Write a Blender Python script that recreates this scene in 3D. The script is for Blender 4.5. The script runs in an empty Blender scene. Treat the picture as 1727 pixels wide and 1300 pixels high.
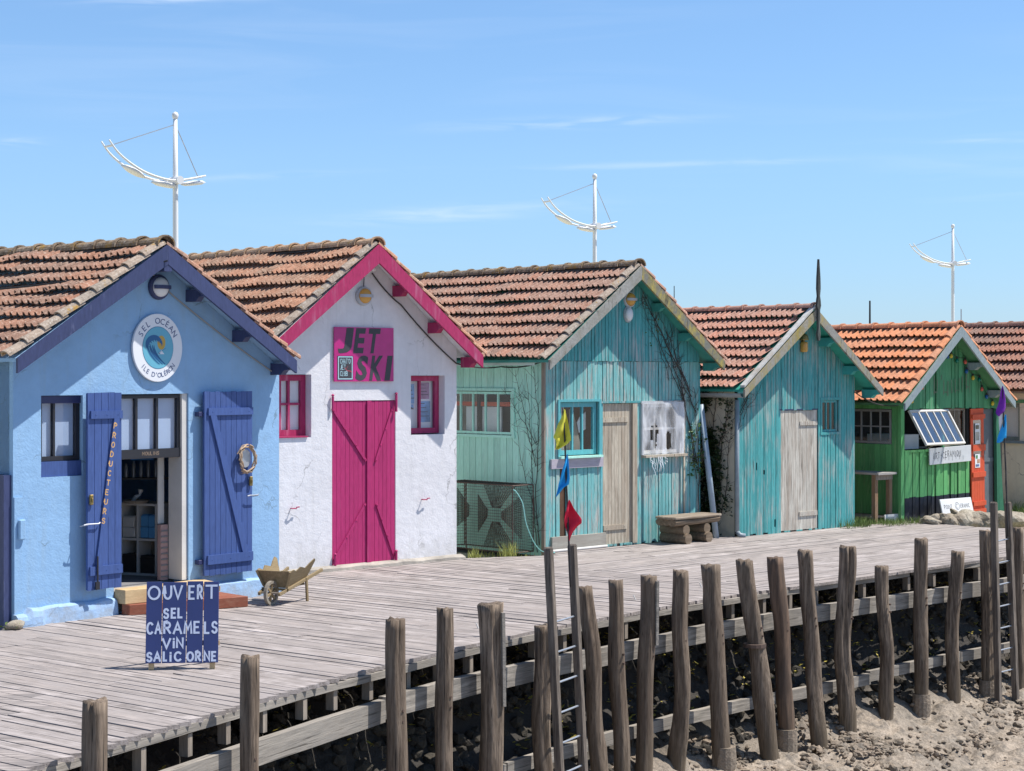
import bpy, bmesh, math, random
from mathutils import Vector, Matrix, noise

random.seed(7)
C = bpy.context.scene.collection
S = bpy.context.scene
R = math.radians
# ------------------------------------------------------------------ camera
FOC, EYE, CX, HOR = 3000.0, 2.5, 863.5, 630.0     # focal length and horizon in pixels of a 1727 px wide photo
cd = bpy.data.cameras.new('camera'); cam = bpy.data.objects.new('camera', cd); C.objects.link(cam)
cd.sensor_width = 36; cd.lens = FOC / 1727 * 36; cd.clip_end = 6000; cd.clip_start = 0.1
cd.shift_y = (HOR - 650) / 1727
cam.location = (0, 0, EYE); cam.rotation_euler = (R(90), 0, 0)
S.camera = cam
# ------------------------------------------------------------------ light
SUN_EL, SUN_AZ = R(62), R(4)                       # azimuth from +X towards +Y
sv = Vector((math.cos(SUN_EL) * math.cos(SUN_AZ), math.cos(SUN_EL) * math.sin(SUN_AZ), math.sin(SUN_EL)))
w = bpy.data.worlds.new('World'); S.world = w; w.use_nodes = True
nt = w.node_tree; nt.nodes.clear()
sky = nt.nodes.new('ShaderNodeTexSky'); sky.sky_type = 'NISHITA'; sky.sun_disc = False
sky.sun_elevation = SUN_EL; sky.sun_rotation = R(90) - SUN_AZ
sky.air_density = 1.0; sky.dust_density = 0.1; sky.ozone_density = 3.0; sky.altitude = 0
# thin cirrus streaks
tc = nt.nodes.new('ShaderNodeTexCoord'); mp = nt.nodes.new('ShaderNodeMapping')
mp.inputs['Rotation'].default_value = (0, R(-4), 0); mp.inputs['Scale'].default_value = (5.0, 5.0, 62.0); mp.inputs['Location'].default_value = (3.1, 0.4, 1.7)
n1 = nt.nodes.new('ShaderNodeTexNoise'); n1.inputs['Scale'].default_value = 1.0; n1.inputs['Detail'].default_value = 7; n1.inputs['Distortion'].default_value = 0.9
mp2 = nt.nodes.new('ShaderNodeMapping'); mp2.inputs['Scale'].default_value = (2.2, 2.2, 7.0); mp2.inputs['Location'].default_value = (0.7, 2.2, 0.3)
n2 = nt.nodes.new('ShaderNodeTexNoise'); n2.inputs['Scale'].default_value = 1.0; n2.inputs['Detail'].default_value = 3
r1 = nt.nodes.new('ShaderNodeMapRange'); r1.inputs[1].default_value = 0.50; r1.inputs[2].default_value = 0.80
r2 = nt.nodes.new('ShaderNodeMapRange'); r2.inputs[1].default_value = 0.48; r2.inputs[2].default_value = 0.72
mu = nt.nodes.new('ShaderNodeMath'); mu.operation = 'MULTIPLY'
mu2 = nt.nodes.new('ShaderNodeMath'); mu2.operation = 'MULTIPLY'; mu2.inputs[1].default_value = 0.42
mixc = nt.nodes.new('ShaderNodeMix'); mixc.data_type = 'RGBA'; mixc.inputs['B'].default_value = (7.2, 8.0, 9.2, 1)
tint = nt.nodes.new('ShaderNodeMix'); tint.data_type = 'RGBA'; tint.blend_type = 'MULTIPLY'; tint.inputs['Factor'].default_value = 1
tint.inputs['B'].default_value = (1.0, 1.0, 1.0, 1)
bg = nt.nodes.new('ShaderNodeBackground'); bg.inputs['Strength'].default_value = 0.10
wo = nt.nodes.new('ShaderNodeOutputWorld')
L = nt.links.new
L(tc.outputs['Generated'], mp.inputs['Vector']); L(mp.outputs[0], n1.inputs['Vector'])
L(tc.outputs['Generated'], mp2.inputs['Vector']); L(mp2.outputs[0], n2.inputs['Vector'])
L(n1.outputs['Fac'], r1.inputs[0]); L(n2.outputs['Fac'], r2.inputs[0])
def wm(op, a, b):
    n = nt.nodes.new('ShaderNodeMath'); n.operation = op
    for i, v in enumerate((a, b)):
        if isinstance(v, (int, float)): n.inputs[i].default_value = v
        else: L(v, n.inputs[i])
    return n.outputs[0]
sx_ = nt.nodes.new('ShaderNodeSeparateXYZ'); L(tc.outputs['Generated'], sx_.inputs[0]); wisp = None
wx, wz = wm('DIVIDE', sx_.outputs['X'], wm('MAXIMUM', sx_.outputs['Y'], .2)), wm('DIVIDE', sx_.outputs['Z'], wm('MAXIMUM', sx_.outputs['Y'], .2))
for (cx0_, cz0_, ax_, az_, sl_, am_) in ((.032, .141, .060, .0030, .035, 1.0), (-.03, .090, .060, .0045, .060, .9), (-.285, .130, .018, .0030, 0, .9), (-.19, .211, .045, .0035, .02, 1.0), (.10, .118, .09, .0018, .03, .55), (.27, .131, .04, .0015, 0, .5), (-.14, .111, .06, .002, .05, .4)):
    dx_ = wm('SUBTRACT', wx, cx0_); dz_ = wm('SUBTRACT', wm('SUBTRACT', wz, cz0_), wm('MULTIPLY', dx_, sl_))
    q_ = wm('ADD', wm('POWER', wm('DIVIDE', dx_, ax_), 2), wm('POWER', wm('DIVIDE', dz_, az_), 2)); g_ = wm('MULTIPLY', wm('EXPONENT', wm('MULTIPLY', q_, -1), 0), am_)
    wisp = g_ if wisp is None else wm('ADD', wisp, g_)
mp3 = nt.nodes.new('ShaderNodeMapping'); mp3.inputs['Scale'].default_value = (22, 22, 210); mp3.inputs['Rotation'].default_value = (0, R(-3), 0); n3 = nt.nodes.new('ShaderNodeTexNoise'); n3.inputs['Scale'].default_value = 1; n3.inputs['Detail'].default_value = 6; n3.inputs['Distortion'].default_value = .6
L(tc.outputs['Generated'], mp3.inputs['Vector']); L(mp3.outputs[0], n3.inputs['Vector']); r3 = nt.nodes.new('ShaderNodeMapRange'); r3.inputs[1].default_value = .36; r3.inputs[2].default_value = .66; L(n3.outputs['Fac'], r3.inputs[0])
wispf = wm('MULTIPLY', wm('MULTIPLY', wisp, r3.outputs[0]), .42)
L(r1.outputs[0], mu.inputs[0]); L(r2.outputs[0], mu.inputs[1]); L(mu.outputs[0], mu2.inputs[0])
sz = nt.nodes.new('ShaderNodeSeparateXYZ'); L(tc.outputs['Generated'], sz.inputs[0])
cr = nt.nodes.new('ShaderNodeValToRGB'); el_ = cr.color_ramp.elements     # a clearer, bluer air than the model's
el_[0].position = 0.0; el_[0].color = (0.56, 0.75, 1.16, 1); el_[1].position = 0.75; el_[1].color = (1, 1, 1, 1)
for pos, c_ in ((0.05, (0.66, 0.85, 1.17, 1)), (0.12, (0.83, 1.0, 1.22, 1)), (0.22, (0.92, 1.09, 1.25, 1)), (0.42, (0.90, 1.0, 1.05, 1))):
    e_ = el_.new(pos); e_.color = c_
L(sz.outputs['Z'], cr.inputs[0]); L(cr.outputs[0], tint.inputs['B'])
L(sky.outputs[0], tint.inputs['A']); L(tint.outputs['Result'], mixc.inputs['A']); L(wm('MAXIMUM', wm('MULTIPLY', mu2.outputs[0], .5), wispf), mixc.inputs['Factor'])
L(mixc.outputs['Result'], bg.inputs['Color']); L(bg.outputs[0], wo.inputs['Surface'])
sd = bpy.data.lights.new('sun', 'SUN'); sd.energy = 5.0; sd.angle = R(0.5); sd.color = (1.0, 0.95, 0.88)
so = bpy.data.objects.new('sun', sd); C.objects.link(so); so.rotation_euler = sv.to_track_quat('Z', 'Y').to_euler(); so.location = (20, 2, 40)
S.view_settings.view_transform = 'Standard'; S.view_settings.look = 'None'
S.view_settings.gamma = 1; S.view_settings.use_curve_mapping = False
S.view_settings.exposure = 0.40

# ------------------------------------------------------------------ helpers
def obj(name, me, mat=None, parent=None, loc=None, rot=None, label=None, kind=None):
    o = bpy.data.objects.new(name, me); C.objects.link(o)
    if mat is not None and me is not None and not len(me.materials): me.materials.append(mat)
    if parent is not None: o.parent = parent
    if loc is not None: o.location = loc
    if rot is not None: o.rotation_euler = rot
    if label: o['label'] = label
    if kind: o['kind'] = kind
    return o
def tag(o, label=None, cat=None, group=None, kind=None):
    for k, v in (('label', label), ('category', cat), ('group', group), ('kind', kind)):
        if v: o[k] = v
    return o
def thing(name, label, cat, loc=(0, 0, 0), rz=0.0, group=None):
    o = bpy.data.objects.new(name, None); C.objects.link(o); o.empty_display_size = 0.2
    o.location = loc; o.rotation_euler = (0, 0, rz)
    return tag(o, label, cat, group)

class MB:
    """collects shapes and links them as ONE mesh object"""
    def __init__(s): s.v = []; s.f = []
    def add(s, vs, fs):
        b = len(s.v); s.v += [tuple(p) for p in vs]; s.f += [tuple(b + i for i in f) for f in fs]
    def box(s, x0, x1, y0, y1, z0, z1, m=None):
        vs = [Vector(p) for p in ((x0, y0, z0), (x1, y0, z0), (x1, y1, z0), (x0, y1, z0), (x0, y0, z1), (x1, y0, z1), (x1, y1, z1), (x0, y1, z1))]
        if m is not None: vs = [m @ p for p in vs]
        s.add(vs, ((0, 3, 2, 1), (4, 5, 6, 7), (0, 1, 5, 4), (1, 2, 6, 5), (2, 3, 7, 6), (3, 0, 4, 7)))
    def prism(s, poly, y0, y1, m=None, ax='y'):
        """poly of (x,z) pairs swept along y (or (x,y) pairs swept along z)"""
        n = len(poly)
        if ax == 'y': vs = [Vector((p[0], y0, p[1])) for p in poly] + [Vector((p[0], y1, p[1])) for p in poly]
        else: vs = [Vector((p[0], p[1], y0)) for p in poly] + [Vector((p[0], p[1], y1)) for p in poly]
        if m is not None: vs = [m @ p for p in vs]
        s.add(vs, [tuple(range(n)), tuple(range(2 * n - 1, n - 1, -1))] + [(i, i + n, (i + 1) % n + n, (i + 1) % n) for i in range(n)])
    def bar(s, a, b, wd, th, up=(0, 0, 1)):
        a, b = Vector(a), Vector(b); d = b - a; l = d.length; d.normalize(); up = Vector(up)
        x = d.cross(up)
        if x.length < 1e-4: x = d.cross(Vector((1, 0, 0)))
        x.normalize(); z = x.cross(d)
        m = Matrix((x, d, z)).transposed().to_4x4(); m.translation = a
        s.box(-wd / 2, wd / 2, 0, l, -th / 2, th / 2, m)
    def tube(s, pts, rad, n=8, cap=True, smoothr=None):
        pts = [Vector(p) for p in pts]
        if not isinstance(rad, (list, tuple)): rad = [rad] * len(pts)
        b = len(s.v); ref = None
        for i, p in enumerate(pts):
            d = (pts[min(i + 1, len(pts) - 1)] - pts[max(i - 1, 0)])
            d = d.normalized() if d.length > 1e-9 else Vector((0, 0, 1))
            if ref is None:
                ref = Vector((0, 0, 1)) if abs(d.z) < .9 else Vector((1, 0, 0))
                x = d.cross(ref).normalized()
            else:
                x = (x - d * x.dot(d)).normalized()
            y = d.cross(x)
            for k in range(n):
                t = 2 * math.pi * k / n
                rr = rad[i] * (smoothr(i, k) if smoothr else 1)
                s.v.append(tuple(p + (x * math.cos(t) + y * math.sin(t)) * rr))
        for i in range(len(pts) - 1):
            for k in range(n):
                s.f.append((b + i * n + k, b + i * n + (k + 1) % n, b + (i + 1) * n + (k + 1) % n, b + (i + 1) * n + k))
        if cap:
            s.f.append(tuple(b + k for k in range(n - 1, -1, -1))); e = b + (len(pts) - 1) * n
            s.f.append(tuple(e + k for k in range(n)))
    def lathe(s, prof, n=20, m=None):
        """prof (r,z) revolved round z"""
        b = len(s.v)
        for r, z in prof:
            for k in range(n):
                t = 2 * math.pi * k / n; p = Vector((r * math.cos(t), r * math.sin(t), z))
                s.v.append(tuple(m @ p if m is not None else p))
        for i in range(len(prof) - 1):
            for k in range(n):
                s.f.append((b + i * n + k, b + i * n + (k + 1) % n, b + (i + 1) * n + (k + 1) % n, b + (i + 1) * n + k))
        s.f.append(tuple(b + k for k in range(n - 1, -1, -1))); e = b + (len(prof) - 1) * n
        s.f.append(tuple(e + k for k in range(n)))
    def xf(s, m):
        s.v = [tuple(m @ Vector(p)) for p in s.v]; return s
    def mesh(s, name='m', smooth=False):
        me = bpy.data.meshes.new(name); me.from_pydata(s.v, [], s.f); me.validate(); me.update()
        if smooth: me.polygons.foreach_set('use_smooth', [True] * len(me.polygons))
        return me
    def build(s, name, mat, parent=None, smooth=False, bevel=0, **k):
        me = s.mesh(name, smooth)
        if bevel:
            bm = bmesh.new(); bm.from_mesh(me)
            bmesh.ops.bevel(bm, geom=[e for e in bm.edges if len(e.link_faces) == 2 and e.calc_face_angle(0) > .6], offset=bevel, segments=1, affect='EDGES')
            bm.to_mesh(me); bm.free()
        return obj(name, me, mat, parent, **k)

def lin(c):
    return tuple(((x / 255) / 12.92 if x / 255 <= .04045 else ((x / 255 + .055) / 1.055) ** 2.4) for x in c)

# ------------------------------------------------------------------ materials
def base_mat(name):
    m = bpy.data.materials.new(name); m.use_nodes = True; t = m.node_tree; t.nodes.clear()
    o = t.nodes.new('ShaderNodeOutputMaterial'); p = t.nodes.new('ShaderNodeBsdfPrincipled')
    t.links.new(p.outputs[0], o.inputs['Surface'])
    return m, t, p
def N(t, typ, **k):
    n = t.nodes.new(typ)
    for a, v in k.items():
        if a in n.inputs: n.inputs[a].default_value = v
        else: setattr(n, a, v)
    return n
def coords(t, scale, rand=True, kind='Object'):
    c = N(t, 'ShaderNodeTexCoord'); mp = N(t, 'ShaderNodeMapping'); mp.inputs['Scale'].default_value = scale
    if rand:
        oi = N(t, 'ShaderNodeObjectInfo'); mm = N(t, 'ShaderNodeMath', operation='MULTIPLY'); mm.inputs[1].default_value = 91.7
        t.links.new(oi.outputs['Random'], mm.inputs[0]); va = N(t, 'ShaderNodeVectorMath', operation='ADD')
        t.links.new(c.outputs[kind], va.inputs[0]); t.links.new(mm.outputs[0], va.inputs[1])
        t.links.new(va.outputs[0], mp.inputs['Vector'])
    else: t.links.new(c.outputs[kind], mp.inputs['Vector'])
    return mp.outputs[0]
def noise_n(t, vec, scale, detail=5, rough=.55, dist=0):
    n = N(t, 'ShaderNodeTexNoise'); n.inputs['Scale'].default_value = scale; n.inputs['Detail'].default_value = detail
    n.inputs['Roughness'].default_value = rough; n.inputs['Distortion'].default_value = dist
    t.links.new(vec, n.inputs['Vector']); return n.outputs['Fac']
def mrange(t, v, a, b, c=0.0, d=1.0):
    n = N(t, 'ShaderNodeMapRange'); n.inputs[1].default_value = a; n.inputs[2].default_value = b; n.inputs[3].default_value = c; n.inputs[4].default_value = d
    t.links.new(v, n.inputs[0]); return n.outputs[0]
def mixcol(t, f, a, b, mode='MIX'):
    n = N(t, 'ShaderNodeMix', data_type='RGBA', blend_type=mode)
    for key, v in (('Factor', f), ('A', a), ('B', b)):
        if isinstance(v, (tuple, list)): n.inputs[key].default_value = (*v[:3], 1)
        elif isinstance(v, (int, float)): n.inputs[key].default_value = v
        else: t.links.new(v, n.inputs[key])
    return n.outputs['Result']
def mathn(t, op, a, b):
    n = N(t, 'ShaderNodeMath', operation=op)
    for i, v in enumerate((a, b)):
        if isinstance(v, (int, float)): n.inputs[i].default_value = v
        else: t.links.new(v, n.inputs[i])
    return n.outputs[0]
def scale_col(t, col, v):
    """col * scalar socket"""
    n = N(t, 'ShaderNodeVectorMath', operation='SCALE')
    if isinstance(col, (tuple, list)): n.inputs[0].default_value = col[:3]
    else: t.links.new(col, n.inputs[0])
    if isinstance(v, (int, float)): n.inputs['Scale'].default_value = v
    else: t.links.new(v, n.inputs['Scale'])
    return n.outputs[0]
def bump(t, p, h, strength=.5, dist=.01):
    b = N(t, 'ShaderNodeBump'); b.inputs['Strength'].default_value = strength; b.inputs['Distance'].default_value = dist
    t.links.new(h, b.inputs['Height']); t.links.new(b.outputs[0], p.inputs['Normal'])

def wood(name, paint, bare=(.30, .27, .25), wear=.3, grain=(34, 34, 2.0), rough=.75, var=.25, dark=(.06, .05, .045), bstr=.5, stain=None, kind='Object', soft=.08, crack=.0, bdist=.006, regional=False):
    """grained wood with paint flaking off along the grain; wear 0..1"""
    m, t, p = base_mat(name)
    v = coords(t, grain, True, kind); v2 = coords(t, (3, 3, 1.3), not regional, kind)
    g = noise_n(t, v, 1.0, 6, .65); big = noise_n(t, v2, 1.0, 4, .6); fine = noise_n(t, coords(t, (grain[0] * 3, grain[1] * 3, grain[2] * 5), True, kind), 1.0, 4, .6)
    s = mathn(t, 'ADD', mathn(t, 'MULTIPLY', g, .62 if not regional else .55), mathn(t, 'MULTIPLY', big, .38 if not regional else .45))
    th = .72 - wear * .44
    f = mrange(t, s, th - soft, th + soft)
    bcol = mixcol(t, mrange(t, fine, .35, .7), dark, bare)
    bcol = mixcol(t, mrange(t, g, .3, .62), bcol, bare)
    oi = N(t, 'ShaderNodeObjectInfo')
    pv = mathn(t, 'ADD', mrange(t, oi.outputs['Random'], 0, 1, 1 - var * .6, 1 + var * .4), mrange(t, fine, .3, .7, -.16, .12))
    pcol = scale_col(t, paint, pv)
    col = mixcol(t, f, pcol, scale_col(t, bcol, mrange(t, oi.outputs['Random'], 0, 1, 1 + var * .4, 1 - var * .5)))
    if crack:
        ck = noise_n(t, coords(t, (grain[0] * 2.6, grain[1] * 2.6, grain[2] * .9) if grain[2] < grain[0] else (grain[0] * .9, grain[1] * 2.6, grain[2] * 2.6), True, kind), 1.0, 3, .5)
        ckf = mathn(t, 'MULTIPLY', mrange(t, ck, .62, .68, 0, 1), crack); col = mixcol(t, ckf, col, tuple(c * .5 for c in dark))
    if stain:   # (z0, z1, colour): grime that climbs up from the ground with a ragged edge
        sx = N(t, 'ShaderNodeSeparateXYZ'); tcn = N(t, 'ShaderNodeTexCoord'); t.links.new(tcn.outputs['Object'], sx.inputs[0])
        zz = mathn(t, 'ADD', sx.outputs['Z'], mathn(t, 'MULTIPLY', mathn(t, 'SUBTRACT', g, .5), 1.2 * (stain[1] - stain[0])))
        col = mixcol(t, mrange(t, zz, stain[0], stain[1], .85, 0), col, stain[2])
    t.links.new(col, p.inputs['Base Color']); p.inputs['Roughness'].default_value = rough; p.inputs['Specular IOR Level'].default_value = .3
    bump(t, p, mathn(t, 'SUBTRACT', mathn(t, 'ADD', g, mathn(t, 'MULTIPLY', fine, .4)), mathn(t, 'MULTIPLY', f, .25)), bstr, bdist)
    return m
def paint(name, col, rough=.5, var=.1, bscale=60, bstr=.2, metal=0, scuff=None, sw=.3):
    m, t, p = base_mat(name)
    v = coords(t, (1, 1, 1)); a = noise_n(t, v, bscale, 4); b = noise_n(t, v, 4, 5, .6)
    c = scale_col(t, col, mrange(t, b, .3, .7, 1 - var, 1 + var))
    if scuff: c = mixcol(t, mrange(t, noise_n(t, v, 14, 8, .7), .62 - sw * .2, .70), c, scuff)
    t.links.new(c, p.inputs['Base Color']); p.inputs['Roughness'].default_value = rough; p.inputs['Metallic'].default_value = metal
    bump(t, p, a, bstr, .004); return m
def plaster(name, col, dirt, rough=.9, z1=.35, bst=.7):
    m, t, p = base_mat(name)
    v = coords(t, (1, 1, 1), False); fine = noise_n(t, v, 42, 5, .6); mid = noise_n(t, v, 9, 6, .6); big = noise_n(t, v, 1.3, 4, .6)
    st = noise_n(t, coords(t, (9, 9, .7), False), 1.0, 5, .6)
    c = scale_col(t, col, mathn(t, 'ADD', mrange(t, big, .3, .7, .90, 1.04), mrange(t, mid, .3, .7, -.04, .03)))
    c = mixcol(t, mrange(t, st, .52, .75, 0, .30), c, dirt)
    c = mixcol(t, mrange(t, noise_n(t, coords(t, (2.2, 2.2, 1.1), False), 1.0, 9, .72), .55, .66, 0, .07), c, dirt)
    sx = N(t, 'ShaderNodeSeparateXYZ'); tcn = N(t, 'ShaderNodeTexCoord'); t.links.new(tcn.outputs['Object'], sx.inputs[0])
    zz = mathn(t, 'ADD', sx.outputs['Z'], mathn(t, 'MULTIPLY', mathn(t, 'SUBTRACT', mid, .5), 1.1))
    c = mixcol(t, mrange(t, zz, -.1, z1, .55, 0), c, dirt)
    vo = N(t, 'ShaderNodeTexVoronoi', feature='DISTANCE_TO_EDGE'); vo.inputs['Scale'].default_value = 1.0
    wv = N(t, 'ShaderNodeVectorMath', operation='ADD'); nz = N(t, 'ShaderNodeTexNoise'); nz.inputs['Scale'].default_value = 5; nz.inputs['Detail'].default_value = 5; t.links.new(v, nz.inputs['Vector'])
    sc = N(t, 'ShaderNodeVectorMath', operation='SCALE'); sc.inputs['Scale'].default_value = .35; t.links.new(nz.outputs['Color'], sc.inputs[0]); t.links.new(v, wv.inputs[0]); t.links.new(sc.outputs[0], wv.inputs[1]); t.links.new(wv.outputs[0], vo.inputs['Vector'])
    ckl = mathn(t, 'MULTIPLY', mrange(t, vo.outputs['Distance'], .003, .009, 1, 0), mrange(t, noise_n(t, v, 1.7, 2, .5), .50, .60, 0, .55)); c = mixcol(t, ckl, c, scale_col(t, dirt, .45))
    t.links.new(c, p.inputs['Base Color']); p.inputs['Roughness'].default_value = rough; p.inputs['Specular IOR Level'].default_value = .2
    bump(t, p, mathn(t, 'ADD', mathn(t, 'MULTIPLY', fine, .45), mathn(t, 'MULTIPLY', mid, 1.0)), bst, .011); return m
def tilemat(name, c1, c2, lich=(.42, .40, .36), lw=.4, moss=(.035, .03, .028), mw=.3, yel=.2):
    m, t, p = base_mat(name)
    v = coords(t, (1, 1, 1)); oi = N(t, 'ShaderNodeObjectInfo')
    a = noise_n(t, v, 7, 5, .6); b = noise_n(t, v, 38, 5, .7); d = noise_n(t, v, 17, 6, .7); e = noise_n(t, coords(t, (1, 1, 1), False), 3.1, 4, .6)
    col = mixcol(t, oi.outputs['Random'], c1, c2)
    col = scale_col(t, col, mathn(t, 'ADD', mrange(t, a, .3, .7, .72, 1.15), mrange(t, b, .3, .7, -.22, .18)))
    col = mixcol(t, mrange(t, b, .66 - lw * .2, .74 - lw * .12, 0, .8), col, lich)
    col = mixcol(t, mrange(t, d, .64 - mw * .22, .76 - mw * .1, 0, .85), col, moss)
    col = mixcol(t, mrange(t, mathn(t, 'ADD', mathn(t, 'MULTIPLY', d, .5), mathn(t, 'MULTIPLY', e, .5)), .62 - yel * .2, .68 - yel * .14, 0, .8), col, (.42, .24, .035))
    t.links.new(col, p.inputs['Base Color']); p.inputs['Roughness'].default_value = .92; p.inputs['Specular IOR Level'].default_value = .15
    bump(t, p, mathn(t, 'ADD', b, a), .6, .006); return m
def glassm(name, refl=.25, tintc=(.75, .8, .82)):
    m = bpy.data.materials.new(name); m.use_nodes = True; t = m.node_tree; t.nodes.clear()
    o = N(t, 'ShaderNodeOutputMaterial'); tr = N(t, 'ShaderNodeBsdfTransparent'); gl = N(t, 'ShaderNodeBsdfGlossy'); mx = N(t, 'ShaderNodeMixShader')
    tr.inputs[0].default_value = (*tintc, 1); gl.inputs['Roughness'].default_value = .03
    fr = N(t, 'ShaderNodeFresnel'); fr.inputs[0].default_value = 1.5
    ge = N(t, 'ShaderNodeNewGeometry'); f = mathn(t, 'MULTIPLY', mathn(t, 'ADD', fr.outputs[0], refl * .5), mathn(t, 'SUBTRACT', 1.0, ge.outputs['Backfacing'])); t.links.new(f, mx.inputs[0])
    t.links.new(tr.outputs[0], mx.inputs[1]); t.links.new(gl.outputs[0], mx.inputs[2]); t.links.new(mx.outputs[0], o.inputs[0])
    return m

M = {}
M['deck'] = wood('deck_wood', (.385, .345, .33), (.33, .29, .27), .5, (1.6, 30, 30), .85, .7, (.11, .09, .08), .8, crack=.7)
M['beam'] = wood('beam_wood', (.25, .23, .205), (.38, .345, .30), .5, (2.2, 30, 30), .85, .35, (.10, .085, .07), 1.0, crack=.7)
M['pile'] = wood('pile_wood', (.15, .12, .10), (.22, .17, .135), .5, (26, 26, 1.7), .85, .35, (.04, .03, .026), 1.0)
M['rail_wood'] = wood('dark_ladder_wood', (.12, .10, .085), (.24, .20, .165), .5, (30, 30, 2), .85, .2, (.04, .03, .026), .9, crack=.8)
M['oldwood'] = wood('old_wood', (.27, .23, .19), (.33, .28, .23), .5, (24, 24, 2), .85, .3, (.07, .055, .045), .8)
M['log'] = wood('log_wood', (.17, .125, .085), (.27, .205, .145), .5, (2, 22, 22), .8, .3, (.09, .065, .045), .8)
M['blue_plaster'] = plaster('blue_plaster', (.285, .475, .71), (.30, .40, .47))
M['white_plaster'] = plaster('white_plaster', (.76, .755, .78), (.50, .49, .47))
M['cream_plaster'] = plaster('cream_plaster', (.80, .73, .58), (.58, .53, .43))
M['navy'] = wood('navy_painted_wood', (.050, .064, .150), (.20, .22, .36), .12, (14, 14, 2), .5, .12, (.06, .07, .12), .25)
M['navy_light'] = wood('blue_painted_wood', (.062, .110, .30), (.10, .14, .34), .1, (22, 22, 1.5), .5, .14, (.05, .07, .25), .25)
M['navy_dark'] = paint('dark_blue_paint', (.028, .035, .11), .5)
M['pink'] = wood('pink_painted_wood', (.40, .032, .115), (.50, .16, .26), .24, (14, 14, 2), .5, .12, (.25, .02, .10), .3)
M['pink_door'] = wood('pink_door_paint', (.43, .030, .145), (.50, .13, .25), .10, (24, 24, 1.6), .6, .10, (.25, .02, .10), .3, regional=True)
M['black_paint'] = paint('black_window_paint', (.022, .022, .028), .45)
M['teal_side'] = wood('pale_green_painted_boards', (.48, .84, .71), (.52, .72, .62), .16, (24, 24, 1.4), .7, .2, (.10, .22, .18), .35)
M['teal3'] = wood('flaking_turquoise_shaded_boards', (.085, .355, .37), (.38, .42, .42), .30, (36, 36, 2.2), .8, .14, (.05, .06, .06), .9, crack=.9, regional=True)  # flaking paint, darkened to the tone of the upper boards in eave shade
M['teal3_low'] = wood('worn_turquoise_lit_boards', (.18, .46, .46), (.52, .48, .44), .38, (36, 36, 2.8), .8, .14, (.07, .07, .07), .9, crack=.9, regional=True)  # worn paint, lightened to the tone of the sunlit lower boards
M['teal_trim'] = wood('teal_trim_paint', (.12, .42, .46), (.45, .55, .55), .2, (26, 26, 2.5), .6, .1, (.06, .14, .15), .3)
M['bare3'] = wood('bare_weathered_door', (.62, .56, .45), (.42, .35, .27), .55, (34, 34, 1.7), .85, .3, (.11, .085, .065), .9, crack=.9)
M['bare4'] = wood('bare_grey_door', (.60, .57, .50), (.40, .34, .28), .45, (34, 34, 1.7), .85, .25, (.11, .085, .065), .9, crack=.9)
M['teal4'] = wood('bright_turquoise_boards', (.08, .36, .365), (.42, .46, .43), .34, (34, 34, 2.2), .75, .14, (.04, .06, .06), .9, crack=.9, regional=True)
M['green5'] = wood('bright_green_boards', (.125, .40, .145), (.26, .42, .20), .25, (22, 22, 1.5), .7, .3, (.04, .10, .05), .6, crack=.6)
M['green5_up'] = wood('green_gable_boards', (.085, .30, .145), (.20, .36, .22), .24, (22, 22, 1.5), .7, .3, (.04, .10, .06), .5)
M['tarred'] = wood('tarred_boards', (.018, .022, .035), (.05, .05, .06), .2, (22, 22, 1.5), .6, .2, (.01, .01, .01), .4)
M['fascia3'] = wood('lichen_grey_bargeboard', (.34, .34, .30), (.33, .27, .07), .36, (9, 9, 4), .85, .2, (.10, .09, .05), .7)
M['fascia4'] = wood('yellow_lichen_bargeboard', (.30, .285, .245), (.36, .29, .09), .46, (9, 9, 4), .85, .2, (.12, .10, .06), .7)
M['fascia5'] = wood('grey_blue_bargeboard', (.28, .34, .36), (.34, .36, .36), .3, (10, 10, 3), .8, .1, (.12, .13, .14), .5)
M['fascia3r'] = wood('yellow_spotted_bargeboard', (.19, .19, .165), (.42, .34, .08), .44, (8, 8, 5), .85, .1, (.07, .065, .045), .8, crack=.6)
M['fascia3'] = wood('pale_grey_bargeboard', (.33, .33, .31), (.24, .23, .19), .4, (8, 8, 5), .85, .1, (.10, .09, .07), .8, crack=.6)
M['fascia4r'] = wood('grey_bargeboard_yellow_edge', (.29, .285, .26), (.37, .31, .12), .33, (8, 8, 5), .85, .1, (.10, .09, .06), .8, crack=.6)
M['eave_pale'] = paint('pale_eave_board', (.58, .70, .65), .6, .1)
M['soffit3'] = paint('teal_soffit', (.05, .30, .26), .7, .2)
M['tile1'] = tilemat('brown_clay_tiles', (.41, .215, .145), (.31, .205, .16), (.52, .45, .38), .6, mw=.35, yel=.1)
M['tile2'] = tilemat('rose_clay_tiles', (.49, .265, .175), (.39, .25, .18), (.58, .50, .39), .55, mw=.25, yel=.08)
M['tile3'] = tilemat('weathered_rose_tiles', (.46, .25, .18), (.37, .245, .195), (.54, .49, .43), .55, mw=.25, yel=.08)
M['tile4'] = tilemat('pinkish_clay_tiles', (.54, .27, .195), (.46, .285, .225), (.60, .54, .49), .5, mw=.22, yel=.04)
M['tile5'] = tilemat('orange_clay_tiles', (.70, .30, .155), (.62, .31, .19), (.72, .56, .44), .1, mw=.02, yel=.0)
M['tile6'] = tilemat('dark_brown_clay_tiles', (.42, .21, .15), (.32, .21, .17), (.48, .41, .37), .5, mw=.4, yel=.1)
M['ridge1'] = tilemat('lichened_ridge_tiles', (.36, .27, .19), (.26, .19, .13), (.46, .42, .36), .6, mw=.8, yel=.45)
M['ridge2'] = tilemat('pale_ridge_tiles', (.50, .33, .21), (.40, .30, .21), (.56, .50, .42), .5, mw=.4, yel=.35)
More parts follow.
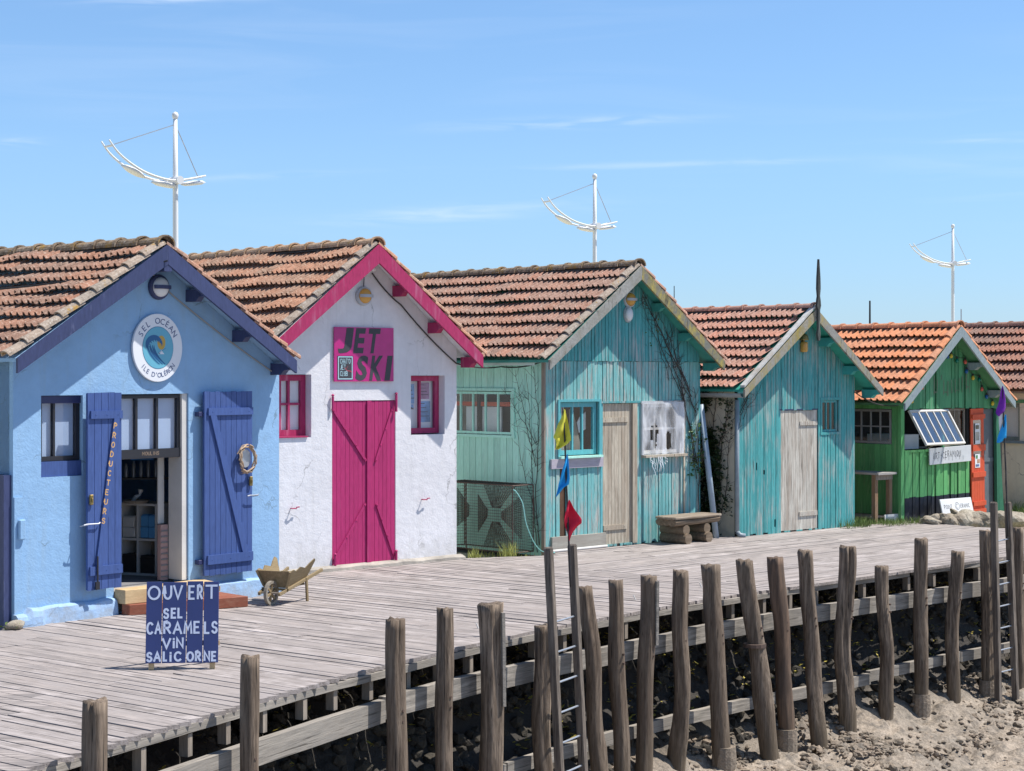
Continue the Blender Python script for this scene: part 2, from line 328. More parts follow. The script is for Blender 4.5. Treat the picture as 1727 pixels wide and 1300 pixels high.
M['verge1'] = tilemat('grey_verge_tiles', (.42, .33, .26), (.34, .29, .24), (.50, .47, .42), .6, mw=.35, yel=.35)
M['glass'] = glassm('window_glass', .10, (.95, .97, .97))
M['glass_sky'] = glassm('reflecting_glass', .9, (.95, .97, 1)); M['glass_clear'] = glassm('clear_glass', .06, (.97, .98, 1))
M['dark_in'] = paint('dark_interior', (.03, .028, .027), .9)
M['inner_wall'] = paint('interior_grey_wall', (.20, .20, .21), .9)
M['white_gloss'] = paint('white_enamel', (.78, .79, .80), .35, .04, 20, .05)
M['mast_white'] = paint('mast_white_paint', (.74, .75, .76), .5, .02, 3, 0)
M['white_wood'] = paint('white_shop_wood', (.62, .60, .57), .6, .08)
M['curtain'] = paint('pale_curtain', (.80, .81, .82), .9, .06)
M['sky_reflection'] = paint('sky_reflection_sheet', (.44, .55, .70), .9, .04)  # blue colour stands in for sky reflected in the shop panes
M['steel'] = paint('galvanised_steel', (.45, .47, .50), .4, .1, 40, .1, .6)
M['grey_lamp'] = paint('grey_lamp_casting', (.42, .45, .48), .45, .1)
M['amber'] = paint('amber_lamp_glass', (.62, .33, .07), .25, .1, 30, .1)
M['milk'] = paint('milky_lamp_glass', (.72, .74, .76), .25, .05, 30, .1)
M['brass'] = paint('tarnished_brass', (.30, .22, .08), .45, .2, 40, .2, .7)
M['cable'] = paint('black_cable', (.02, .02, .022), .6)
M['cable_grey'] = paint('grey_cable', (.28, .27, .26), .6)
M['concrete'] = paint('rough_concrete', (.34, .31, .27), .95, .3, 30, 1.0)
M['pine'] = wood('new_pine', (.62, .45, .25), (.55, .38, .20), .4, (3, 20, 20), .7, .15, (.35, .22, .11), .3)
M['red_step'] = wood('red_brown_step', (.26, .085, .05), (.34, .16, .10), .3, (3, 20, 20), .7, .15, (.12, .05, .035), .3)
M['barrow'] = wood('barrow_wood', (.25, .185, .10), (.33, .25, .145), .4, (4, 20, 20), .75, .2, (.14, .10, .05), .4)
M['sign_navy'] = paint('navy_sign_paint', (.032, .048, .17), .45, .06)
M['sign_white'] = paint('pale_blue_sign_paint', (.60, .66, .82), .5, .06)
M['sign_grey'] = paint('pale_grey_sign_board', (.60, .62, .64), .7, .08)
M['ink'] = paint('dark_ink', (.05, .05, .06), .6)
M['orange'] = wood('orange_red_painted_wood', (.66, .105, .045), (.58, .20, .12), .12, (22, 22, 1.5), .6, .1, (.35, .06, .03), .3)
M['grey_door'] = paint('grey_blue_door', (.13, .15, .17), .6)
M['leaf'] = paint('ivy_leaf', (.055, .11, .025), .5, .35)
M['leaf_dark'] = paint('dark_ivy_leaf', (.025, .05, .014), .5, .35)
M['grass'] = paint('grass_blade', (.16, .23, .055), .6, .35)
M['grass_y'] = paint('yellow_green_plant', (.36, .38, .10), .6, .3)
M['vine'] = paint('bare_vine_stem', (.055, .042, .035), .85, .3)
M['rope'] = paint('turquoise_rope', (.22, .50, .48), .8, .1)
M['wire'] = paint('rusty_wire_mesh', (.10, .065, .05), .7, .4)
M['mesh_wire'] = paint('pot_net_twine', (.035, .032, .027), .8, .3)
M['mesh_light'] = paint('pale_pot_wire', (.22, .19, .14), .7, .2)
# ------------------------------------------------------------------ where things stand
def G(u, v, h=0.0):
    Z = FOC * (EYE - h) / (v - HOR); return Vector(((u - CX) / FOC * Z, Z, h))
class Frame:
    """a hut's own frame: x along the front wall, y into the hut, z up; origin at the front left corner"""
    def __init__(s, u, v, vp):
        s.o = G(u, v); s.a = math.atan2(FOC, vp - CX)
        s.d = Vector((math.cos(s.a), math.sin(s.a), 0)); s.n = Vector((-s.d.y, s.d.x, 0))
    def at(s, u, v, off=0.0):
        o = s.o - s.n * off; k = (u - CX) / FOC
        t = (k * o.y - o.x) / (s.d.x - k * s.d.y); Z = o.y + t * s.d.y
        return t, EYE - (v - HOR) * Z / FOC
    def w(s, x, y=0.0, z=0.0): return s.o + s.d * x + s.n * y + Vector((0, 0, z))
    def loc(s, p): q = p - s.o; return Vector((q.dot(s.d), q.dot(s.n), q.z))
H1 = Frame(22, 1058, 3300); H2 = Frame(560, 962, 4150); H3 = Frame(918, 932, 3987); H4 = Frame(1243, 905, 4200); H5 = Frame(1520, 880, 4300)
# the quay is a gentle curve: its edge, drawn from left (near) to right (far)
EDGE = [Vector(p) for p in ((-5.9, 5.2), (-4.55, 8.0), (-3.05, 11.3), (-2.2, 13.1), (-1.33, 14.85), (-.42, 16.35), (.22, 17.3), (1.55, 19.0), (2.5, 20.1), (3.6, 21.2), (5.15, 22.8), (6.2, 23.75), (7.1, 24.6), (9.6, 26.9), (13, 30))]
def edge_len():
    a = [0]
    for i in range(1, len(EDGE)): a.append(a[-1] + (EDGE[i] - EDGE[i - 1]).length)
    return a
EL = edge_len()
def edge_at(s, off=0.0, z=0.0):
    """point at run s along the edge, off metres out over the mud"""
    s = max(0, min(EL[-1] - 1e-6, s)); i = 0
    while EL[i + 1] < s: i += 1
    d = (EDGE[i + 1] - EDGE[i]).normalized()
    def dirn(j):
        a = EDGE[max(j - 1, 0)]; b = EDGE[min(j + 1, len(EDGE) - 1)]; return (b - a).normalized()
    f = (s - EL[i]) / (EL[i + 1] - EL[i]); dd = (dirn(i) * (1 - f) + dirn(i + 1) * f).normalized()
    p = EDGE[i].lerp(EDGE[i + 1], f) + Vector((dd.y, -dd.x)) * off
    return Vector((p.x, p.y, z))
def edge_tan(s):
    return (edge_at(s + .05) - edge_at(s - .05)).normalized()
def edge_u(u, off):
    """run s where the line of sight through column u crosses the edge moved out by off"""
    k = (u - CX) / FOC; lo, hi = 0, EL[-1]
    f = lambda s: edge_at(s, off).x - k * edge_at(s, off).y
    for _ in range(50):
        m = (lo + hi) / 2
        if f(m) < 0: lo = m
        else: hi = m
    return lo
def zat(p, v): return EYE - (v - HOR) * p.y / FOC

# ------------------------------------------------------------------ ground
def mud_h(t):     # height of the mud at t metres out from the quay edge
    pts = [(-2.2, -.12), (-1.3, -.25), (-.7, -.62), (-.1, -1.45), (.3, -1.80), (1.2, -1.98), (2.5, -2.12), (5, -2.35), (9, -2.6), (16, -2.7)]
    for (a, b), (c, d) in zip(pts, pts[1:]):
        if t <= c: return b + (d - b) * max(0, (t - a)) / (c - a)
    return pts[-1][1]
def mud_mat():
    m, t, p = base_mat('estuary_mud'); v = coords(t, (1, 1, 1), False)
    a = noise_n(t, v, 1.1, 5, .6); b = noise_n(t, v, 7, 7, .65); c = noise_n(t, v, 34, 5, .7)
    col = mixcol(t, mrange(t, a, .35, .62), (.385, .315, .245), (.27, .23, .185))
    col = mixcol(t, mrange(t, b, .46, .66, 0, .8), col, (.11, .095, .078))
    col = scale_col(t, col, mrange(t, c, .3, .7, .6, 1.35)); col = mixcol(t, mrange(t, noise_n(t, v, 95, 3, .6), .60, .68, 0, .6), col, (.08, .065, .05))
    sx = N(t, 'ShaderNodeSeparateXYZ'); t.links.new(v, sx.inputs[0])
    col = mixcol(t, mrange(t, sx.outputs['Z'], -1.75, -1.35), col, (.035, .030, .025))  # mud darkened up the bank to carry the shade under the deck
    t.links.new(col, p.inputs['Base Color']); p.inputs['Roughness'].default_value = .7; p.inputs['Specular IOR Level'].default_value = .35
    bump(t, p, mathn(t, 'ADD', mathn(t, 'MULTIPLY', b, 1.0), mathn(t, 'MULTIPLY', c, .5)), 1.0, .03); return m
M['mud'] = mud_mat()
def land_mat():
    m, t, p = base_mat('sandy_land'); v = coords(t, (1, 1, 1), False)
    a = noise_n(t, v, .5, 5, .6); b = noise_n(t, v, 14, 6, .7)
    col = mixcol(t, mrange(t, a, .42, .58), (.62, .55, .43), (.36, .35, .20))
    col = scale_col(t, col, mrange(t, b, .3, .7, .7, 1.2))
    t.links.new(col, p.inputs['Base Color']); p.inputs['Roughness'].default_value = .95
    bump(t, p, b, .8, .02); return m
M['land'] = land_mat()

mud = MB(); ts = [-2.2 + i * .05 for i in range(int(5.2 / .05))] + [3.0 + i * .12 for i in range(30)] + [6.6, 7.5, 9, 11, 14, 18, 25]
ns = 520; s0, s1 = 2.0, EL[-1]
for i in range(ns + 1):
    s = s0 + (s1 - s0) * i / ns; base = edge_at(s); tn = edge_tan(s); out = Vector((tn.y, -tn.x, 0))
    for t in ts:
        p = base + out * t; h = mud_h(t); q = Vector((p.x, p.y, 0))
        if t > -1.4:
            rough = 1.0 if -.9 < t < 1.9 else .45
            h += noise.fractal(q * .9, 1.0, 2.0, 3) * .09 * (.4 if t > 2.2 else 1)
            cl = noise.voronoi(q * 5.5)[0]; h += rough * .10 * max(0, .55 - cl[0]) * 2 * (.35 + .65 * max(0, min(1, .5 + noise.noise(q * .8) * 1.6)))
            h += noise.fractal(q * 8, .7, 2.2, 4) * .040 * rough + abs(noise.noise(q * 16)) * .022
            if t > .2: h += abs(noise.noise(Vector((q.x * 1.8 + 5, q.y * 1.8, 3)))) * .10 * max(0, 1.9 - t)
        p.z = h; mud.v.append(tuple(p))
nt_ = len(ts)
mud.f = [(i * nt_ + j, i * nt_ + j + 1, (i + 1) * nt_ + j + 1, (i + 1) * nt_ + j) for i in range(ns) for j in range(nt_ - 1)]
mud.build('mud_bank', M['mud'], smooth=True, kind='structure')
bed = MB(); bed.add([(-900, -900, -2.75), (900, -900, -2.75), (900, 900, -2.75), (-900, 900, -2.75)], [(0, 1, 2, 3)])
bed.build('channel_bed', M['mud'], kind='structure')
land = MB(); back = []
for s in (0, 4, 8, 12, 16, 20, 24, 28, EL[-1]): back.append(edge_at(s, -1.9, -.13))
b0 = back[0] + Vector((-700, -500, 0)); b1 = back[-1] + Vector((700, 600, 0))
vs = [b0] + back + [b1, Vector((700, 2500, -.13)), Vector((-1500, 2500, -.13))]
land.add(vs, [tuple(range(len(vs)))]); land.v = [(a, b, -.13) for a, b, _ in land.v]
land.build('land', M['land'], kind='structure')

# ------------------------------------------------------------------ riprap under the deck
def rock(mb, c, r, rnd, n=1, sq=(1, 1, .75)):
    bm = bmesh.new(); bmesh.ops.create_icosphere(bm, subdivisions=n, radius=1)
    sd_ = Vector((rnd.random() * 50, rnd.random() * 50, rnd.random() * 50)); rot = Matrix.Rotation(rnd.random() * 6, 3, 'Z') @ Matrix.Rotation(rnd.random() * 1.2, 3, 'X')
    vs = []
    for v in bm.verts:
        q = v.co * (1 + .45 * noise.noise(v.co * 1.1 + sd_)); q = Vector((q.x * sq[0], q.y * sq[1], q.z * sq[2])); vs.append(Vector(c) + rot @ q * r)
    mb.add(vs, [tuple(v.index for v in f.verts) for f in bm.faces]); bm.free()
rn = random.Random(3)
def stone_mat(name, c, c2):
    m, t, p = base_mat(name); v = coords(t, (1, 1, 1), False)
    a = noise_n(t, v, 3.5, 6, .65); b = noise_n(t, v, 26, 5, .7)
    col = mixcol(t, mrange(t, a, .4, .6), c, c2); col = scale_col(t, col, mrange(t, b, .3, .7, .6, 1.3))
    t.links.new(col, p.inputs['Base Color']); p.inputs['Roughness'].default_value = .85; bump(t, p, b, 1, .02); return m
M['riprap'] = stone_mat('shade_dark_riprap', (.035, .03, .024), (.06, .05, .035))  # dark stones, darkened further to carry the under-deck shade
M['mudclod'] = stone_mat('mud_clods', (.205, .17, .13), (.30, .235, .175))
M['ledge'] = stone_mat('pale_rough_stone', (.40, .36, .29), (.30, .25, .19))
M['weed'] = paint('yellow_green_weed', (.34, .28, .045), .7, .3)
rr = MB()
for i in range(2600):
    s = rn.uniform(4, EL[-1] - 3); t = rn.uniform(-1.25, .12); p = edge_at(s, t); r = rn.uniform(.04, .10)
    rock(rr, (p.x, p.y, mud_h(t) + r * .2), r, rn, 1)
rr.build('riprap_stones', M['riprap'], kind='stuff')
wd = MB()
for i in range(900):
    s = rn.uniform(7, EL[-1] - 4); t = rn.uniform(-.95, -.1)
    if s > 14 or rn.random() < .35:
        p = edge_at(s, t, mud_h(t) + .07); 
        for k in range(3):
            a = rn.uniform(0, 6.28); l = rn.uniform(.02, .06); q = p + Vector((rn.uniform(-.05, .05), rn.uniform(-.05, .05), rn.uniform(0, .05)))
            e = Vector((math.cos(a), math.sin(a), rn.uniform(-.2, .5))) * l; sd2 = Vector((-e.y, e.x, .01)) * .35
            wd.add([q - sd2, q + e, q + sd2, q - e * .6], [(0, 1, 2, 3)])
wd.build('seaweed_tufts', M['weed'], kind='stuff')
cl = MB()
for i in range(9000):
    s = rn.uniform(9, EL[-1] - 3); t = abs(rn.gauss(.5, 1.3)) if i % 2 else rn.uniform(.0, 1.5); p = edge_at(s, t)
    if noise.noise(Vector((p.x * .7, p.y * .7, 0))) + rn.uniform(-.6, .6) < -.15: continue
    r = rn.choice((.012, .016, .022, .03, .045)) * rn.uniform(.7, 1.4) * (1 if t < 1.4 else .55); rock(cl, (p.x, p.y, mud_h(t) + .055 - r * .1), r, rn, 1, (1.3, .9, .55))
cl.build('mud_clods', M['mudclod'], kind='stuff')

# ------------------------------------------------------------------ boardwalk
deck = thing('boardwalk', None, None); deck['kind'] = 'structure'
def scan(poly, q, e, b):
    """intervals of polygon poly on the line through e*q along b"""
    out = []
    for i in range(len(poly)):
        p0, p1 = poly[i], poly[(i + 1) % len(poly)]
        a0, a1 = p0.dot(e) - q, p1.dot(e) - q
        if (a0 < 0) != (a1 < 0):
            f = a0 / (a0 - a1); out.append((p0.lerp(p1, f)).dot(b))
    out.sort(); return [(out[i], out[i + 1]) for i in range(0, len(out) - 1, 2)]
boards = []     # (distance, mesh data)
def lay(poly, e, b, width, seglen, seed, ends=0.0):
    rnd = random.Random(seed); qs = [p.dot(e) for p in poly]; q = min(qs) + .002; k = 0
    while q < max(qs):
        wdt = width * rnd.uniform(.93, 1.07); gap = rnd.choice((.008, .010, .013, .020))
        ia = scan(poly, q + .004, e, b); ib = scan(poly, q + wdt - gap, e, b)
        if ia and ib:
            for (a0, a1), (b0, b1) in zip(ia, ib):
                j0 = rnd.uniform(0, ends); a0 += j0 * .0; cur0, cur1 = a0 - j0, b0 - j0; L_ = min(a1, b1); off = rnd.uniform(.4, 1.0) * seglen
                joints = []; x = max(a0, b0) + off
                while x < L_ - .5: joints.append(x); x += seglen * rnd.uniform(.8, 1.15)
                cuts = [(cur0, cur1)] + [(j, j) for j in joints] + [(a1, b1)]
                for c, (c0, c1) in enumerate(zip(cuts, cuts[1:])):
                    g = .004; ys = (c0[0] + g, c0[1] + g, c1[1] - g, c1[0] - g); zz = rnd.uniform(-.003, .003); tl = rnd.uniform(-.0025, .0025); w2 = wdt - gap
                    mid = e * (q + w2 / 2) + b * ((ys[0] + ys[2]) / 2); tw = rnd.uniform(-.004, .004)
                    vs = []
                    for top in (-.034, 0):
                        for (qq, yy, s_) in ((0, ys[0], -1), (w2, ys[1], 1), (w2, ys[2], 1), (0, ys[3], -1)):
                            pt = e * (q + qq) + b * yy - mid; vs.append((pt.dot(b), pt.dot(e) + tw * (1 if yy > (ys[0] + ys[2]) / 2 else -1), top + zz + tl * s_))
                    boards.append((mid.length, mid, math.atan2(b.y, b.x), vs))
        q += wdt; k += 1
e1, b1_ = Vector((.617, .787)).normalized(), Vector((-.787, .617)).normalized()
v2 = lambda p: Vector((p.x, p.y))
A0 = G(5, 1330); qb = 18.42
front = [p for p in EDGE if p.dot(e1) < qb and p.y > 7]
def on_edge(q):
    for i in range(len(EDGE) - 1):
        a, b = EDGE[i].dot(e1), EDGE[i + 1].dot(e1)
        if a <= q <= b: return EDGE[i].lerp(EDGE[i + 1], (q - a) / (b - a))
pe = on_edge(qb)
polyA = front + [pe, v2(H2.w(2.06, .02)), v2(H2.w(-1.2, .02)), v2(H1.w(3.6, .9)), v2(H1.w(3.55, .02)), v2(H1.w(0.0, .02)), v2(H1.w(-.5, -.25)), v2(H1.w(-2.6, -.6)), Vector((-9.5, 12.5))]
lay(polyA, e1, b1_, .140, 2.6, 11, .004)
e2 = Vector((-.700, .714)).normalized(); b2 = Vector((.714, .700)).normalized()
rest = [p for p in EDGE if p.dot(e1) > qb]
backB = [v2(H2.w(2.1, .02)), v2(H3.w(0, -.35)), v2(H3.w(0, .02)), v2(H3.w(3.3, .02)), v2(H4.w(0, .02)), v2(H4.w(2.92, .02)), v2(H4.w(3.9, .25)), v2(H5.w(.55, -.25)), v2(G(1600, 884)), v2(G(1640, 888)), v2(G(1735, 893)), Vector((15, 32.5))]
polyB = [pe + e1 * .006] + rest + backB[::-1]
lay(polyB, e2, b2, .145, 3.1, 12, 0)
boards.sort(key=lambda x: -(sum(1 for _ in [0]) * (abs(x[1].x) / x[1].y < .30) * 1000 + (30 - x[0])))
FB = ((0, 3, 2, 1), (4, 5, 6, 7), (0, 1, 5, 4), (1, 2, 6, 5), (2, 3, 7, 6), (3, 0, 4, 7))
restb = MB()
for i, (dist, mid, ang, vs) in enumerate(boards):
    if i < 300:
        me = bpy.data.meshes.new('board'); me.from_pydata(vs, [], FB)
        obj('board', me, M['deck'], deck, (mid.x, mid.y, 0), (0, 0, ang))
    else:
        m = Matrix.Translation((mid.x, mid.y, 0)) @ Matrix.Rotation(ang, 4, 'Z'); restb.add([m @ Vector(p) for p in vs], FB)
print('boards', len(boards))
if restb.v: restb.build('board', M['deck'], deck, kind='stuff')
# edge beam, joists, walers
def along(s0, s1, off, z0, z1, th, step=.35, wob=0.0, seed=0):
    mb = MB(); n = max(1, int((s1 - s0) / step)); pts = [s0 + (s1 - s0) * i / n for i in range(n + 1)]
    for i, s in enumerate(pts):
        tn = edge_tan(s); o = Vector((tn.y, -tn.x, 0)); c = edge_at(s, off); wv = noise.noise(Vector((s * 1.3, seed, 0))) * wob
        for (dt, z) in ((0, z0), (th, z0), (th, z1), (0, z1)):
            q = c + o * dt; mb.v.append((q.x, q.y, z + wv))
    for i in range(n):
        for k in range(4): mb.f.append((i * 4 + k, i * 4 + (k + 1) % 4, (i + 1) * 4 + (k + 1) % 4, (i + 1) * 4 + k))
    mb.f += [(3, 2, 1, 0), (n * 4, n * 4 + 1, n * 4 + 2, n * 4 + 3)]; return mb
def split_run(name, brk, off, z0, z1, th, gap=.006, wob=.01, jz=.0, seed=0):
    rnd = random.Random(seed)
    for i, (a, b) in enumerate(zip(brk, brk[1:])):
        dz = rnd.uniform(-jz, jz); o2 = off + rnd.uniform(-.006, .006); p, q = edge_at(a + gap, o2 + th / 2, (z0 + z1) / 2 + dz), edge_at(b - gap, o2 + th / 2, (z0 + z1) / 2 + dz)
        p.z += noise.noise(Vector((a * 1.3, seed, 0))) * wob; q.z += noise.noise(Vector((b * 1.3, seed, 0))) * wob; L_ = (q - p).length; h_ = (z1 - z0) / 2; mb = MB(); k_ = 8
        for j in range(k_ + 1):      # a straight plank with slightly worn, uneven faces
            x = L_ * j / k_; e0, e1_, e2_ = (noise.noise(Vector((x * 1.7, seed + i, r_))) * .006 for r_ in (0, 3, 6))
            for (yy, zz) in ((-th / 2 + e0, -h_ + e1_), (th / 2, -h_ + e1_), (th / 2, h_ + e2_), (-th / 2 + e0, h_ + e2_)): mb.v.append((x, yy, zz))
        mb.f = [(4 * j + c, 4 * j + (c + 1) % 4, 4 * j + 4 + (c + 1) % 4, 4 * j + 4 + c) for j in range(k_) for c in range(4)] + [(3, 2, 1, 0), tuple(4 * k_ + c for c in range(4))]
        mb.build(name, M['beam'], deck, loc=p, rot=(0, -math.asin((q.z - p.z) / L_), math.atan2(q.y - p.y, q.x - p.x)))
split_run('edge_beam', [2 + i * 2.7 for i in range(8)], -.060, -.098, -.038, .05, jz=.004, seed=5)
split_run('edge_beam', [21 + i * 2.9 for i in range(5)], -.07, -.090, -.038, .045, jz=.004, seed=6)
PILES = [  # column at the deck level, top row, width, foot column, foot row
 (160, 1182, 43, 158), (422, 1108, 33, 420), (668, 1045, 36, 667), (749, 1027, 30, 750), (827, 1018, 38, 829), (914, 1055, 32, 918),
 (991, 990, 28, 1008), (1037, 979, 28, 1048), (1093, 972, 29, 1088), (1145, 963, 28, 1147), (1198, 953, 31, 1222), (1258, 945, 31, 1290),
 (1311, 940, 28, 1324), (1355, 929, 27, 1378), (1425, 922, 29, 1426), (1489, 955, 24, 1497), (1553, 909, 23, 1554), (1613, 931, 23, 1603), (1664, 895, 22, 1666), (1716, 890, 20, 1719)]
POFF = .26
for i in range(58):      # joists, their ends show in the gap under the edge
    s = 3.2 + i * .52 + rn.uniform(-.06, .06)
    if s > EL[-1] - 1: break
    tn = edge_tan(s); o = Vector((tn.y, -tn.x, 0)); a = edge_at(s, -2.2, -.078); b = edge_at(s, -.09, -.078)
    mb = MB(); mb.bar(a, b, .065, .082); mb.build('joist', M['oldwood'], deck)
    a = edge_at(s, -.09, -.185); b = edge_at(s, -.012, -.185)
    mb = MB(); mb.bar(a, b, .055, .165); mb.build('packing_block', M['oldwood'], deck)
split_run('waler', [edge_u(u, .03) for u in (-300, 160, 422, 640, 827, 991, 1145, 1311, 1489, 1613, 1716, 2000)], .02, -.455, -.265, .075, jz=.012, wob=.02, seed=9)
split_run('lower_rail', [edge_u(u, .03) for u in (200, 640, 845, 1005, 1150, 1300, 1460, 1613, 1760, 2000)], .03, -1.30, -1.17, .07, jz=.02, wob=.03, seed=10)
# ------------------------------------------------------------------ piles
PL = ['nearest grey timber pile, short and thick, cut off by the bottom edge of the picture',
 'thick grey pile with a dark crack, second from the left along the boardwalk edge',
 'tall grey pile with a long crack down its front, third from the left',
 'slim grey pile with a straight groove, just right of the tall cracked one',
 'stout flared pile with a pale splint board fixed to its right side',
 'short flat-topped pile standing close on the left of the near ladder',
 'gnarled pile with torn, peeling wood, touching the right rail of the near ladder',
 'slightly kinked pile, second to the right of the near ladder',
 'pile with a bluish grey splint batten down its right edge',
 'knotty pile with bulges halfway down, left of the one with orange-brown wood at its top',
 'leaning pile with orange-brown wood below its top and a collar at its foot',
 'leaning pile with an iron band and rag halfway down, below the log bench',
 'dark brown reddish-topped pile between two leaning grey ones',
 'strongly leaning pile with a thin broken stake behind its left side',
 'thick pile split in two at the top by a wide crack',
 'short smooth pile tapering to a point in the mud, right of the split one',
 'tall straight pile with a collar at its foot, below the grass patch',
 'lower pile leaning to the left at its foot, second left of the far ladder',
 'tall pile standing directly left of the far ladder',
 'rightmost pile, behind the right rail of the far ladder']
def ring_pile(base, top, r, seed, flare=0, knots=2, taper=.9, split=0, bow=.55, n=26, rings=34, point=0):
    rnd = random.Random(seed); mb = MB(); ax = (top - base); kn = [(rnd.random() * 6.28, rnd.uniform(.1, .85), rnd.uniform(.06, .16)) for _ in range(knots)]
    ph = rnd.random() * 40; crack = 1.5 * math.pi + rnd.uniform(-.5, .6)
    for i in range(rings + 1):
        f = i / rings; c = base + ax * f + Vector((noise.noise(Vector((ph, f * 2.6, 0))), noise.noise(Vector((ph, 9, f * 2.6))), 0)) * r * bow
        rr_ = r * (1 + (1 - taper) * (.5 - f)) * (1 + .10 * noise.noise(Vector((ph + 3, f * 5, 1))))
        if flare: rr_ *= 1 + flare * max(0, f - .86) / .14 * .5
        if point and f < .12: rr_ *= .45 + .55 * f / .12
        for k in range(n):
            a = 2 * math.pi * k / n; q = rr_ * (1 + .11 * noise.noise(Vector((math.cos(a) * 1.3 + ph, math.sin(a) * 1.3, f * 3))) + .075 * noise.noise(Vector((math.cos(a) * 4.5 + ph, math.sin(a) * 4.5, f * 4))))
            for (ka, kf, ks) in kn:
                da = (a - ka + math.pi) % (2 * math.pi) - math.pi; q *= 1 + ks * math.exp(-(da * da) / .18 - ((f - kf) ** 2) / .0012)
            dc = (a - crack + math.pi) % (2 * math.pi) - math.pi
            if abs(dc) < .2: q *= 1 - (.16 + split) * max(0, min(1, (f - .35) * 2))
            z = (noise.noise(Vector((math.cos(a) * 2 + ph, math.sin(a) * 2, 7))) * .034 if i == rings else 0)
            mb.v.append((c.x + math.cos(a) * q, c.y + math.sin(a) * q, c.z + z))
    for i in range(rings):
        for k in range(n): mb.f.append((i * n + k, i * n + (k + 1) % n, (i + 1) * n + (k + 1) % n, (i + 1) * n + k))
    b = len(mb.v); last = rings * n; cc = sum((Vector(mb.v[last + k]) for k in range(n)), Vector()) / n
    mb.v.append(tuple(cc + Vector((0, 0, .004)))); mb.f += [(last + k, last + (k + 1) % n, b) for k in range(n)]
    return mb
def wet(mname, z): return M[mname]
M['pile_wet'] = wood('pile_wood_stained', (.115, .083, .060), (.285, .22, .165), .50, (36, 36, 2.2), .85, .5, (.035, .028, .023), 1.0, soft=.12, crack=.9, bdist=.014, stain=(.45, 1.15, (.115, .09, .06)))
M['pile_brown'] = wood('pile_wood_brown', (.10, .072, .055), (.22, .145, .10), .5, (20, 20, 1.7), .85, .3, (.04, .03, .025), 1.0, stain=(.45, 1.15, (.09, .07, .05)))
pile_pts = []
for i, (u, vt, wd_, uf) in enumerate(PILES):
    s = edge_u(u, POFF); c = edge_at(s, POFF); r = wd_ * c.y / FOC / 2; zt = zat(c, vt)
    foot_z = -2.3; kf = (uf - CX) / FOC; fx = kf * c.y
    vis = 1300 if i < 11 else 1215; zb = zat(c, vis); dx = (fx - c.x) / (zt - zb) * (zt - foot_z)
    base = Vector((c.x + dx, c.y - abs(dx) * .3, foot_z)); top = Vector((c.x, c.y, zt))
    t = thing('wooden_pile', PL[i], 'pile', base, 0, 'timber piles along the boardwalk edge')
    mb = ring_pile(Vector((0, 0, 0)), top - base, r, 20 + i, flare=.5 if i == 4 else (.3 if i == 10 else 0), knots=(8 if i in (6, 9, 11) else 4), split=.5 if i == 14 else 0, point=1 if i == 15 else 0, bow=.3 if i < 5 else (.8 if i in (6, 9, 13) else .5))
    mb.build('post', M['pile_brown'] if i == 12 else M['pile_wet'], t, smooth=True)
    pile_pts.append((c, r, top, base))
    # bolts that hold the waler
    for z in (-.32, -.41):
        tn = edge_tan(s); bb = MB(); f = (z - foot_z) / (zt - foot_z); pc = (top - base) * f; od = Vector((.72, -.69, 0))
        bb.tube([pc + od * r * .86, pc + od * (r * 1.03 + .006)], [.013, .011], 8); bb.build('bolt', M['wire'], t)
    def splint(dx_, z0, z1, w_, th_):
        sb = MB(); pc = (top - base); od = Vector((.80, -.35, 0)).normalized()
        sb.bar(pc * ((z0 - foot_z) / pc.z) + od * (r * 1.12), pc * ((z1 - foot_z) / pc.z) + od * (r * 1.08), w_, th_, (0.5, -1, 0)); sb.build('splint_board', M['beam'], t)
    if i == 4: splint(0, -.52, .33, .03, .09)
    if i == 8: splint(0, -.30, .36, .03, .05)
    if i in (10, 12, 16, 18):
        cb = MB(); cz = mud_h(POFF) + .10 + foot_z * 0; f = (cz - foot_z) / (zt - foot_z); pc = (top - base) * f
        cb.tube([pc + Vector((0, 0, -.2)), pc + Vector((0, 0, .02)), pc + Vector((0, 0, .13))], [r * 1.32, r * 1.34, r * 1.26], 14); cb.build('foot_collar', M['mudclod'], t, smooth=False)
    if i == 11:
        f = (-.52 - foot_z) / (zt - foot_z); pc = (top - base) * f; cb = MB(); cb.tube([pc + Vector((-.02, -.01, -.02)), pc + Vector((-.02, -.01, .02))], [r * 1.25] * 2, 14); cb.build('iron_band', M['wire'], t)
    if i == 13:
        sb = MB(); q = Vector((-.11, .03, -.25 - foot_z)); sb.bar(q, Vector((-.15, .05, .29 - foot_z)), .03, .02); sb.build('broken_stake', M['oldwood'], t)
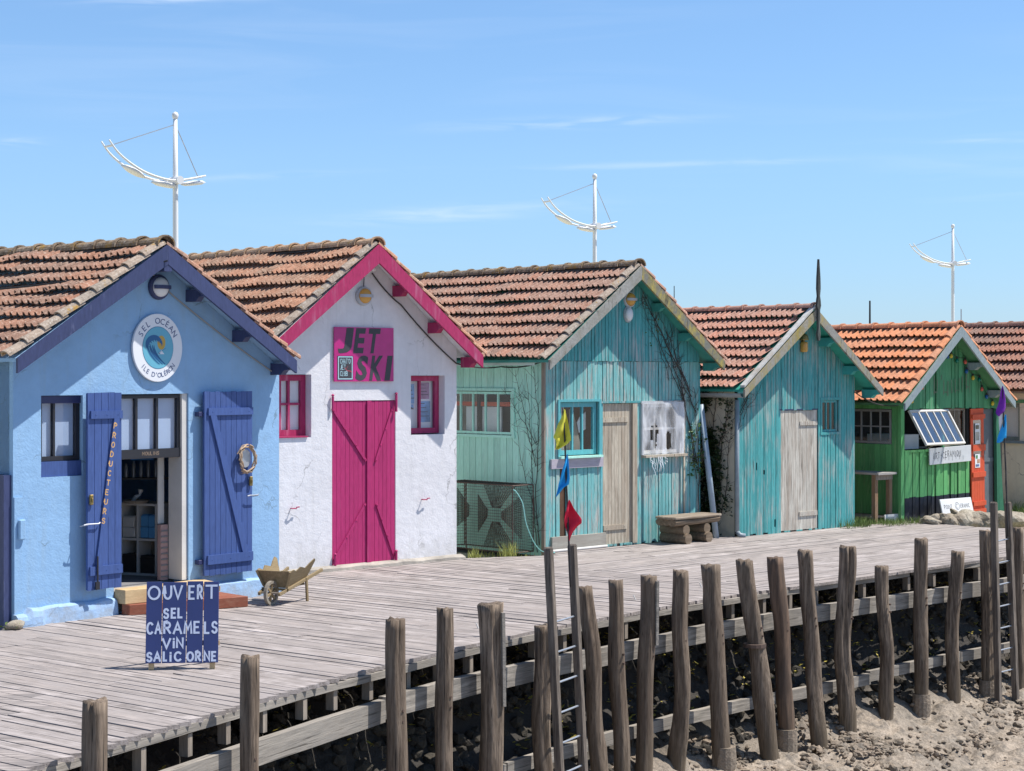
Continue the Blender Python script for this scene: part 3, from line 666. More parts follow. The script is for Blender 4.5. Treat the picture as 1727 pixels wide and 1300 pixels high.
# nails and pegs standing on the boards near the edge
# ------------------------------------------------------------------ ladders with flag canes
def ladder(ul, ur, vt_l, vt_r, ubl, ubr, vb, off, rungs, label, wr):
    sl, sr = edge_u(ul, off), edge_u(ur, off); pl, pr = edge_at(sl, off), edge_at(sr, off)
    tl, tr = Vector((pl.x, pl.y, zat(pl, vt_l))), Vector((pr.x, pr.y, zat(pr, vt_r)))
    zb = -2.05; lean = Vector((.79, -.61, 0))
    def foot(t, ub):
        bz = zat(t, vb); k = (ub - CX) / FOC; dx = (k * t.y - t.x) * (t.z - zb) / (t.z - bz); q = Vector((t.x, t.y, zb)) + edge_tan(sl) * 0
        return Vector((t.x + dx * .8, t.y - dx * .7, zb))
    fl, fr = foot(tl, ubl), foot(tr, ubr)
    t = thing('ladder', label, 'ladder', fl, 0, 'ladders fixed to the boardwalk edge')
    tn = edge_tan(sl)
    for (f_, t_) in ((fl, tl), (fr, tr)):
        mb = MB(); a, b = f_ - fl, t_ - fl; mb.bar(a, b - Vector((0, 0, wr * .4)), wr, wr * 1.25, tn.cross(Vector((0, 0, 1))))
        ax = (b - a).normalized(); x = ax.cross(tn.cross(Vector((0, 0, 1)))).normalized()
        z_ = x.cross(ax); m = Matrix((x, z_, ax)).transposed().to_4x4(); m.translation = b - Vector((0, 0, wr * .41))
        arc = [(wr / 2 * math.cos(q), wr * .5 * math.sin(q)) for q in [math.pi * k / 8 for k in range(9)]]
        mb.prism([(p[0], p[1]) for p in arc], -wr * .625, wr * .625, m); mb.build('rail', M['rail_wood'], t, bevel=.004)
    for k in range(rungs[2]):
        z = rungs[0] - rungs[1] * k; fa = (z - zb) / (tl.z - zb); fb = (z + .02 - zb) / (tr.z - zb)
        mb = MB(); mb.tube([fl.lerp(tl, fa) - fl, fr.lerp(tr, fb) - fl], .0105, 8); mb.build('rung', M['steel'], t)
    return tl, tr
tl1, tr1 = ladder(925, 965, 923, 918, 948, 988, 1300, .42, (.16, .283, 8), 'near wooden ladder with steel rungs, below the yellow, blue and red pennants', .060)
tl2, tr2 = ladder(1676, 1700, 847, 847, 1683, 1712, 1150, .42, (.30, .285, 7), 'far wooden ladder with steel rungs at the right end of the pile row', .065)
# ------------------------------------------------------------------ hut builders (all in a hut's own frame)
SIDE = lambda x0: Matrix(((0, 1, 0, x0), (-1, 0, 0, 0), (0, 0, 1, 0), (0, 0, 0, 1)))    # front-wall frame -> left side wall: x' runs out of the hut towards the front
# on the side wall x' = -depth, y' = distance in from the outer face
ID = Matrix.Identity(4)
def wall_panel(name, mat, parent, x0, x1, top, holes, y0, y1, m=ID, z0=0.0, extra=()):
    """a wall with real openings: strips between the openings' edges, each a closed prism"""
    xs = sorted(set([x0, x1] + [h[0] for h in holes] + [h[1] for h in holes] + [e for e in extra if x0 < e < x1])); mb = MB()
    for a, b in zip(xs, xs[1:]):
        mid = (a + b) / 2; hs = sorted([(h[2], h[3]) for h in holes if h[0] < mid < h[1]]); z = z0
        for lo, hi in hs + [(None, None)]:
            if lo is None: mb.prism([(a, z), (b, z), (b, top(b)), (a, top(a))], y0, y1, m)
            else:
                if lo > z + .001: mb.prism([(a, z), (b, z), (b, lo), (a, lo)], y0, y1, m)
                z = hi
    me = mb.mesh(name)
    bm = bmesh.new(); bm.from_mesh(me); bmesh.ops.remove_doubles(bm, verts=bm.verts, dist=1e-5)
    seen = {}
    for f in bm.faces: seen.setdefault(tuple(round(c, 4) for c in f.calc_center_median()), []).append(f)
    bmesh.ops.delete(bm, geom=[f for fs in seen.values() if len(fs) > 1 for f in fs], context='FACES_ONLY')
    bm.to_mesh(me); bm.free()
    return obj(name, me, mat, parent)
def board_wall(parent, mat, x0, x1, zb, top, holes, y, width, m=ID, seed=0, extra=(), gap=.004, th=.02, jy=.004, zj=.0, lean=0.0, mat2=None, z2=None, name='board', skip=()):
    """vertical boards, each an object, cut round the openings"""
    rnd = random.Random(seed); brk = sorted(set([x0, x1] + [h[0] for h in holes] + [h[1] for h in holes] + [e for e in extra if x0 < e < x1])); xs = []
    for a, b in zip(brk, brk[1:]):
        n = max(1, round((b - a) / width)); xs += [(a + (b - a) * i / n, a + (b - a) * (i + 1) / n) for i in range(n)]
    for i, (a, b) in enumerate(xs):
        if i in skip: continue
        mid = (a + b) / 2; hs = sorted([(h[2], h[3]) for h in holes if h[0] - 1e-6 < mid < h[1] + 1e-6]); z = zb(mid) if callable(zb) else zb; segs = []
        for lo, hi in hs:
            if lo > z + .02: segs.append((z, lo, False))
            z = hi
        segs.append((z, None, True)); g = gap * rnd.uniform(.4, 1.6); off = rnd.uniform(-jy, jy); tw = rnd.uniform(-jy, jy)
        for k, (lo, hi, last) in enumerate(segs):
            ta, tb = (top(a), top(b)) if last else (hi, hi)
            if last and max(ta, tb) < lo + .02: continue
            lo2 = lo + (rnd.uniform(-zj, zj) if k == 0 else 0); mb = MB(); A, B = a + g / 2, b - g / 2
            for yy in (y - th + off, y + off):
                for (X, Z, s_) in ((A, lo2, 0), (B, lo2, 1), (B, tb, 1), (A, ta, 0)): mb.v.append(tuple(m @ Vector((X, yy + tw * s_, Z))))
            mb.f = [(0, 1, 2, 3), (7, 6, 5, 4), (0, 4, 5, 1), (1, 5, 6, 2), (2, 6, 7, 3), (3, 7, 4, 0)]
            mm = mat
            if mat2 is not None and lo2 < .2 and not callable(z2) and (hi or ta) > z2:   # two-tone board: lower end painted in another colour
                mb2 = MB(); mb2.v = list(mb.v); mb2.f = list(mb.f)
                o = mb.build(name, mat, parent); o.data.materials.append(mat2); me = o.data
                bm = bmesh.new(); bm.from_mesh(me); bmesh.ops.bisect_plane(bm, geom=bm.verts[:] + bm.edges[:] + bm.faces[:], plane_co=(0, 0, z2 + rnd.uniform(-.01, .01)), plane_no=(0, 0, 1))
                for f in bm.faces:
                    if f.calc_center_median().z < z2: f.material_index = 1
                bm.to_mesh(me); bm.free()
            else: mb.build(name, mm, parent)
def frame_ring(mb, x0, x1, z0, z1, w_, y0, y1, m=ID):
    mb.box(x0, x1, y0, y1, z1 - w_, z1, m); mb.box(x0, x1, y0, y1, z0, z0 + w_, m)
    mb.box(x0, x0 + w_, y0, y1, z0 + w_, z1 - w_, m); mb.box(x1 - w_, x1, y0, y1, z0 + w_, z1 - w_, m)
def window(parent, x0, x1, z0, z1, y, fmat, nv=1, nh=0, fw=.05, fd=.05, mw=.025, glass='glass', m=ID, behind=None, bd=.05, name='window', hz=None, split=None):
    mb = MB(); frame_ring(mb, x0, x1, z0, z1, fw, y, y + fd, m)
    xs = [x0 + fw + (x1 - x0 - 2 * fw) * i / (nv + 1) for i in range(nv + 2)]
    if split: xs = [x0 + fw] + [x0 + fw + (x1 - x0 - 2 * fw) * q for q in split] + [x1 - fw]
    for x in xs[1:-1]: mb.box(x - mw / 2, x + mw / 2, y + .004, y + fd - .004, z0 + fw, z1 - fw, m)
    zs = [z0 + fw + (z1 - z0 - 2 * fw) * i / (nh + 1) for i in range(nh + 2)] if hz is None else [z0 + fw] + list(hz) + [z1 - fw]
    for z in zs[1:-1]:
        for a, b in zip(xs, xs[1:]): mb.box(a + mw / 2, b - mw / 2, y + .008, y + fd - .008, z - mw / 2, z + mw / 2, m)
    wo_ = mb.build(name, fmat, parent)
    for a, b in zip(xs, xs[1:]):
        for c, d in zip(zs, zs[1:]):
            p = MB(); p.box(a, b, y + fd * .5 - .002, y + fd * .5 + .002, c, d, m); p.build('pane', M[glass], wo_)
    if behind:
        p = MB(); p.box(x0 + .01, x1 - .01, y + fd + bd, y + fd + bd + .01, z0 + .01, z1 - .01, m); p.build('pane_backing', M[behind], wo_)  # blinds; the blue sheets stand in for sky reflected in the glass
    return wo_
TILE = {}
def tile_mesh(w_, l_, rib=.034, kind='tile'):
    key = (round(w_, 3), round(l_, 3), kind)
    if key in TILE: return TILE[key]
    mb = MB(); prof = []
    for k in range(2):
        o = k * w_ / 2
        for fx, fz in ((0, .04), (.10, .9), (.22, 1), (.34, .9), (.46, .04), (.75, 0)): prof.append((o + fx * w_ / 2, fz * rib))
    prof.append((w_ + .006, rib * .1)); n = len(prof)
    for yy, dz in ((0, .0), (l_, 0)):
        for x, z in prof: mb.v.append((x, yy, z + dz))
    mb.f = [(i, i + 1, n + i + 1, n + i) for i in range(n - 1)]
    for x, z in prof: mb.v.append((x, .004, z - .013))
    mb.f += [(2 * n + i, 2 * n + i + 1, i + 1, i) for i in range(n - 1)]
    for x, z in prof[::3]: pass
    me = mb.mesh('tile', False)
    TILE[key] = me; return me
def gable_roof(parent, cx, zap, hw, ze, ov, depth, tmat, rmat, vmat, ncourse, vis=4.2, seed=0, fm=None, fh=.20, right_vis=.5, wob=.02, under=None, tw=.21, fdrop=0.0, verge=True, eave_board=None, ridge_r=.085):
    """cx,zap apex; hw half span at the eave; ze eave height; ov overhang at the front"""
    rnd = random.Random(seed); rise = zap - ze; sl = math.hypot(hw, rise); ang = math.atan2(rise, hw)
    # timber slab that carries the tiles
    mb = MB(); t = .035
    mb.prism([(cx - hw, ze - .01), (cx, zap - .01), (cx + hw, ze - .01), (cx + hw, ze - .01 - t), (cx, zap - .01 - t), (cx - hw, ze - .01 - t)], -ov + .002, depth)
    roof = mb.build('roof', under or M['oldwood'], parent)
    course = sl / ncourse; tl = course + .07; me = tile_mesh(tw, tl)
    if not len(me.materials): pass
    me = me.copy(); me.materials.clear(); me.materials.append(tmat)
    tilt = math.asin(min(.35, .080 / tl)); stuff = MB(); ncol = int((depth + ov - .12) / tw)
    for side in (-1, 1):
        # slope basis: X along the ridge, Y up the slope, Z out of it
        up = Vector((-side * hw, 0, rise)).normalized(); nn = Vector((side * rise, 0, hw)).normalized()
        xr = up.cross(nn)       # along +-y
        for j in range(ncol):
            yy = -ov + .13 + j * tw
            for i in range(ncourse):
                basep = Vector((cx + side * hw, yy, ze)) + up * (i * course - .05)
                start = basep + (Vector((0, tw, 0)) if xr.y < 0 else Vector((0, 0, 0)))
                wz = wob * noise.noise(Vector((yy * .9, i * .5, seed))) + rnd.uniform(-.004, .004); start = start + up * rnd.gauss(0, .006)
                rot = Matrix((xr, up, nn)).transposed().to_4x4() @ Matrix.Rotation(-tilt + rnd.uniform(-.006, .006), 4, 'X') @ Matrix.Rotation(rnd.gauss(0, .010), 4, 'Z')
                mt = Matrix.Translation(start + nn * (.082 + wz)) @ rot
                lim = vis if side < 0 else right_vis
                if yy < lim: o = obj('tile', me, None, roof); o.matrix_local = mt
                else: stuff.add([mt @ v.co for v in me.vertices], [tuple(p.vertices) for p in me.polygons])
    if stuff.v: stuff.build('tile', tmat, roof, kind='stuff')
    # ridge tiles: half round, each with a raised collar at its front end
    rl = .36; k = 0; y = -ov - .01
    while y < depth:
        mb = MB(); r0 = ridge_r; n = 9; rings = [(y, r0 * 1.22), (y + .045, r0 * 1.22), (y + .055, r0 * 1.0), (y + rl + .03, r0 * .92)]
        zc = zap + .048 - r0 * .35 + wob * .6 * noise.noise(Vector((y * .9, 2, seed))) + rnd.uniform(-.004, .004)
        for (yy, rr_) in rings:
            for q in range(n + 1):
                a = math.pi * (-.02 + 1.04 * q / n); mb.v.append((cx + math.cos(a) * rr_ * 1.15, yy, zc + math.sin(a) * rr_))
            for q in range(n, -1, -1):
                a = math.pi * (-.02 + 1.04 * q / n); mb.v.append((cx + math.cos(a) * (rr_ - .016) * 1.15, yy, zc + math.sin(a) * (rr_ - .016)))
        w2 = 2 * (n + 1)
        for i in range(len(rings) - 1):
            for q in range(w2): mb.f.append((i * w2 + q, i * w2 + (q + 1) % w2, (i + 1) * w2 + (q + 1) % w2, (i + 1) * w2 + q))
        mb.f += [tuple(q for q in (a, a + 1, w2 - 2 - a, w2 - 1 - a)) for a in range(n)]
        mb.build('ridge_tile', rmat, roof, smooth=False); y += rl; k += 1
    # mortar bed under the ridge tiles, coloured dark as the shaded gap
    mb = MB(); mb.prism([(cx - .10, zap - .02), (cx - .03, zap + .052), (cx + .03, zap + .052), (cx + .10, zap - .02)], -ov + .02, depth - .02); mb.build('ridge_mortar', M['gap_shade_mortar'], roof)
    # verge tiles along the front rakes
    if verge:
        for side in (-1, 1):
            up = Vector((-side * hw, 0, rise)).normalized(); nn = Vector((side * rise, 0, hw)).normalized()
            for i in range(ncourse):
                b0 = Vector((cx + side * hw, -ov + .055, ze)) + up * (i * course - .06); l_ = course + .07; mb = MB(); n = 7; r0 = .062
                for (q, rr_, hh) in ((0, r0 * 1.12, .048), (l_, r0 * .95, .018)):
                    for e in range(n + 1):
                        a = math.pi * e / n; c = b0 + up * q + nn * (hh + math.sin(a) * rr_ * .9) + Vector((0, math.cos(a) * rr_, 0)); mb.v.append(tuple(c))
                    for e in range(n, -1, -1):
                        a = math.pi * e / n; r2 = rr_ - .014; c = b0 + up * q + nn * (hh + math.sin(a) * r2 * .9 - .004) + Vector((0, math.cos(a) * r2, 0)); mb.v.append(tuple(c))
                w2 = 2 * (n + 1)
                for q in range(w2): mb.f.append((q, (q + 1) % w2, w2 + (q + 1) % w2, w2 + q))
                mb.f += [(a, a + 1, w2 - 2 - a, w2 - 1 - a) for a in range(n)]
                mb.build('verge_tile', vmat if side < 0 else tmat, roof, smooth=False)
    # bargeboards
    if fm:
        fms = fm if isinstance(fm, tuple) else (fm, fm)
        for side in (-1, 1):
            lo = .03; x_e = cx + side * (hw + .0)
            poly = [(x_e, ze - .012 - fdrop), (cx + side * .001, zap + .004 - fdrop), (cx + side * .001, zap + .004 - fh - fdrop), (x_e, ze - .012 - fh * .72 - fdrop)]
            if side > 0: poly = poly[::-1]
            MBp = MB(); MBp.prism(poly, -ov - .035, -ov - .001); MBp.build('bargeboard', fms[0 if side < 0 else 1], roof)
    return roof
def purlin_ends(parent, cx, zap, hw, ze, ov, mat, fr=(.0, .35, .7, 1.0), drop=.04, w_=.07, h_=.12, side=1):
    """shaped brackets that carry the overhang"""
    for f in fr:
        for s_ in ((-1, 1) if side == 0 else (side,)):
            x = cx + s_ * hw * f; z = zap + (ze - zap) * f - .05 - drop; mb = MB()
            m = Matrix(((0, 1, 0, x), (1, 0, 0, 0), (0, 0, 1, 0), (0, 0, 0, 1)))
            mb.prism([(.0, z - h_), (0, z), (-ov + .01, z), (-ov + .01, z - h_ * .55), (-ov * .72, z - h_ * .62), (-ov * .55, z - h_)], -w_ / 2, w_ / 2, m); mb.build('purlin_end', mat, parent)
def round_lamp(fr, x, z, y, r, body, glassn, label, bar=True, band=None):
    t = thing('bulkhead_lamp', label, 'lamp', fr.w(x, y, z), fr.a, 'bulkhead lamps in the gables')
    rx = Matrix.Rotation(R(90), 4, 'X')
    mb = MB(); mb.lathe([(r, 0), (r, .02), (r * .96, .035), (r * .82, .045)], 24, rx); mb.build('lamp_body', M[body], t, smooth=False)
    mb = MB(); mb.lathe([(r * .80, .03), (r * .76, .06), (r * .6, .085), (r * .35, .10), (r * .05, .105)], 20, rx); mb.build('lamp_glass', M[glassn], t, smooth=True)
    if bar:
        mb = MB(); pts = []
        for k in range(9):
            a = -1.15 + 2.3 * k / 8; pts.append((math.sin(a) * r * .92, -.035 - .082 * math.cos(a) ** .8 if abs(a) < 1.5 else -.035, 0))
        for p, q in zip(pts, pts[1:]): mb.bar(p, q, .012, r * .30, (0, 0, 1))
        mb.build('guard_bar', M[band or body], t)
    return t

# ------------------------------------------------------------------ lettering
def arc(cx, cy, rx, ry, a0, a1, n=12): return [(cx + rx * math.cos(R(a0 + (a1 - a0) * i / n)), cy + ry * math.sin(R(a0 + (a1 - a0) * i / n))) for i in range(n + 1)]
GL = {
 'A': [[(0, 0), (.5, 1), (1, 0)], [(.2, .36), (.8, .36)]], 'B': [[(0, 0), (0, 1), (.55, 1)] + arc(.55, .77, .33, .23, 90, -90, 6) + [(.1, .54)], [(.5, .5)] + arc(.55, .26, .42, .26, 90, -90, 8) + [(0, 0)]],
 'C': [arc(.55, .5, .5, .5, 45, 315, 14)], 'D': [[(0, 0), (0, 1), (.4, 1)] + arc(.4, .5, .55, .5, 90, -90, 10) + [(0, 0)]],
 'E': [[(.85, 1), (0, 1), (0, 0), (.88, 0)], [(.06, .52), (.7, .52)]], 'G': [arc(.55, .5, .5, .5, 45, 340, 14) + [(1, .45), (.6, .45)]], 'H': [[(0, 0), (0, 1)], [(1, 0), (1, 1)], [(.05, .5), (.95, .5)]],
 'I': [[(.5, 0), (.5, 1)]], 'i': [[(.5, 0), (.5, .68)], [(.44, .95), (.56, .95)]], 'J': [[(.8, 1), (.8, .3)] + arc(.45, .3, .35, .3, 0, -160, 8)], 'L': [[(0, 1), (0, 0), (.8, 0)]],
 'M': [[(0, 0), (.1, 1), (.5, .35), (.9, 1), (1, 0)]], 'N': [[(0, 0), (0, 1), (1, 0), (1, 1)]], 'O': [arc(.5, .5, .5, .5, 90, 450, 20)], 'P': [[(0, 0), (0, 1), (.5, 1)] + arc(.5, .74, .4, .26, 90, -90, 8) + [(.06, .48)]],
 'Q': [arc(.5, .5, .5, .5, 90, 450, 20), [(.6, .3), (1, -.05)]], 'R': [[(0, 0), (0, 1), (.5, 1)] + arc(.5, .74, .4, .26, 90, -90, 8) + [(.06, .48)], [(.4, .46), (.95, 0)]],
 'S': [arc(.5, .75, .42, .25, 20, 270, 10) + arc(.5, .25, .45, .25, 90, -160, 10)[1:]], 'T': [[(0, 1), (1, 1)], [(.5, .95), (.5, 0)]], 'U': [[(0, 1), (0, .4)] + arc(.5, .4, .5, .4, 180, 360, 10) + [(1, 1)]],
 'V': [[(0, 1), (.5, 0), (1, 1)]], '+': [[(.2, .5), (.8, .5)], [(.5, .25), (.5, .47)], [(.5, .53), (.5, .78)]], "'": [[(.5, 1), (.45, .75)]], 'e': [[(.1, .35), (.85, .4)] + arc(.48, .36, .37, .36, 10, 310, 10)]}
def stroke(mb, pts, w_, y, m):
    """one ribbon with mitred corners in the xz plane"""
    pts = [Vector((p[0], p[1])) for p in pts]; n = len(pts); b = len(mb.v); closed = (pts[0] - pts[-1]).length < 1e-6
    if not closed:      # ends carried on by half the width
        pts[0] = pts[0] - (pts[1] - pts[0]).normalized() * w_ * .35; pts[-1] = pts[-1] + (pts[-1] - pts[-2]).normalized() * w_ * .35
    for i in range(n):
        d0 = (pts[i] - pts[i - 1]).normalized() if i else ((pts[-1] - pts[-2]).normalized() if closed else (pts[1] - pts[0]).normalized())
        d1 = (pts[i + 1] - pts[i]).normalized() if i < n - 1 else ((pts[1] - pts[0]).normalized() if closed else d0)
        d = d0 + d1
        if d.length < .3: d = d1
        d.normalize(); nr = Vector((-d.y, d.x)); c = max(.45, abs(nr.dot(Vector((-d1.y, d1.x)))))
        for s_ in (-1, 1):
            q = pts[i] + nr * (s_ * w_ / 2 / c); mb.v.append(tuple(m @ Vector((q.x, y, q.y))))
    for i in range(n - 1): mb.f.append((b + 2 * i, b + 2 * i + 2, b + 2 * i + 3, b + 2 * i + 1))
def write(mb, text, x, z, h, cw, w_, y, m=ID, sp=.35, widths=None, jit=0, seed=1, shear=0.0):
    rnd = random.Random(seed); cx_ = x; lay_ = 0
    for i, ch in enumerate(text):
        if ch == ' ': cx_ += cw * .6; continue
        c_w = cw * {'I': .35, 'i': .35, "'": .3, 'M': 1.25, 'W': 1.3, '+': .9}.get(ch, 1); jz = rnd.uniform(-jit, jit) * h
        for pl in GL[ch]:
            off = {'I': -.5 * cw + c_w / 2, 'i': -.5 * cw + c_w / 2, "'": -.5 * cw + c_w / 2}.get(ch, 0); sc = cw if ch in "Ii'" else c_w
            stroke(mb, [(cx_ + off + p[0] * sc + shear * p[1] * h, z + jz + p[1] * h) for p in pl], w_, y - .0004 * (lay_ % 3), m); lay_ += 1
        cx_ += c_w + cw * sp
    return cx_
def font_mesh(text, extrude=.0015, offset=0.0):
    cu = bpy.data.curves.new('t', 'FONT'); cu.body = text; cu.extrude = extrude; cu.offset = offset; cu.size = 1; cu.resolution_u = 3
    o = bpy.data.objects.new('t', cu); C.objects.link(o); bpy.context.view_layer.update()
    me = bpy.data.meshes.new_from_object(o.evaluated_get(bpy.context.evaluated_depsgraph_get())); bpy.data.objects.remove(o)
    return me
def font_fit(mb, text, x0, x1, z0, z1, y, m=ID, offset=0.0, shear=0.0, th=.002):
    me = font_mesh(text, .001, offset); xs = [v.co.x for v in me.vertices]; ys = [v.co.y for v in me.vertices]; zs = [v.co.z for v in me.vertices]
    a, b, c, d = min(xs), max(xs), min(ys), max(ys); vs = []
    w_ = (x1 - x0) - abs(shear) * (z1 - z0)
    for v in me.vertices:
        fx, fz = (v.co.x - a) / (b - a), (v.co.y - c) / (d - c)
        vs.append(m @ Vector((x0 + fx * w_ + shear * fz * (z1 - z0), y - (th if v.co.z > 0 else 0), z0 + fz * (z1 - z0))))
    mb.add(vs, [tuple(p.vertices) for p in me.polygons])
def disc(mb, cx_, cz, rx, rz, y0, y1, m=ID, n=48): mb.prism([(cx_ + rx * math.cos(2 * math.pi * k / n), cz + rz * math.sin(2 * math.pi * k / n)) for k in range(n)], y0, y1, m)
M['gap_shade_mortar'] = paint('gap_shade_dark_mortar', (.07, .06, .05), .95, .5)  # dark colour stands in for shade in the gap under ridge tiles
# ================================================================== HUT 1, blue plaster shop
def roofline(cx, zap, hw, ze, sub=.05): return lambda x: zap - abs(x - cx) * (zap - ze) / hw - sub
h1 = thing('blue_shop_hut', 'light blue plastered hut with navy bargeboards and open double shutters, a salt shop', 'hut', H1.o, H1.a, 'cabins in a row along the boardwalk')
W1 = 3.58; R1 = (1.68, 3.84, 1.86, 2.66); top1 = roofline(*R1)
holes1 = [(.33, .84, 1.46, 2.28), (1.235, 2.24, .02, 2.285)]
w1 = wall_panel('wall', M['blue_plaster'], h1, 0, W1, top1, holes1, 0, .25, extra=(R1[0],), z0=-.12)
wall_panel('wall', M['blue_plaster'], h1, -6, -.25, lambda x: top1(0), [(-1.15, -.06, .05, 1.50)], 0, .22, SIDE(0), z0=-.12)
wall_panel('wall', M['blue_plaster'], h1, 0.25, 6, lambda x: top1(0), [], 0, .2, Matrix(((0, -1, 0, W1), (1, 0, 0, 0), (0, 0, 1, 0), (0, 0, 0, 1))), z0=-.12)
wall_panel('wall', M['blue_plaster'], h1, 0.22, W1 - .2, top1, [], 5.8, 6, extra=(R1[0],), z0=-.12)
# side wall is 1.15..0.06 deep open for a gate leaf, painted dark blue, standing open against the wall
gb = MB(); gb.box(-.05, 0, .10, 1.1, .02, 1.50); sg = gb.build('side_gate', M['navy_dark'], h1)
for z in (.3, 1.25):
    b = MB(); b.box(-.075, -.052, .12, 1.08, z, z + .09); b.build('gate_batten', M['navy_dark'], sg)
for i in range(6):
    b = MB(); b.box(-.064, -.0505, .11 + i * .165, .11 + i * .165 + .155, .05, 1.48); b.build('plank', M['navy_dark'], sg)
b = MB(); b.box(-.09, -.004, .025, .09, -.05, 1.50); b.build('gate_post', M['navy'], h1)
# plinth, uneven skirt of render
mb = MB(); n = 16
M['plinth'] = plaster('blue_plinth_render', (.33, .50, .74), (.30, .30, .29), z1=.22)
for (xa, xb, h_) in ((-.01, 1.23, .17), (2.36, 3.60, .20)):
    mb = MB(); b0_ = len(mb.v); nn_ = 22
    for i in range(nn_ + 1):
        x = xa + (xb - xa) * i / nn_; e = noise.noise(Vector((x * 3, 1, 0))); o = -.07 - .02 * e - (.03 if x < .3 else 0); h2 = h_ + .02 * noise.noise(Vector((x * 5, 4, 0))) - (.05 if x < .12 else 0)
        for (yy, zz) in ((o - .02, -.1), (o - .015 * e, h2 * .55), (o + .01, h2 - .02), (o + .035, h2), (.01, h2 + .006)): mb.v.append((x, yy, zz))
    for i in range(nn_):
        for k in range(4): mb.f.append((b0_ + i * 5 + k, b0_ + (i + 1) * 5 + k, b0_ + (i + 1) * 5 + k + 1, b0_ + i * 5 + k + 1))
    mb.f += [(b0_, b0_ + 1, b0_ + 2, b0_ + 3, b0_ + 4), tuple(b0_ + nn_ * 5 + k for k in (4, 3, 2, 1, 0))]
    mb.build('plinth', M['plinth'], h1, smooth=False)
b = MB(); b.box(.005, .105, -.016, .0, .1, 1.28); b.build('corner_pilaster', M['blue_plaster'], h1)
b = MB(); b.box(.04, .115, -.055, -.017, .86, 1.06); b.build('meter_box', M['blue_plaster'], h1, bevel=.01)
gable_roof(h1, *R1, .30, 6.1, M['tile1'], M['ridge1'], M['verge1'], 9, 3.4, 1, M['navy'], .20, under=M['blue_plaster'], wob=.05)
purlin_ends(h1, *R1, .30, M['navy'], fr=(.30, .66, .97), side=1, drop=.03, w_=.08, h_=.13)
b = MB(); b.box(R1[0] - .05, R1[0] + .05, -.33, .0, R1[1] - .27, R1[1] - .06); b.build('ridge_beam_end', M['navy'], h1)
# window left of the door
wn = window(h1, .332, .838, 1.62, 2.278, .05, M['black_paint'], nv=1, fw=.045, glass='glass_clear', behind='sky_reflection', bd=.004, split=(.36,))
b = MB(); b.box(.334, .836, .02, .2, 1.462, 1.615); b.build('window_sill', M['navy_light'], h1)
b = MB(); b.box(.334, .836, .03, .118, 2.20, 2.276); b.build('window_head', M['navy_dark'], h1)
# door opening: jambs, top sash, threshold
b = MB(); b.box(2.165, 2.236, .02, .24, .27, 2.283); b.build('door_jamb', M['white_wood'], h1)
b = MB(); b.box(1.237, 1.262, .02, .24, .27, 2.283); b.build('door_jamb', M['navy_dark'], h1)
fan = window(h1, 1.264, 2.163, 1.60, 2.272, .05, M['black_paint'], nv=2, fw=.035, glass='glass_clear', behind='sky_reflection', bd=.004, name='door_top_sash', mw=.03)
b = MB(); b.box(1.266, 2.16, .042, .049, 1.602, 1.70); b.build('sash_rail', M['black_paint'], fan)
b = MB(); write(b, 'MOULINS', 1.64, 1.635, .035, .026, .006, .0395, sp=.35); b.build('lettering', paint('faded_gold_letters', (.30, .22, .16), .5), fan)
b = MB(); b.box(1.24, 2.235, .0, .26, .02, .235); b.build('threshold', M['concrete'], h1)
# interior
def inbox(name, mat, *a):
    q = MB(); q.box(*a); q.build(name, mat, h1)
inbox('inner_floor', M['inner_wall'], .25, 3.38, .262, 3.2, .1, .25); inbox('inner_partition', M['inner_wall'], .25, 3.38, 3.2, 3.3, .25, 2.5)
inbox('inner_ceiling', M['inner_wall'], .22, 3.38, .252, 3.3, 2.5, 2.54)
inbox('pink_screen', paint('pink_fluted_screen', (.40, .27, .26), .7), 2.06, 2.158, .245, .30, .26, .86)
inbox('paper_roll_stand', M['white_wood'], 2.08, 2.16, .31, .33, .87, 1.72)
for i in range(9): inbox('screen_slat', M['inner_wall'], 2.065, 2.155, .235, .2445, .29 + i * .062, .305 + i * .062)
SHO, SHR = (-4.40, 19.93, .25), R(-22)
def local_thing(name, label, cat, w_, rz, group=None): return thing(name, label, cat, w_, rz, group)
sh = thing('shelf_unit', 'white cube shelf unit standing inside the open door of the blue hut', 'shelf', SHO, SHR)
mb = MB()
for x in (0, .24, .48): mb.box(x - .012 + .0, x + .012, 0, .38, 0, .80)
for z in (0.012, .40, .79): mb.box(-.011, .491, .001, .379, z - .012, z + .013)
mb.box(-.01, .49, .37, .379, .02, .79); mb.build('carcass', M['white_wood'], sh)
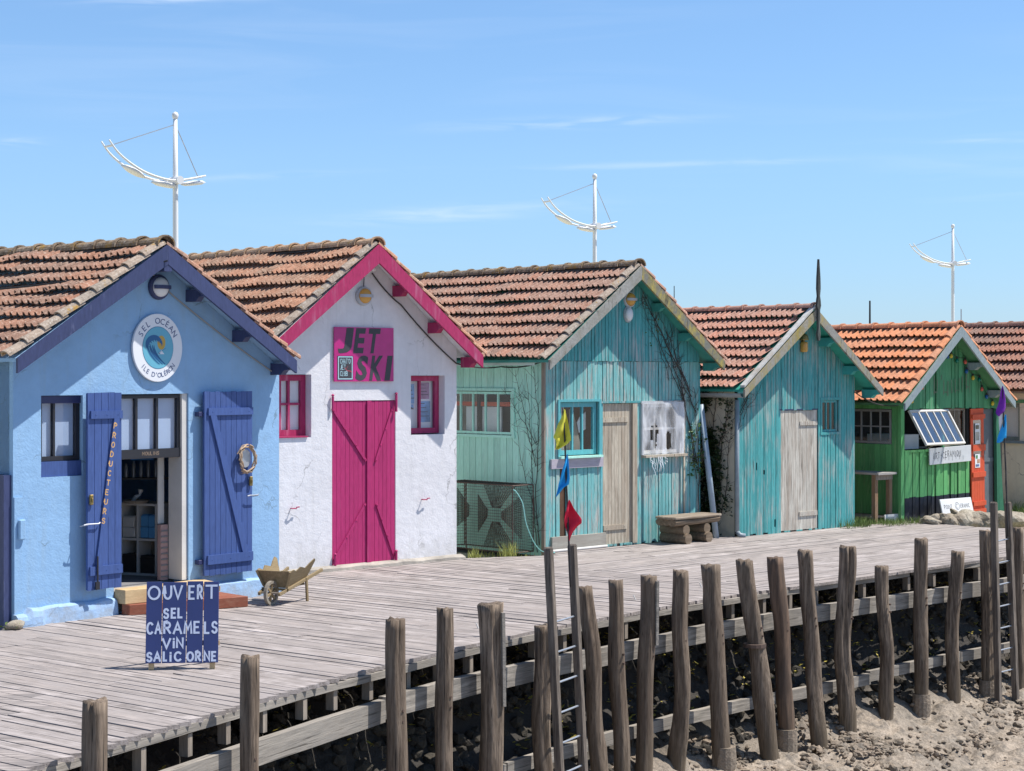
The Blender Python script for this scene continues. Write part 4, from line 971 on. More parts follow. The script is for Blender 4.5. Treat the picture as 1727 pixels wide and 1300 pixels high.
for i, (x, z, w_, h_, mt, lb) in enumerate(((.03, .42, .16, .11, 'white_wood', 'white printed carton, lower one in the upper left cube of the white shelf'), (.03, .535, .15, .11, 'white_wood', 'white printed carton, upper one in the upper left cube of the white shelf'),
      (.265, .42, .095, .12, 'boxblue', 'light blue salt packet, lower left in the upper right cube of the shelf'), (.37, .42, .085, .12, 'boxblue', 'light blue salt packet, lower right in the upper right cube of the shelf'),
      (.27, .545, .09, .12, 'boxblue', 'light blue salt packet, upper left in the upper right cube of the shelf'), (.37, .545, .08, .12, 'boxblue', 'light blue salt packet, upper right in the upper right cube of the shelf'),
      (.03, .03, .16, .2, 'dark_in', 'black crate in the lower left cube of the white shelf'), (.262, .03, .19, .19, 'dark_in', 'black crate in the lower right cube of the white shelf'))):
    if 'boxblue' not in M: M['boxblue'] = paint('light_blue_packet', (.10, .33, .62), .5)
    p = Matrix.Translation(SHO) @ Matrix.Rotation(SHR, 4, 'Z') @ Vector((x, .02, z))
    q = MB(); q.box(0, w_, 0, .14, 0, h_); q.box(-.004, w_ + .004, -.004, .144, h_ * .82, h_ * .86) if mt == 'dark_in' else q.box(.002, w_ - .002, .02, .12, h_, h_ + .012)
    tag(q.build('carton' if mt != 'boxblue' else 'salt_packet', M[mt], loc=p, rot=(0, 0, SHR), bevel=.004), lb, 'box' if mt != 'boxblue' else 'packet', 'goods on the white shelf')
ws = thing('wall_shelf', 'narrow dark shelf board above the white shelf unit inside the blue hut', 'shelf', (-4.58, 20.05, 1.30), R(10))
q = MB(); q.box(0, .95, 0, .16, 0, .02); q.build('shelf_board', M['black_paint'], ws)
for x in (.15, .75):
    q = MB(); q.prism([(x, -.0), (x + .012, -.0), (x + .012, -.12), (x, -.10)], .02, .15); q.build('shelf_bracket', M['black_paint'], ws)
for i in range(11):
    p = Matrix.Translation((-4.58, 20.05, 1.321)) @ Matrix.Rotation(R(10), 4, 'Z') @ Vector((.06 + i * .082, .07, 0)); t = MB(); big = 3 <= i <= 6; cap = i > 7
    t.lathe([(.020, 0), (.022, .01), (.022, .12 if not big else .15), (.012, .14 if not big else .17), (.012, .16 if not big else .19)], 10)
    o = t.build('salt_mill', M['white_gloss'] if cap else M['steel'], loc=p, smooth=True)
    tag(o, 'small white-capped mill at the right end of the shelf in the blue hut' if cap else 'small glass salt mill in the row on the dark shelf', 'mill', 'salt mills on the dark shelf')
q = MB(); q.box(0, .26, 0, .09, 0, .05); p = Matrix.Translation((-4.58, 20.05, 1.322)) @ Matrix.Rotation(R(10), 4, 'Z') @ Vector((.27, .02, .20))
tag(q.build('blue_carton', paint('bright_blue_carton', (.03, .26, .75), .4), loc=p, rot=(0, 0, R(10)), bevel=.004), 'bright blue carton lying across the row of salt mills', 'box')
stl = thing('stool', 'dark wooden stool standing in the shade right of the white shelf', 'stool', (-3.98, 20.15, .25), R(10))
q = MB(); q.box(-.13, .15, -.12, .12, .50, .53); q.build('seat', M['oldwood'], stl)
for x, y in ((-.1, -.08), (.12, -.08), (-.1, .08), (.12, .08)):
    q = MB(); q.bar((x * 1.15, y * 1.1, 0), (x * .8, y * .8, .5), .03, .03); q.build('leg', M['oldwood'], stl)
bsk = thing('gift_tray', 'brown tray with a silver bow on top of the white shelf unit', 'tray', (-4.20, 19.88, 1.055), 0)
q = MB(); q.lathe([(.13, 0), (.15, .03), (.145, .035), (.12, .012), (.01, .012)], 16); q.build('tray', M['oldwood'], bsk)
q = MB(); q.tube([(-.04, 0, .02), (.0, -.02, .07), (.04, 0, .09), (.05, 0, .15)], [.02, .025, .012, .03], 6); q.build('bow', M['white_gloss'], bsk)
# shutters
def shutter(parent, name, x0, x1, z0, z1, y0, y1, mat, n, battens, brace, th=.022):
    """planks between y0 and y1 (y1 nearer the wall), ledges and a diagonal brace proud of them"""
    mb = MB(); mb.box(x0 + .002, x1 - .002, y0 + .004, y1 - .002, z0 + .004, z1 - .004); s = mb.build(name, mat, parent)
    rnd = random.Random(int(x0 * 100))
    for i in range(n):
        a, b = x0 + (x1 - x0) * i / n, x0 + (x1 - x0) * (i + 1) / n; q = MB(); dz = rnd.uniform(-.004, .004)
        q.box(a + .0025, b - .0025, y0 - .006, y0 + .003, z0 + dz, z1 + dz); q.build('plank', mat, s)
    for (a, b, zc, hh) in battens:
        q = MB(); q.box(a, b, y0 - .006 - th, y0 - .0065, zc - hh, zc + hh); q.build('ledge', mat, s)
        for xx in (a + .06, (a + b) / 2, b - .06):
            q = MB(); q.lathe([(.007, 0), (.005, .004)], 6, Matrix.Translation((xx, y0 - .0062 - th, zc)) @ Matrix.Rotation(R(90), 4, 'X')); q.build('nail_head', mat, s)
    if brace:
        (xa, za), (xb, zb), bw = brace; q = MB(); q.prism([(xa - bw / 2, za), (xa + bw / 2, za), (xb + bw / 2, zb), (xb - bw / 2, zb)], y0 - .006 - th * .98, y0 - .0065); q.build('brace', mat, s)
    return s
s1 = shutter(h1, 'shutter', .800, 1.232, .295, 2.305, -.125, -.10, M['navy_light'], 5, [(.83, 1.23, 2.08, .04), (.82, 1.23, .49, .045)], ((1.16, 2.04), (.93, .535), .075))
s2 = shutter(h1, 'shutter', 2.385, 3.085, .30, 2.305, -.085, -.06, M['navy_light'], 9, [(2.43, 3.08, 2.085, .04), (2.42, 3.08, .47, .05)], ((2.50, 2.045), (2.97, .52), .085))
for (xx, zz) in ((2.345, 2.06), (2.345, .45)):
    q = MB(); q.box(xx - .02, xx + .06, -.07, -.003, zz - .025, zz + .025); q.build('hinge', M['navy_dark'], h1, bevel=.004)
b = MB(); m = Matrix.Translation((1.135, 0, 1.955)) @ Matrix.Rotation(R(9.0), 4, 'Y')
for i, ch in enumerate('PRODUCTEURS'): write(b, ch, -.018, -.018 - i * .098, .052, .036, .011, -.153, m)
b.build('lettering', paint('gold_letters', (.62, .37, .14), .5), s1)
for (xx, zz, yy) in ((.835, 1.22, -.135), (3.045, 1.305, -.10)):
    q = MB(); q.box(xx - .022, xx + .022, yy - .025, yy, zz - .055, zz + .05); q.box(xx - .012, xx + .012, yy - .034, yy - .026, zz - .02, zz + .02); q.build('lock_case', M['brass'], s1 if xx < 1 else s2, bevel=.006)
q = MB(); q.tube([(.90, -.165, .38), (.90, -.165, .64)], .009, 8); q.box(.875, .925, -.17, -.152, .30, .38); q.build('bolt', M['black_paint'], s1)
for (xa, xb, zz, yy) in ((.74, .94, .965, -.15), (2.98, 3.14, 1.14, -.13)):
    q = MB(); q.tube([(xa, yy, zz), (xa + .03, yy - .01, zz + .008), (xb - .02, yy - .01, zz + .006), (xb, yy, zz + .015)], .007, 6); q.tube([((xa + xb) / 2 + (.08 if xa > 2 else -.05), yy, zz), ((xa + xb) / 2 + (.08 if xa > 2 else -.05), -.02, zz - .02)], .005, 6); q.build('shutter_stay', M['steel'] if xa > 2 else M['white_gloss'], h1)
# steps
st = thing('door_steps', 'pair of wooden doorsteps, pale pine above and red-brown below, at the blue shop door', 'steps', H1.o, H1.a)
q = MB(); q.prism([(1.245, .0), (1.245, -.17), (2.33, -.36), (2.42, .0)], .115, .262, ax='z'); q.build('upper_step', M['pine'], st, bevel=.004)
q = MB(); q.prism([(1.25, -.11), (1.26, -.22), (2.52, -.64), (2.60, -.08)], .002, .112, ax='z'); q.build('lower_step', M['red_step'], st, bevel=.004)
# round shop sign
sg = thing('round_shop_sign', 'round white SEL OCÉAN sign with a wave emblem on the blue gable', 'sign', H1.w(1.785, -.012, 2.775), H1.a)
RX, RZ = .335, .362
q = MB(); disc(q, 0, 0, RX, RZ, -.028, 0); q.build('disc', M['sign_white'] if 0 else paint('white_sign_face', (.74, .76, .80), .4, .03), sg, bevel=.003)
q = MB(); disc(q, 0, 0, RX * .625, RZ * .625, -.0292, -.0285); q.build('emblem_ring', paint('emblem_dark_blue', (.02, .13, .28), .5, .02), sg)
q = MB(); disc(q, 0, 0, RX * .61, RZ * .61, -.0302, -.0295); q.build('emblem_field', paint('emblem_sea_blue', (.13, .42, .56), .5, .04), sg)
er, ez = RX * .61, RZ * .61
q = MB(); disc(q, .045, .055, .055, .075, -.0312, -.0305, n=24); q.build('emblem_sun', paint('emblem_ochre', (.52, .33, .06), .5, .02), sg)
M['emb'] = paint('emblem_wave_blue', (.015, .115, .28), .5, .02)
def crescent(mb, outer, inner, y0, y1):
    pts = outer + inner[::-1]; n_ = len(outer)
    b0_ = len(mb.v)
    for yy in (y0, y1):
        for p in pts: mb.v.append((p[0], yy, p[1]))
    for i in range(n_ - 1): mb.f.append((b0_ + i, b0_ + i + 1, b0_ + len(pts) - 2 - i, b0_ + len(pts) - 1 - i))
q = MB()
crescent(q, arc(-.055, .035, .115, .100, 200, 5, 18), arc(-.040, .010, .090, .072, 195, 0, 18), -.0324, -.0316)
for k in range(7):   # foam teeth of the breaking crest
    a = R(185 - k * 24); c = (-.040 + .088 * math.cos(a), .012 + .074 * math.sin(a)); q.add([(c[0] - .012, -.0326, c[1]), (c[0] + .012, -.0326, c[1] + .006), (c[0] + .012 - .01 * math.cos(a), -.0326, c[1] - .026 * math.sin(a))], [(0, 1, 2)])
for (x0_, w_, sw_) in ((-.150, .020, .16), (-.118, .030, .17), (-.080, .016, .165), (-.058, .010, .15)):
    o_ = [(x0_ + sw_ * 1.0 * (t_ ** 2.0) * 1.05, .02 - .20 * t_) for t_ in [k / 12 for k in range(13)]]
    i_ = [(p[0] + w_ * math.sin(math.pi * min(1, .15 + .85 * k / 12)), p[1] + .01) for k, p in enumerate(o_)]
    crescent(q, o_, i_, -.0324, -.0316)
q.add([(-.002, -.0325, -.052), (.028, -.0325, -.058), (.024, -.0325, -.066), (.006, -.0325, -.062)], [(0, 1, 2, 3)]); q.build('emblem_wave', M['emb'], sg)
q = MB(); q.add([(.0, -.0318, -.068), (.045, -.0318, -.025), (.085, -.0318, -.068)], [(0, 1, 2)]); q.build('emblem_boat', paint('emblem_white', (.7, .74, .78), .5, .02), sg)
q = MB(); stroke(q, [(.02, -.05), (.10, -.004)], .003, -.033, ID); q.build('emblem_mast', M['emb'], sg)
q = MB()
def ring_text(mb, text, a0, a1, rr_, h_, flip=False):
    n_ = len(text)
    for i, ch in enumerate(text):
        if ch == ' ': continue
        a = R(a0 + (a1 - a0) * i / (n_ - 1)); me = font_mesh(ch, .001, .0); ys = [v.co.y for v in me.vertices]; xs = [v.co.x for v in me.vertices]; wx = (min(xs) + max(xs)) / 2
        ph = (math.pi / 2 - a) if not flip else (-math.pi / 2 - a)
        m = Matrix.Translation((rr_ * math.cos(a) * RX, 0, rr_ * math.sin(a) * RZ)) @ Matrix.Rotation(ph, 4, 'Y')
        mb.add([m @ Vector(((v.co.x - wx) * h_ / .72, -.0302 if v.co.z > 0 else -.0284, (v.co.y - .35) * h_ / .72)) for v in me.vertices], [tuple(p.vertices) for p in me.polygons])
ring_text(q, 'SEL OCÉAN', 150, 32, .79, .066); ring_text(q, 'ILE D\'OLÉRON', 222, 318, .80, .052, True); q.build('lettering', paint('blue_grey_letters', (.07, .10, .22), .5, .02), sg)
round_lamp(H1, 1.815, 3.42, -.004, .135, 'navy', 'milk', 'navy round bulkhead lamp with a white globe under the blue hut\'s ridge', band='navy')
# driftwood mirror on the right shutter
dm = thing('driftwood_mirror', 'mirror in a ring of driftwood sticks hanging on the blue hut\'s right shutter', 'mirror', H1.w(2.955, -.118, 1.56), H1.a); dm.scale = (.84, 1.2, .84)
q = MB(); disc(q, 0, 0, .09, .12, -.006, 0, n=20); q.build('mirror_glass', M['steel'], dm)
rnd = random.Random(5)
M['drift'] = wood('driftwood_stick', (.46, .33, .22), (.5, .40, .3), .4, (20, 20, 4), .8, .4, (.22, .13, .08), .6)
for i in range(26):
    a = 2 * math.pi * i / 26 * 3 + rnd.uniform(-.1, .1); rr_ = rnd.uniform(.95, 1.3); c = Vector((math.cos(a) * .115 * rr_, -.012 - rnd.random() * .03, math.sin(a) * .15 * rr_)); d = Vector((-math.sin(a) * .9, rnd.uniform(-.1, .1), math.cos(a))) * rnd.uniform(.05, .10)
    q = MB(); q.tube([c - d, c + Vector((0, -.006, 0)), c + d], [.007, .011, .006], 6); q.build('stick', M['drift'], dm)

# ================================================================== HUT 2, white plaster
h2 = thing('white_hut', 'white plastered hut with pink bargeboards, pink double door and pink windows', 'hut', H2.o, H2.a, 'cabins in a row along the boardwalk')
R2 = (.49, 4.14, 1.76, 2.76); top2 = roofline(*R2); X2 = (-1.07, 2.082)
u2 = lambda u, v=700: H2.at(u, v)[0]
xl1 = u2(525); hol2 = [(-.93, xl1, 1.70, 2.49), (.0, 1.03, .03, 2.155), (1.289, u2(750), 1.69, 2.475)]
wall_panel('wall', M['white_plaster'], h2, X2[0], X2[1], top2, hol2, 0, .24, extra=(R2[0],), z0=-.12)
wall_panel('wall', M['white_plaster'], h2, -6, -.24, lambda x: top2(X2[0]), [], 0, .2, SIDE(X2[0]), z0=-.12)
wall_panel('wall', M['white_plaster'], h2, .24, 6, lambda x: top2(X2[0]), [], 0, .2, Matrix(((0, -1, 0, X2[1]), (1, 0, 0, 0), (0, 0, 1, 0), (0, 0, 0, 1))), z0=-.12)
b = MB(); b.box(X2[0] + .22, X2[1] - .22, .9, .95, -.1, 2.9); b.build('inner_partition', M['inner_wall'], h2)
gable_roof(h2, *R2, .32, 6.1, M['tile2'], M['ridge2'], M['verge1'], 8, 4.2, 2, M['pink'], .235, under=M['white_plaster'], wob=.05)
purlin_ends(h2, *R2, .32, M['pink'], fr=(.30, .64, .97), side=1, drop=.03, w_=.085, h_=.14)
q = MB(); n_ = 30
for i in range(n_ + 1):
    x = X2[0] - .02 + (X2[1] - X2[0] + .10) * i / n_; e = noise.noise(Vector((x * 4, 2, 0)))
    for (yy, zz) in ((-.10 + .03 * e, -.06), (-.09 + .03 * e, .035 + .02 * e), (-.04, .06 + .02 * e), (.01, .065)): q.v.append((x, yy, zz))
q.f = [(i * 4 + k, (i + 1) * 4 + k, (i + 1) * 4 + k + 1, i * 4 + k + 1) for i in range(n_) for k in range(3)]
q.build('concrete_footing', M['concrete'], h2)
# double door
dd = MB(); dd.box(.005, 1.025, .02, .05, .05, 2.15); dr = dd.build('double_door', M['pink_door'], h2)
xm = u2(619, 800); xm2 = u2(625.5, 800)
rnd = random.Random(4)
for (a0, a1, k_) in ((.006, xm, 8), (xm2, 1.024, 6)):
    for i in range(k_):
        a, b_ = a0 + (a1 - a0) * i / k_, a0 + (a1 - a0) * (i + 1) / k_; q = MB(); q.box(a + .002, b_ - .002, .006 + rnd.uniform(0, .003), .019, .05, 2.148); q.build('plank', M['pink_door'], dr)
q = MB(); q.box(xm - .004, xm2, -.012, .005, .05, 2.15); q.build('cover_strip', M['pink_door'], dr)
P2 = lambda u, v: H2.at(u, v)
for (ua, va, ub, vb) in ((560, 688, 617, 777), (662, 688, 633, 778), (563, 945, 616, 849), (665, 938, 635, 849)):
    (xa, za), (xb, zb) = P2(ua, va), P2(ub, vb); q = MB(); q.bar((xa, -.006, za), (xb, -.006, zb), .012, .035, (1, 0, .01)) if 0 else q.bar((xa, -.004, za), (xb, -.004, zb), .032, .012, (0, 1, 0)); q.build('strap_hinge', M['pink_door'], dr)
    for f in (.05, .4, .7, .97):
        q = MB(); q.lathe([(.011, 0), (.008, .006)], 8, Matrix.Translation((xa + (xb - xa) * f, -.0105, za + (zb - za) * f)) @ Matrix.Rotation(R(90), 4, 'X')); q.build('bolt_head', M['pink_door'], dr)
for (u_, v_, hgt) in ((559, 680, .17), (666, 680, .22), (563, 948, .17), (666, 940, .14)):
    x, z = P2(u_, v_); q = MB(); q.tube([(x, -.03, z - hgt / 2), (x, -.03, z + hgt / 2)], .016, 8); q.lathe([(.004, 0), (.02, .01), (.02, .02), (.004, .035)], 8, Matrix.Translation((x, -.03, z + hgt / 2))); q.build('pintle', M['pink_door'], h2)
for (u_, v_) in ((490, 857), (711, 842)):      # hold-back hooks with their thin rods
    x, z = P2(u_, v_); q = MB(); q.tube([(x - .02, -.05, z), (x + .02, -.06, z), (x + .05, -.05, z - .005), (x + .06, -.05, z + .012), (x + .10, -.05, z + .015)], .008, 6); q.tube([(x, -.05, z), (x, 0, z)], .007, 6); q.build('shutter_hook', M['pink'], h2)
wl = window(h2, -.92, xl1 - .002, 1.72, 2.485, .12, M['pink'], fw=.075, nv=2, mw=.03, glass='glass_clear', behind='curtain', bd=.004, split=(.30, .60), hz=(2.12,))
wr = window(h2, 1.291, u2(750) - .002, 1.705, 2.47, .12, M['pink'], fw=.07, nv=1, mw=.03, glass='glass_clear', behind='curtain', bd=.026, split=(.42,))
M['poster'] = paint('blue_poster', (.22, .42, .66), .6, .5); M['poster2'] = paint('pink_poster', (.55, .33, .50), .6, .5)
for (a, b_, c, d, mt) in ((1.36, 1.50, 2.10, 2.36, 'poster'), (1.56, 1.76, 2.16, 2.38, 'poster2'), (1.56, 1.78, 1.85, 2.13, 'poster'), (1.36, 1.49, 2.04, 2.09, 'poster')):
    q = MB(); q.box(a, b_, .190, .193, c, d); ps = q.build('poster', M[mt], wr)
    q = MB()
    for k in range(4): stroke(q, [(a + .02, d - .03 - k * (d - c) / 5), (a + .03 + (b_ - a) * (.4 + .12 * k % .4), d - .03 - k * (d - c) / 5)], .008, .189, ID)
    q.build('print', M['ink'], ps)
q = MB(); q.box(-.92, xl1 - .06, -.02, .11, 1.702, 1.719); q.build('window_sill', M['pink'], h2)
# sign
js = thing('jet_ski_sign', 'square magenta sign with black JET SKI lettering above the pink door', 'sign', H2.o, H2.a)
(xa, za), (xb, zb) = P2(561, 551), P2(661, 643)
q = MB(); q.box(xa, xb, -.035, -.02, zb, za); q.build('panel', paint('magenta_sign', (.50, .018, .20), .28, .12), js)
w_, h_ = xb - xa, za - zb; X = lambda f: xa + w_ * f; Z = lambda f: za - h_ * f
q = MB()
for ch, a, b_, c, d in (('J', .05, .325, .015, .48), ('E', .31, .53, .015, .48), ('T', .53, .78, .015, .48), ('S', .34, .58, .52, .985), ('K', .58, .84, .52, .985), ('I', .84, .985, .52, .985)):
    font_fit(q, ch, X(a), X(b_), Z(d), Z(c), -.0352, ID, .04, .16)
q.build('lettering', M['ink'], js)
q = MB(); q.box(X(.05), X(.31), -.0372, -.0355, Z(.97), Z(.53)); q.build('badge', M['ink'], js)
q = MB(); frame_ring(q, X(.06), X(.30), Z(.96), Z(.54), .012, -.0385, -.0375); 
write(q, 'CHAT\'O', X(.095), Z(.67), h_ * .085, .024, .006, -.0385, sp=.28); write(q, 'JET', X(.095), Z(.78), h_ * .085, .024, .006, -.0385, sp=.28); write(q, 'CLUB', X(.095), Z(.895), h_ * .085, .024, .006, -.0385, sp=.28)
q.build('badge_lettering', paint('badge_light_blue', (.45, .68, .75), .5, .02), js)
q = MB(); stroke(q, [(X(.17), Z(.75)), (X(.21), Z(.80)), (X(.27), Z(.81)), (X(.285), Z(.83))], .010, -.0392, ID); stroke(q, [(X(.20), Z(.76)), (X(.22), Z(.72))], .005, -.0395, ID); q.build('badge_jet_ski', paint('badge_red', (.42, .07, .09), .5, .02), js)
lx, lz = P2(612, 499); round_lamp(H2, lx, lz, -.004, .125, 'grey_lamp', 'amber', 'grey round bulkhead lamp with amber glass on the white gable')
sp = thing('security_lamp', 'small white sensor lamp tucked under the ridge of the white hut', 'lamp', H2.w(*[P2(623, 452)[0], -.05, P2(623, 452)[1]]), H2.a)
q = MB(); q.lathe([(.03, 0), (.035, .05), (.02, .07)], 10, Matrix.Rotation(R(110), 4, 'X')); q.build('head', M['white_gloss'], sp, smooth=True)
q = MB(); q.bar((0, .02, .02), (0, .05, .12), .03, .03); q.build('arm', M['white_gloss'], sp)
def cable(name, label, pts, r, mat, sag=0.0, n=14, cat='cable'):
    out = []
    for a, b in zip(pts, pts[1:]):
        a, b = Vector(a), Vector(b)
        for k in range(n): f = k / n; out.append(a.lerp(b, f) + Vector((0, 0, -sag * 4 * f * (1 - f))))
    out.append(Vector(pts[-1])); o = out[0].copy(); q = MB(); q.tube([p - o for p in out], r, 5)
    return tag(q.build(name, M[mat], loc=o), label, cat)
cable('power_cable', 'black cable from the white gable\'s right rake across to the green wall', [H2.w(.62, -.03, 3.80), H2.w(1.1, -.03, 3.40), H2.w(2.05, -.03, 2.64), H3.w(-.03, .85, 2.60), H3.w(-.06, .02, 2.66)], .010, 'cable', .035)
cable('lamp_lead', 'short black lead running up from the amber lamp on the white gable', [H2.w(lx - .01, -.03, lz + .12), H2.w(lx, -.03, 3.82), H2.w(lx + .12, -.03, 3.95)], .006, 'cable', 0.0)
cable('roof_cable', 'thin dark cable strung over the tiled roof to the ridge of the blue hut', [H1.w(R1[0] - .03, -.36, R1[1] - .16), H1.w(-.3, 1.6, 3.34), H1.w(-4, 3.2, 3.15)], .009, 'cable', .10)
cable('gable_lead', 'grey lead running down the right rake of the blue gable', [H1.w(1.66, -.02, 3.62), H1.w(2.1, -.02, 3.28), H1.w(3.5, -.02, 2.50)], .008, 'cable_grey', .02)

# ================================================================== HUT 3, flaking turquoise boards
h3 = thing('turquoise_hut', 'weathered turquoise board hut with bare vines and two white windows beside its grey door', 'hut', H3.o, H3.a, 'cabins in a row along the boardwalk')
W3 = 3.304; R3 = (1.63, 4.05, 1.88, 2.70); top3 = roofline(*R3)
hol3 = [(.275, 1.07, 1.335, 2.10), (1.17, 1.905, .03, 2.07), (2.01, 2.895, 1.30, 2.055)]
wall_panel('wall', M['dark_in'], h3, 0.0, W3, lambda x: top3(x) - .02, hol3, 0.003, .05, extra=(R3[0],), z0=-.1)
w3 = wall_panel('upper_wall', M['dark_in'], h3, 0.02, W3 - .02, lambda x: top3(x) - .02, [], -.012, .002, extra=(R3[0],), z0=2.69)
board_wall(w3, M['teal3'], 0, W3, 2.68, top3, [], -.014, .072, seed=31, extra=(R3[0],), gap=.009, jy=.003, zj=.004)
w3l = MB(); w3l.box(.3, .301, .06, .061, .5, .6); w3l = w3l.build('lower_wall', M['dark_in'], h3)
gaph = [(.295, .415, .16, 1.16)]
board_wall(w3l, M['teal3_low'], 0, W3, lambda x: .0 + .04 * (noise.noise(Vector((x * 9, 0, 5)))), lambda x: 2.676, hol3 + gaph, .0, .072, seed=32, gap=.010, jy=.005)
q = MB(); q.box(.30, .41, .0, .02, .10, 1.18); q.build('rusty_lath', paint('rusty_brown_lath', (.11, .055, .03), .9, .5), w3l)
# left side wall, pale green boards
SL3 = SIDE(0.0); hs3 = [(-2.06, -.64, 1.62, 2.25)]
sw3 = wall_panel('side_wall', M['dark_in'], h3, -6, -.002, lambda x: 2.66, hs3, .022, .06, SL3, z0=-.1)
board_wall(sw3, M['teal_side'], -3.4, -.0, -.05, lambda x: 2.66, hs3, .021, .13, SL3, 33, gap=.008, jy=.002)
window(h3, -2.05, -.65, 1.63, 2.24, .0, M['teal_side'], nv=4, fw=.035, fd=.035, mw=.03, m=SL3)
for (a, b_, c, d) in ((-2.12, -.58, 2.25, 2.29), (-2.12, -.58, 1.58, 1.62), (-.64, -.59, 1.62, 2.25)):
    q = MB(); q.box(a, b_, -.022, -.001, c, d, SL3); q.build('window_trim', M['teal_side'], h3)
q = MB(); q.box(-1.75, -1.0, .12, .14, 1.55, 2.02, SL3); q.build('inner_shelf_back', M['curtain'], h3)
q = MB(); q.box(-2.0, -.7, .09, .11, 2.03, 2.09, SL3); q.build('inner_shelf', M['orange'], h3)
q = MB(); q.box(-6, -.0, -.215, -.19, 2.615, 2.70, SL3); q.box(-6, -.02, -.19, -.01, 2.655, 2.67, SL3); q.build('eave_board', M['eave_pale'], h3)
q = MB(); q.box(0.06, W3 - .06, 1.4, 1.45, 0, 3, ID); q.build('inner_partition', M['dark_in'], h3)
gable_roof(h3, *R3, .33, 6.1, M['tile3'], M['ridge1'], M['verge1'], 8, 5.2, 3, (M['fascia3'], M['fascia3r']), .19, under=M['soffit3'], wob=.03)
purlin_ends(h3, *R3, .33, M['soffit3'], fr=(.32, .64, .97), side=1, drop=.03)
# corner posts
q = MB(); q.box(-.03, -.001, -.03, .03, -.05, 2.66); q.build('corner_post', M['oldwood'], h3)
q = MB(); q.box(W3 + .001, W3 + .03, -.02, .05, -.05, 2.66); q.build('corner_post', M['teal3'], h3)
wall_panel('right_wall', M['oldwood'], h3, .05, 6, lambda x: 2.66, [], 0, .03, Matrix(((0, -1, 0, W3), (1, 0, 0, 0), (0, 0, 1, 0), (0, 0, 0, 1))), z0=-.1)
# left window with its frame, sash and sill
q = MB()
for (a, b_, c, d) in ((.235, 1.115, 2.10, 2.135), (.235, .272, 1.30, 2.10), (1.073, 1.115, 1.30, 2.10)): q.box(a, b_, -.045, -.008, c, d)
q.build('window_casing', M['teal_trim'], h3)
window(h3, .277, 1.068, 1.345, 2.095, .01, M['teal_trim'], nv=2, fw=.07, fd=.045, mw=.03, behind=None, split=(.36, .67))
q = MB(); q.prism([(.30, 1.36), (.62, 1.36), (.45, 1.75), (.42, 2.05), (.30, 2.05)], .07, .08); q.build('curtain', paint('tan_curtain', (.42, .36, .28), .9), h3)
q = MB(); q.prism([(.62, 1.38), (.88, 1.38), (.70, 1.98), (.62, 2.0)], .12, .13); q.build('curtain', paint('brown_curtain', (.30, .26, .21), .9), h3)
q = MB(); q.prism([(.80, 1.80), (.86, 1.88), (.98, 1.95), (.98, 1.70), (.84, 1.65)], .14, .15); q.build('paper_scrap', M['curtain'], h3)
q = MB(); q.box(.24, 1.10, -.10, -.009, 1.305, 1.335); q.build('window_sill', M['teal_side'], h3)
q = MB(); q.box(.09, 1.145, -.055, -.012, 1.165, 1.30); q.build('sill_plank', wood('lilac_grey_plank', (.46, .42, .50), (.42, .39, .42), .5, (3, 24, 24), .8, .1, (.2, .18, .2), .5), h3)
q = MB(); q.box(.10, 1.20, -.06, -.014, .0, .21); q.build('foot_board', wood('grey_foot_board', (.40, .38, .33), (.33, .30, .26), .5, (2, 24, 24), .85, .1, (.14, .12, .1), .6), h3)
# door
d3 = shutter(h3, 'plank_door', 1.175, 1.80, .02, 2.065, .012, .03, M['bare3'], 9, [(1.18, 1.72, 1.83, .035), (1.20, 1.70, .27, .035)], None, th=.018)
for (a, b_) in ((1.122, 1.168), (1.805, 1.845), (1.85, 1.90)):
    q = MB(); q.box(a, b_, -.03 if a > 1.5 else -.02, .012, .02, 2.07); q.build('door_post', M['bare3'] if a > 1.2 else M['teal_trim'], h3)
q = MB(); q.box(1.12, 1.98, -.035, -.008, 2.073, 2.10); q.build('door_head', M['teal3'], h3)
# right window behind torn plastic
q = MB()
for (a, b_, c, d) in ((1.975, 2.93, 2.055, 2.095), (1.985, 2.025, 1.30, 2.05), (2.885, 2.93, 1.30, 2.05)): q.box(a, b_, -.045, -.008, c, d)
q.build('window_casing', wood('grey_white_casing', (.48, .50, .52), (.35, .33, .30), .3, (20, 20, 2), .7, .1, (.2, .18, .16), .4), h3)
window(h3, 2.027, 2.883, 1.312, 2.052, .012, M['white_wood'], nv=2, nh=1, fw=.05, fd=.04, mw=.035)
q = MB(); q.box(2.0, 2.94, -.11, -.009, 1.262, 1.298); q.build('window_sill', M['bare3'], h3)
def plastic():
    m, t, p = base_mat('torn_clear_plastic'); v = coords(t, (1, 1, 1), False); a = noise_n(t, coords(t, (2.6, 2.6, .8), False), 2.2, 4, .5, .8)
    p.inputs['Base Color'].default_value = (.80, .82, .86, 1); p.inputs['Roughness'].default_value = .22
    t.links.new(mrange(t, a, .35, .68, .18, .72), p.inputs['Alpha']); bump(t, p, noise_n(t, coords(t, (3.5, 3.5, 1.2), False), 2.5, 3, .5, 1.0), .6, .02); return m
M['plastic'] = plastic()
q = MB(); nx, nz = 30, 26
for j in range(nz + 1):
    for i in range(nx + 1):
        x = 2.0 + .92 * i / nx; z = 1.27 + .80 * j / nz; y = -.055 - .02 * noise.noise(Vector((x * 6, z * 2.5, 1))) - .012 * noise.noise(Vector((x * 15, z * 5 + x * 8, 4))); 
        if j == 0: z -= .05 * noise.noise(Vector((x * 9, 0, 0)))
        q.v.append((x, y, z))
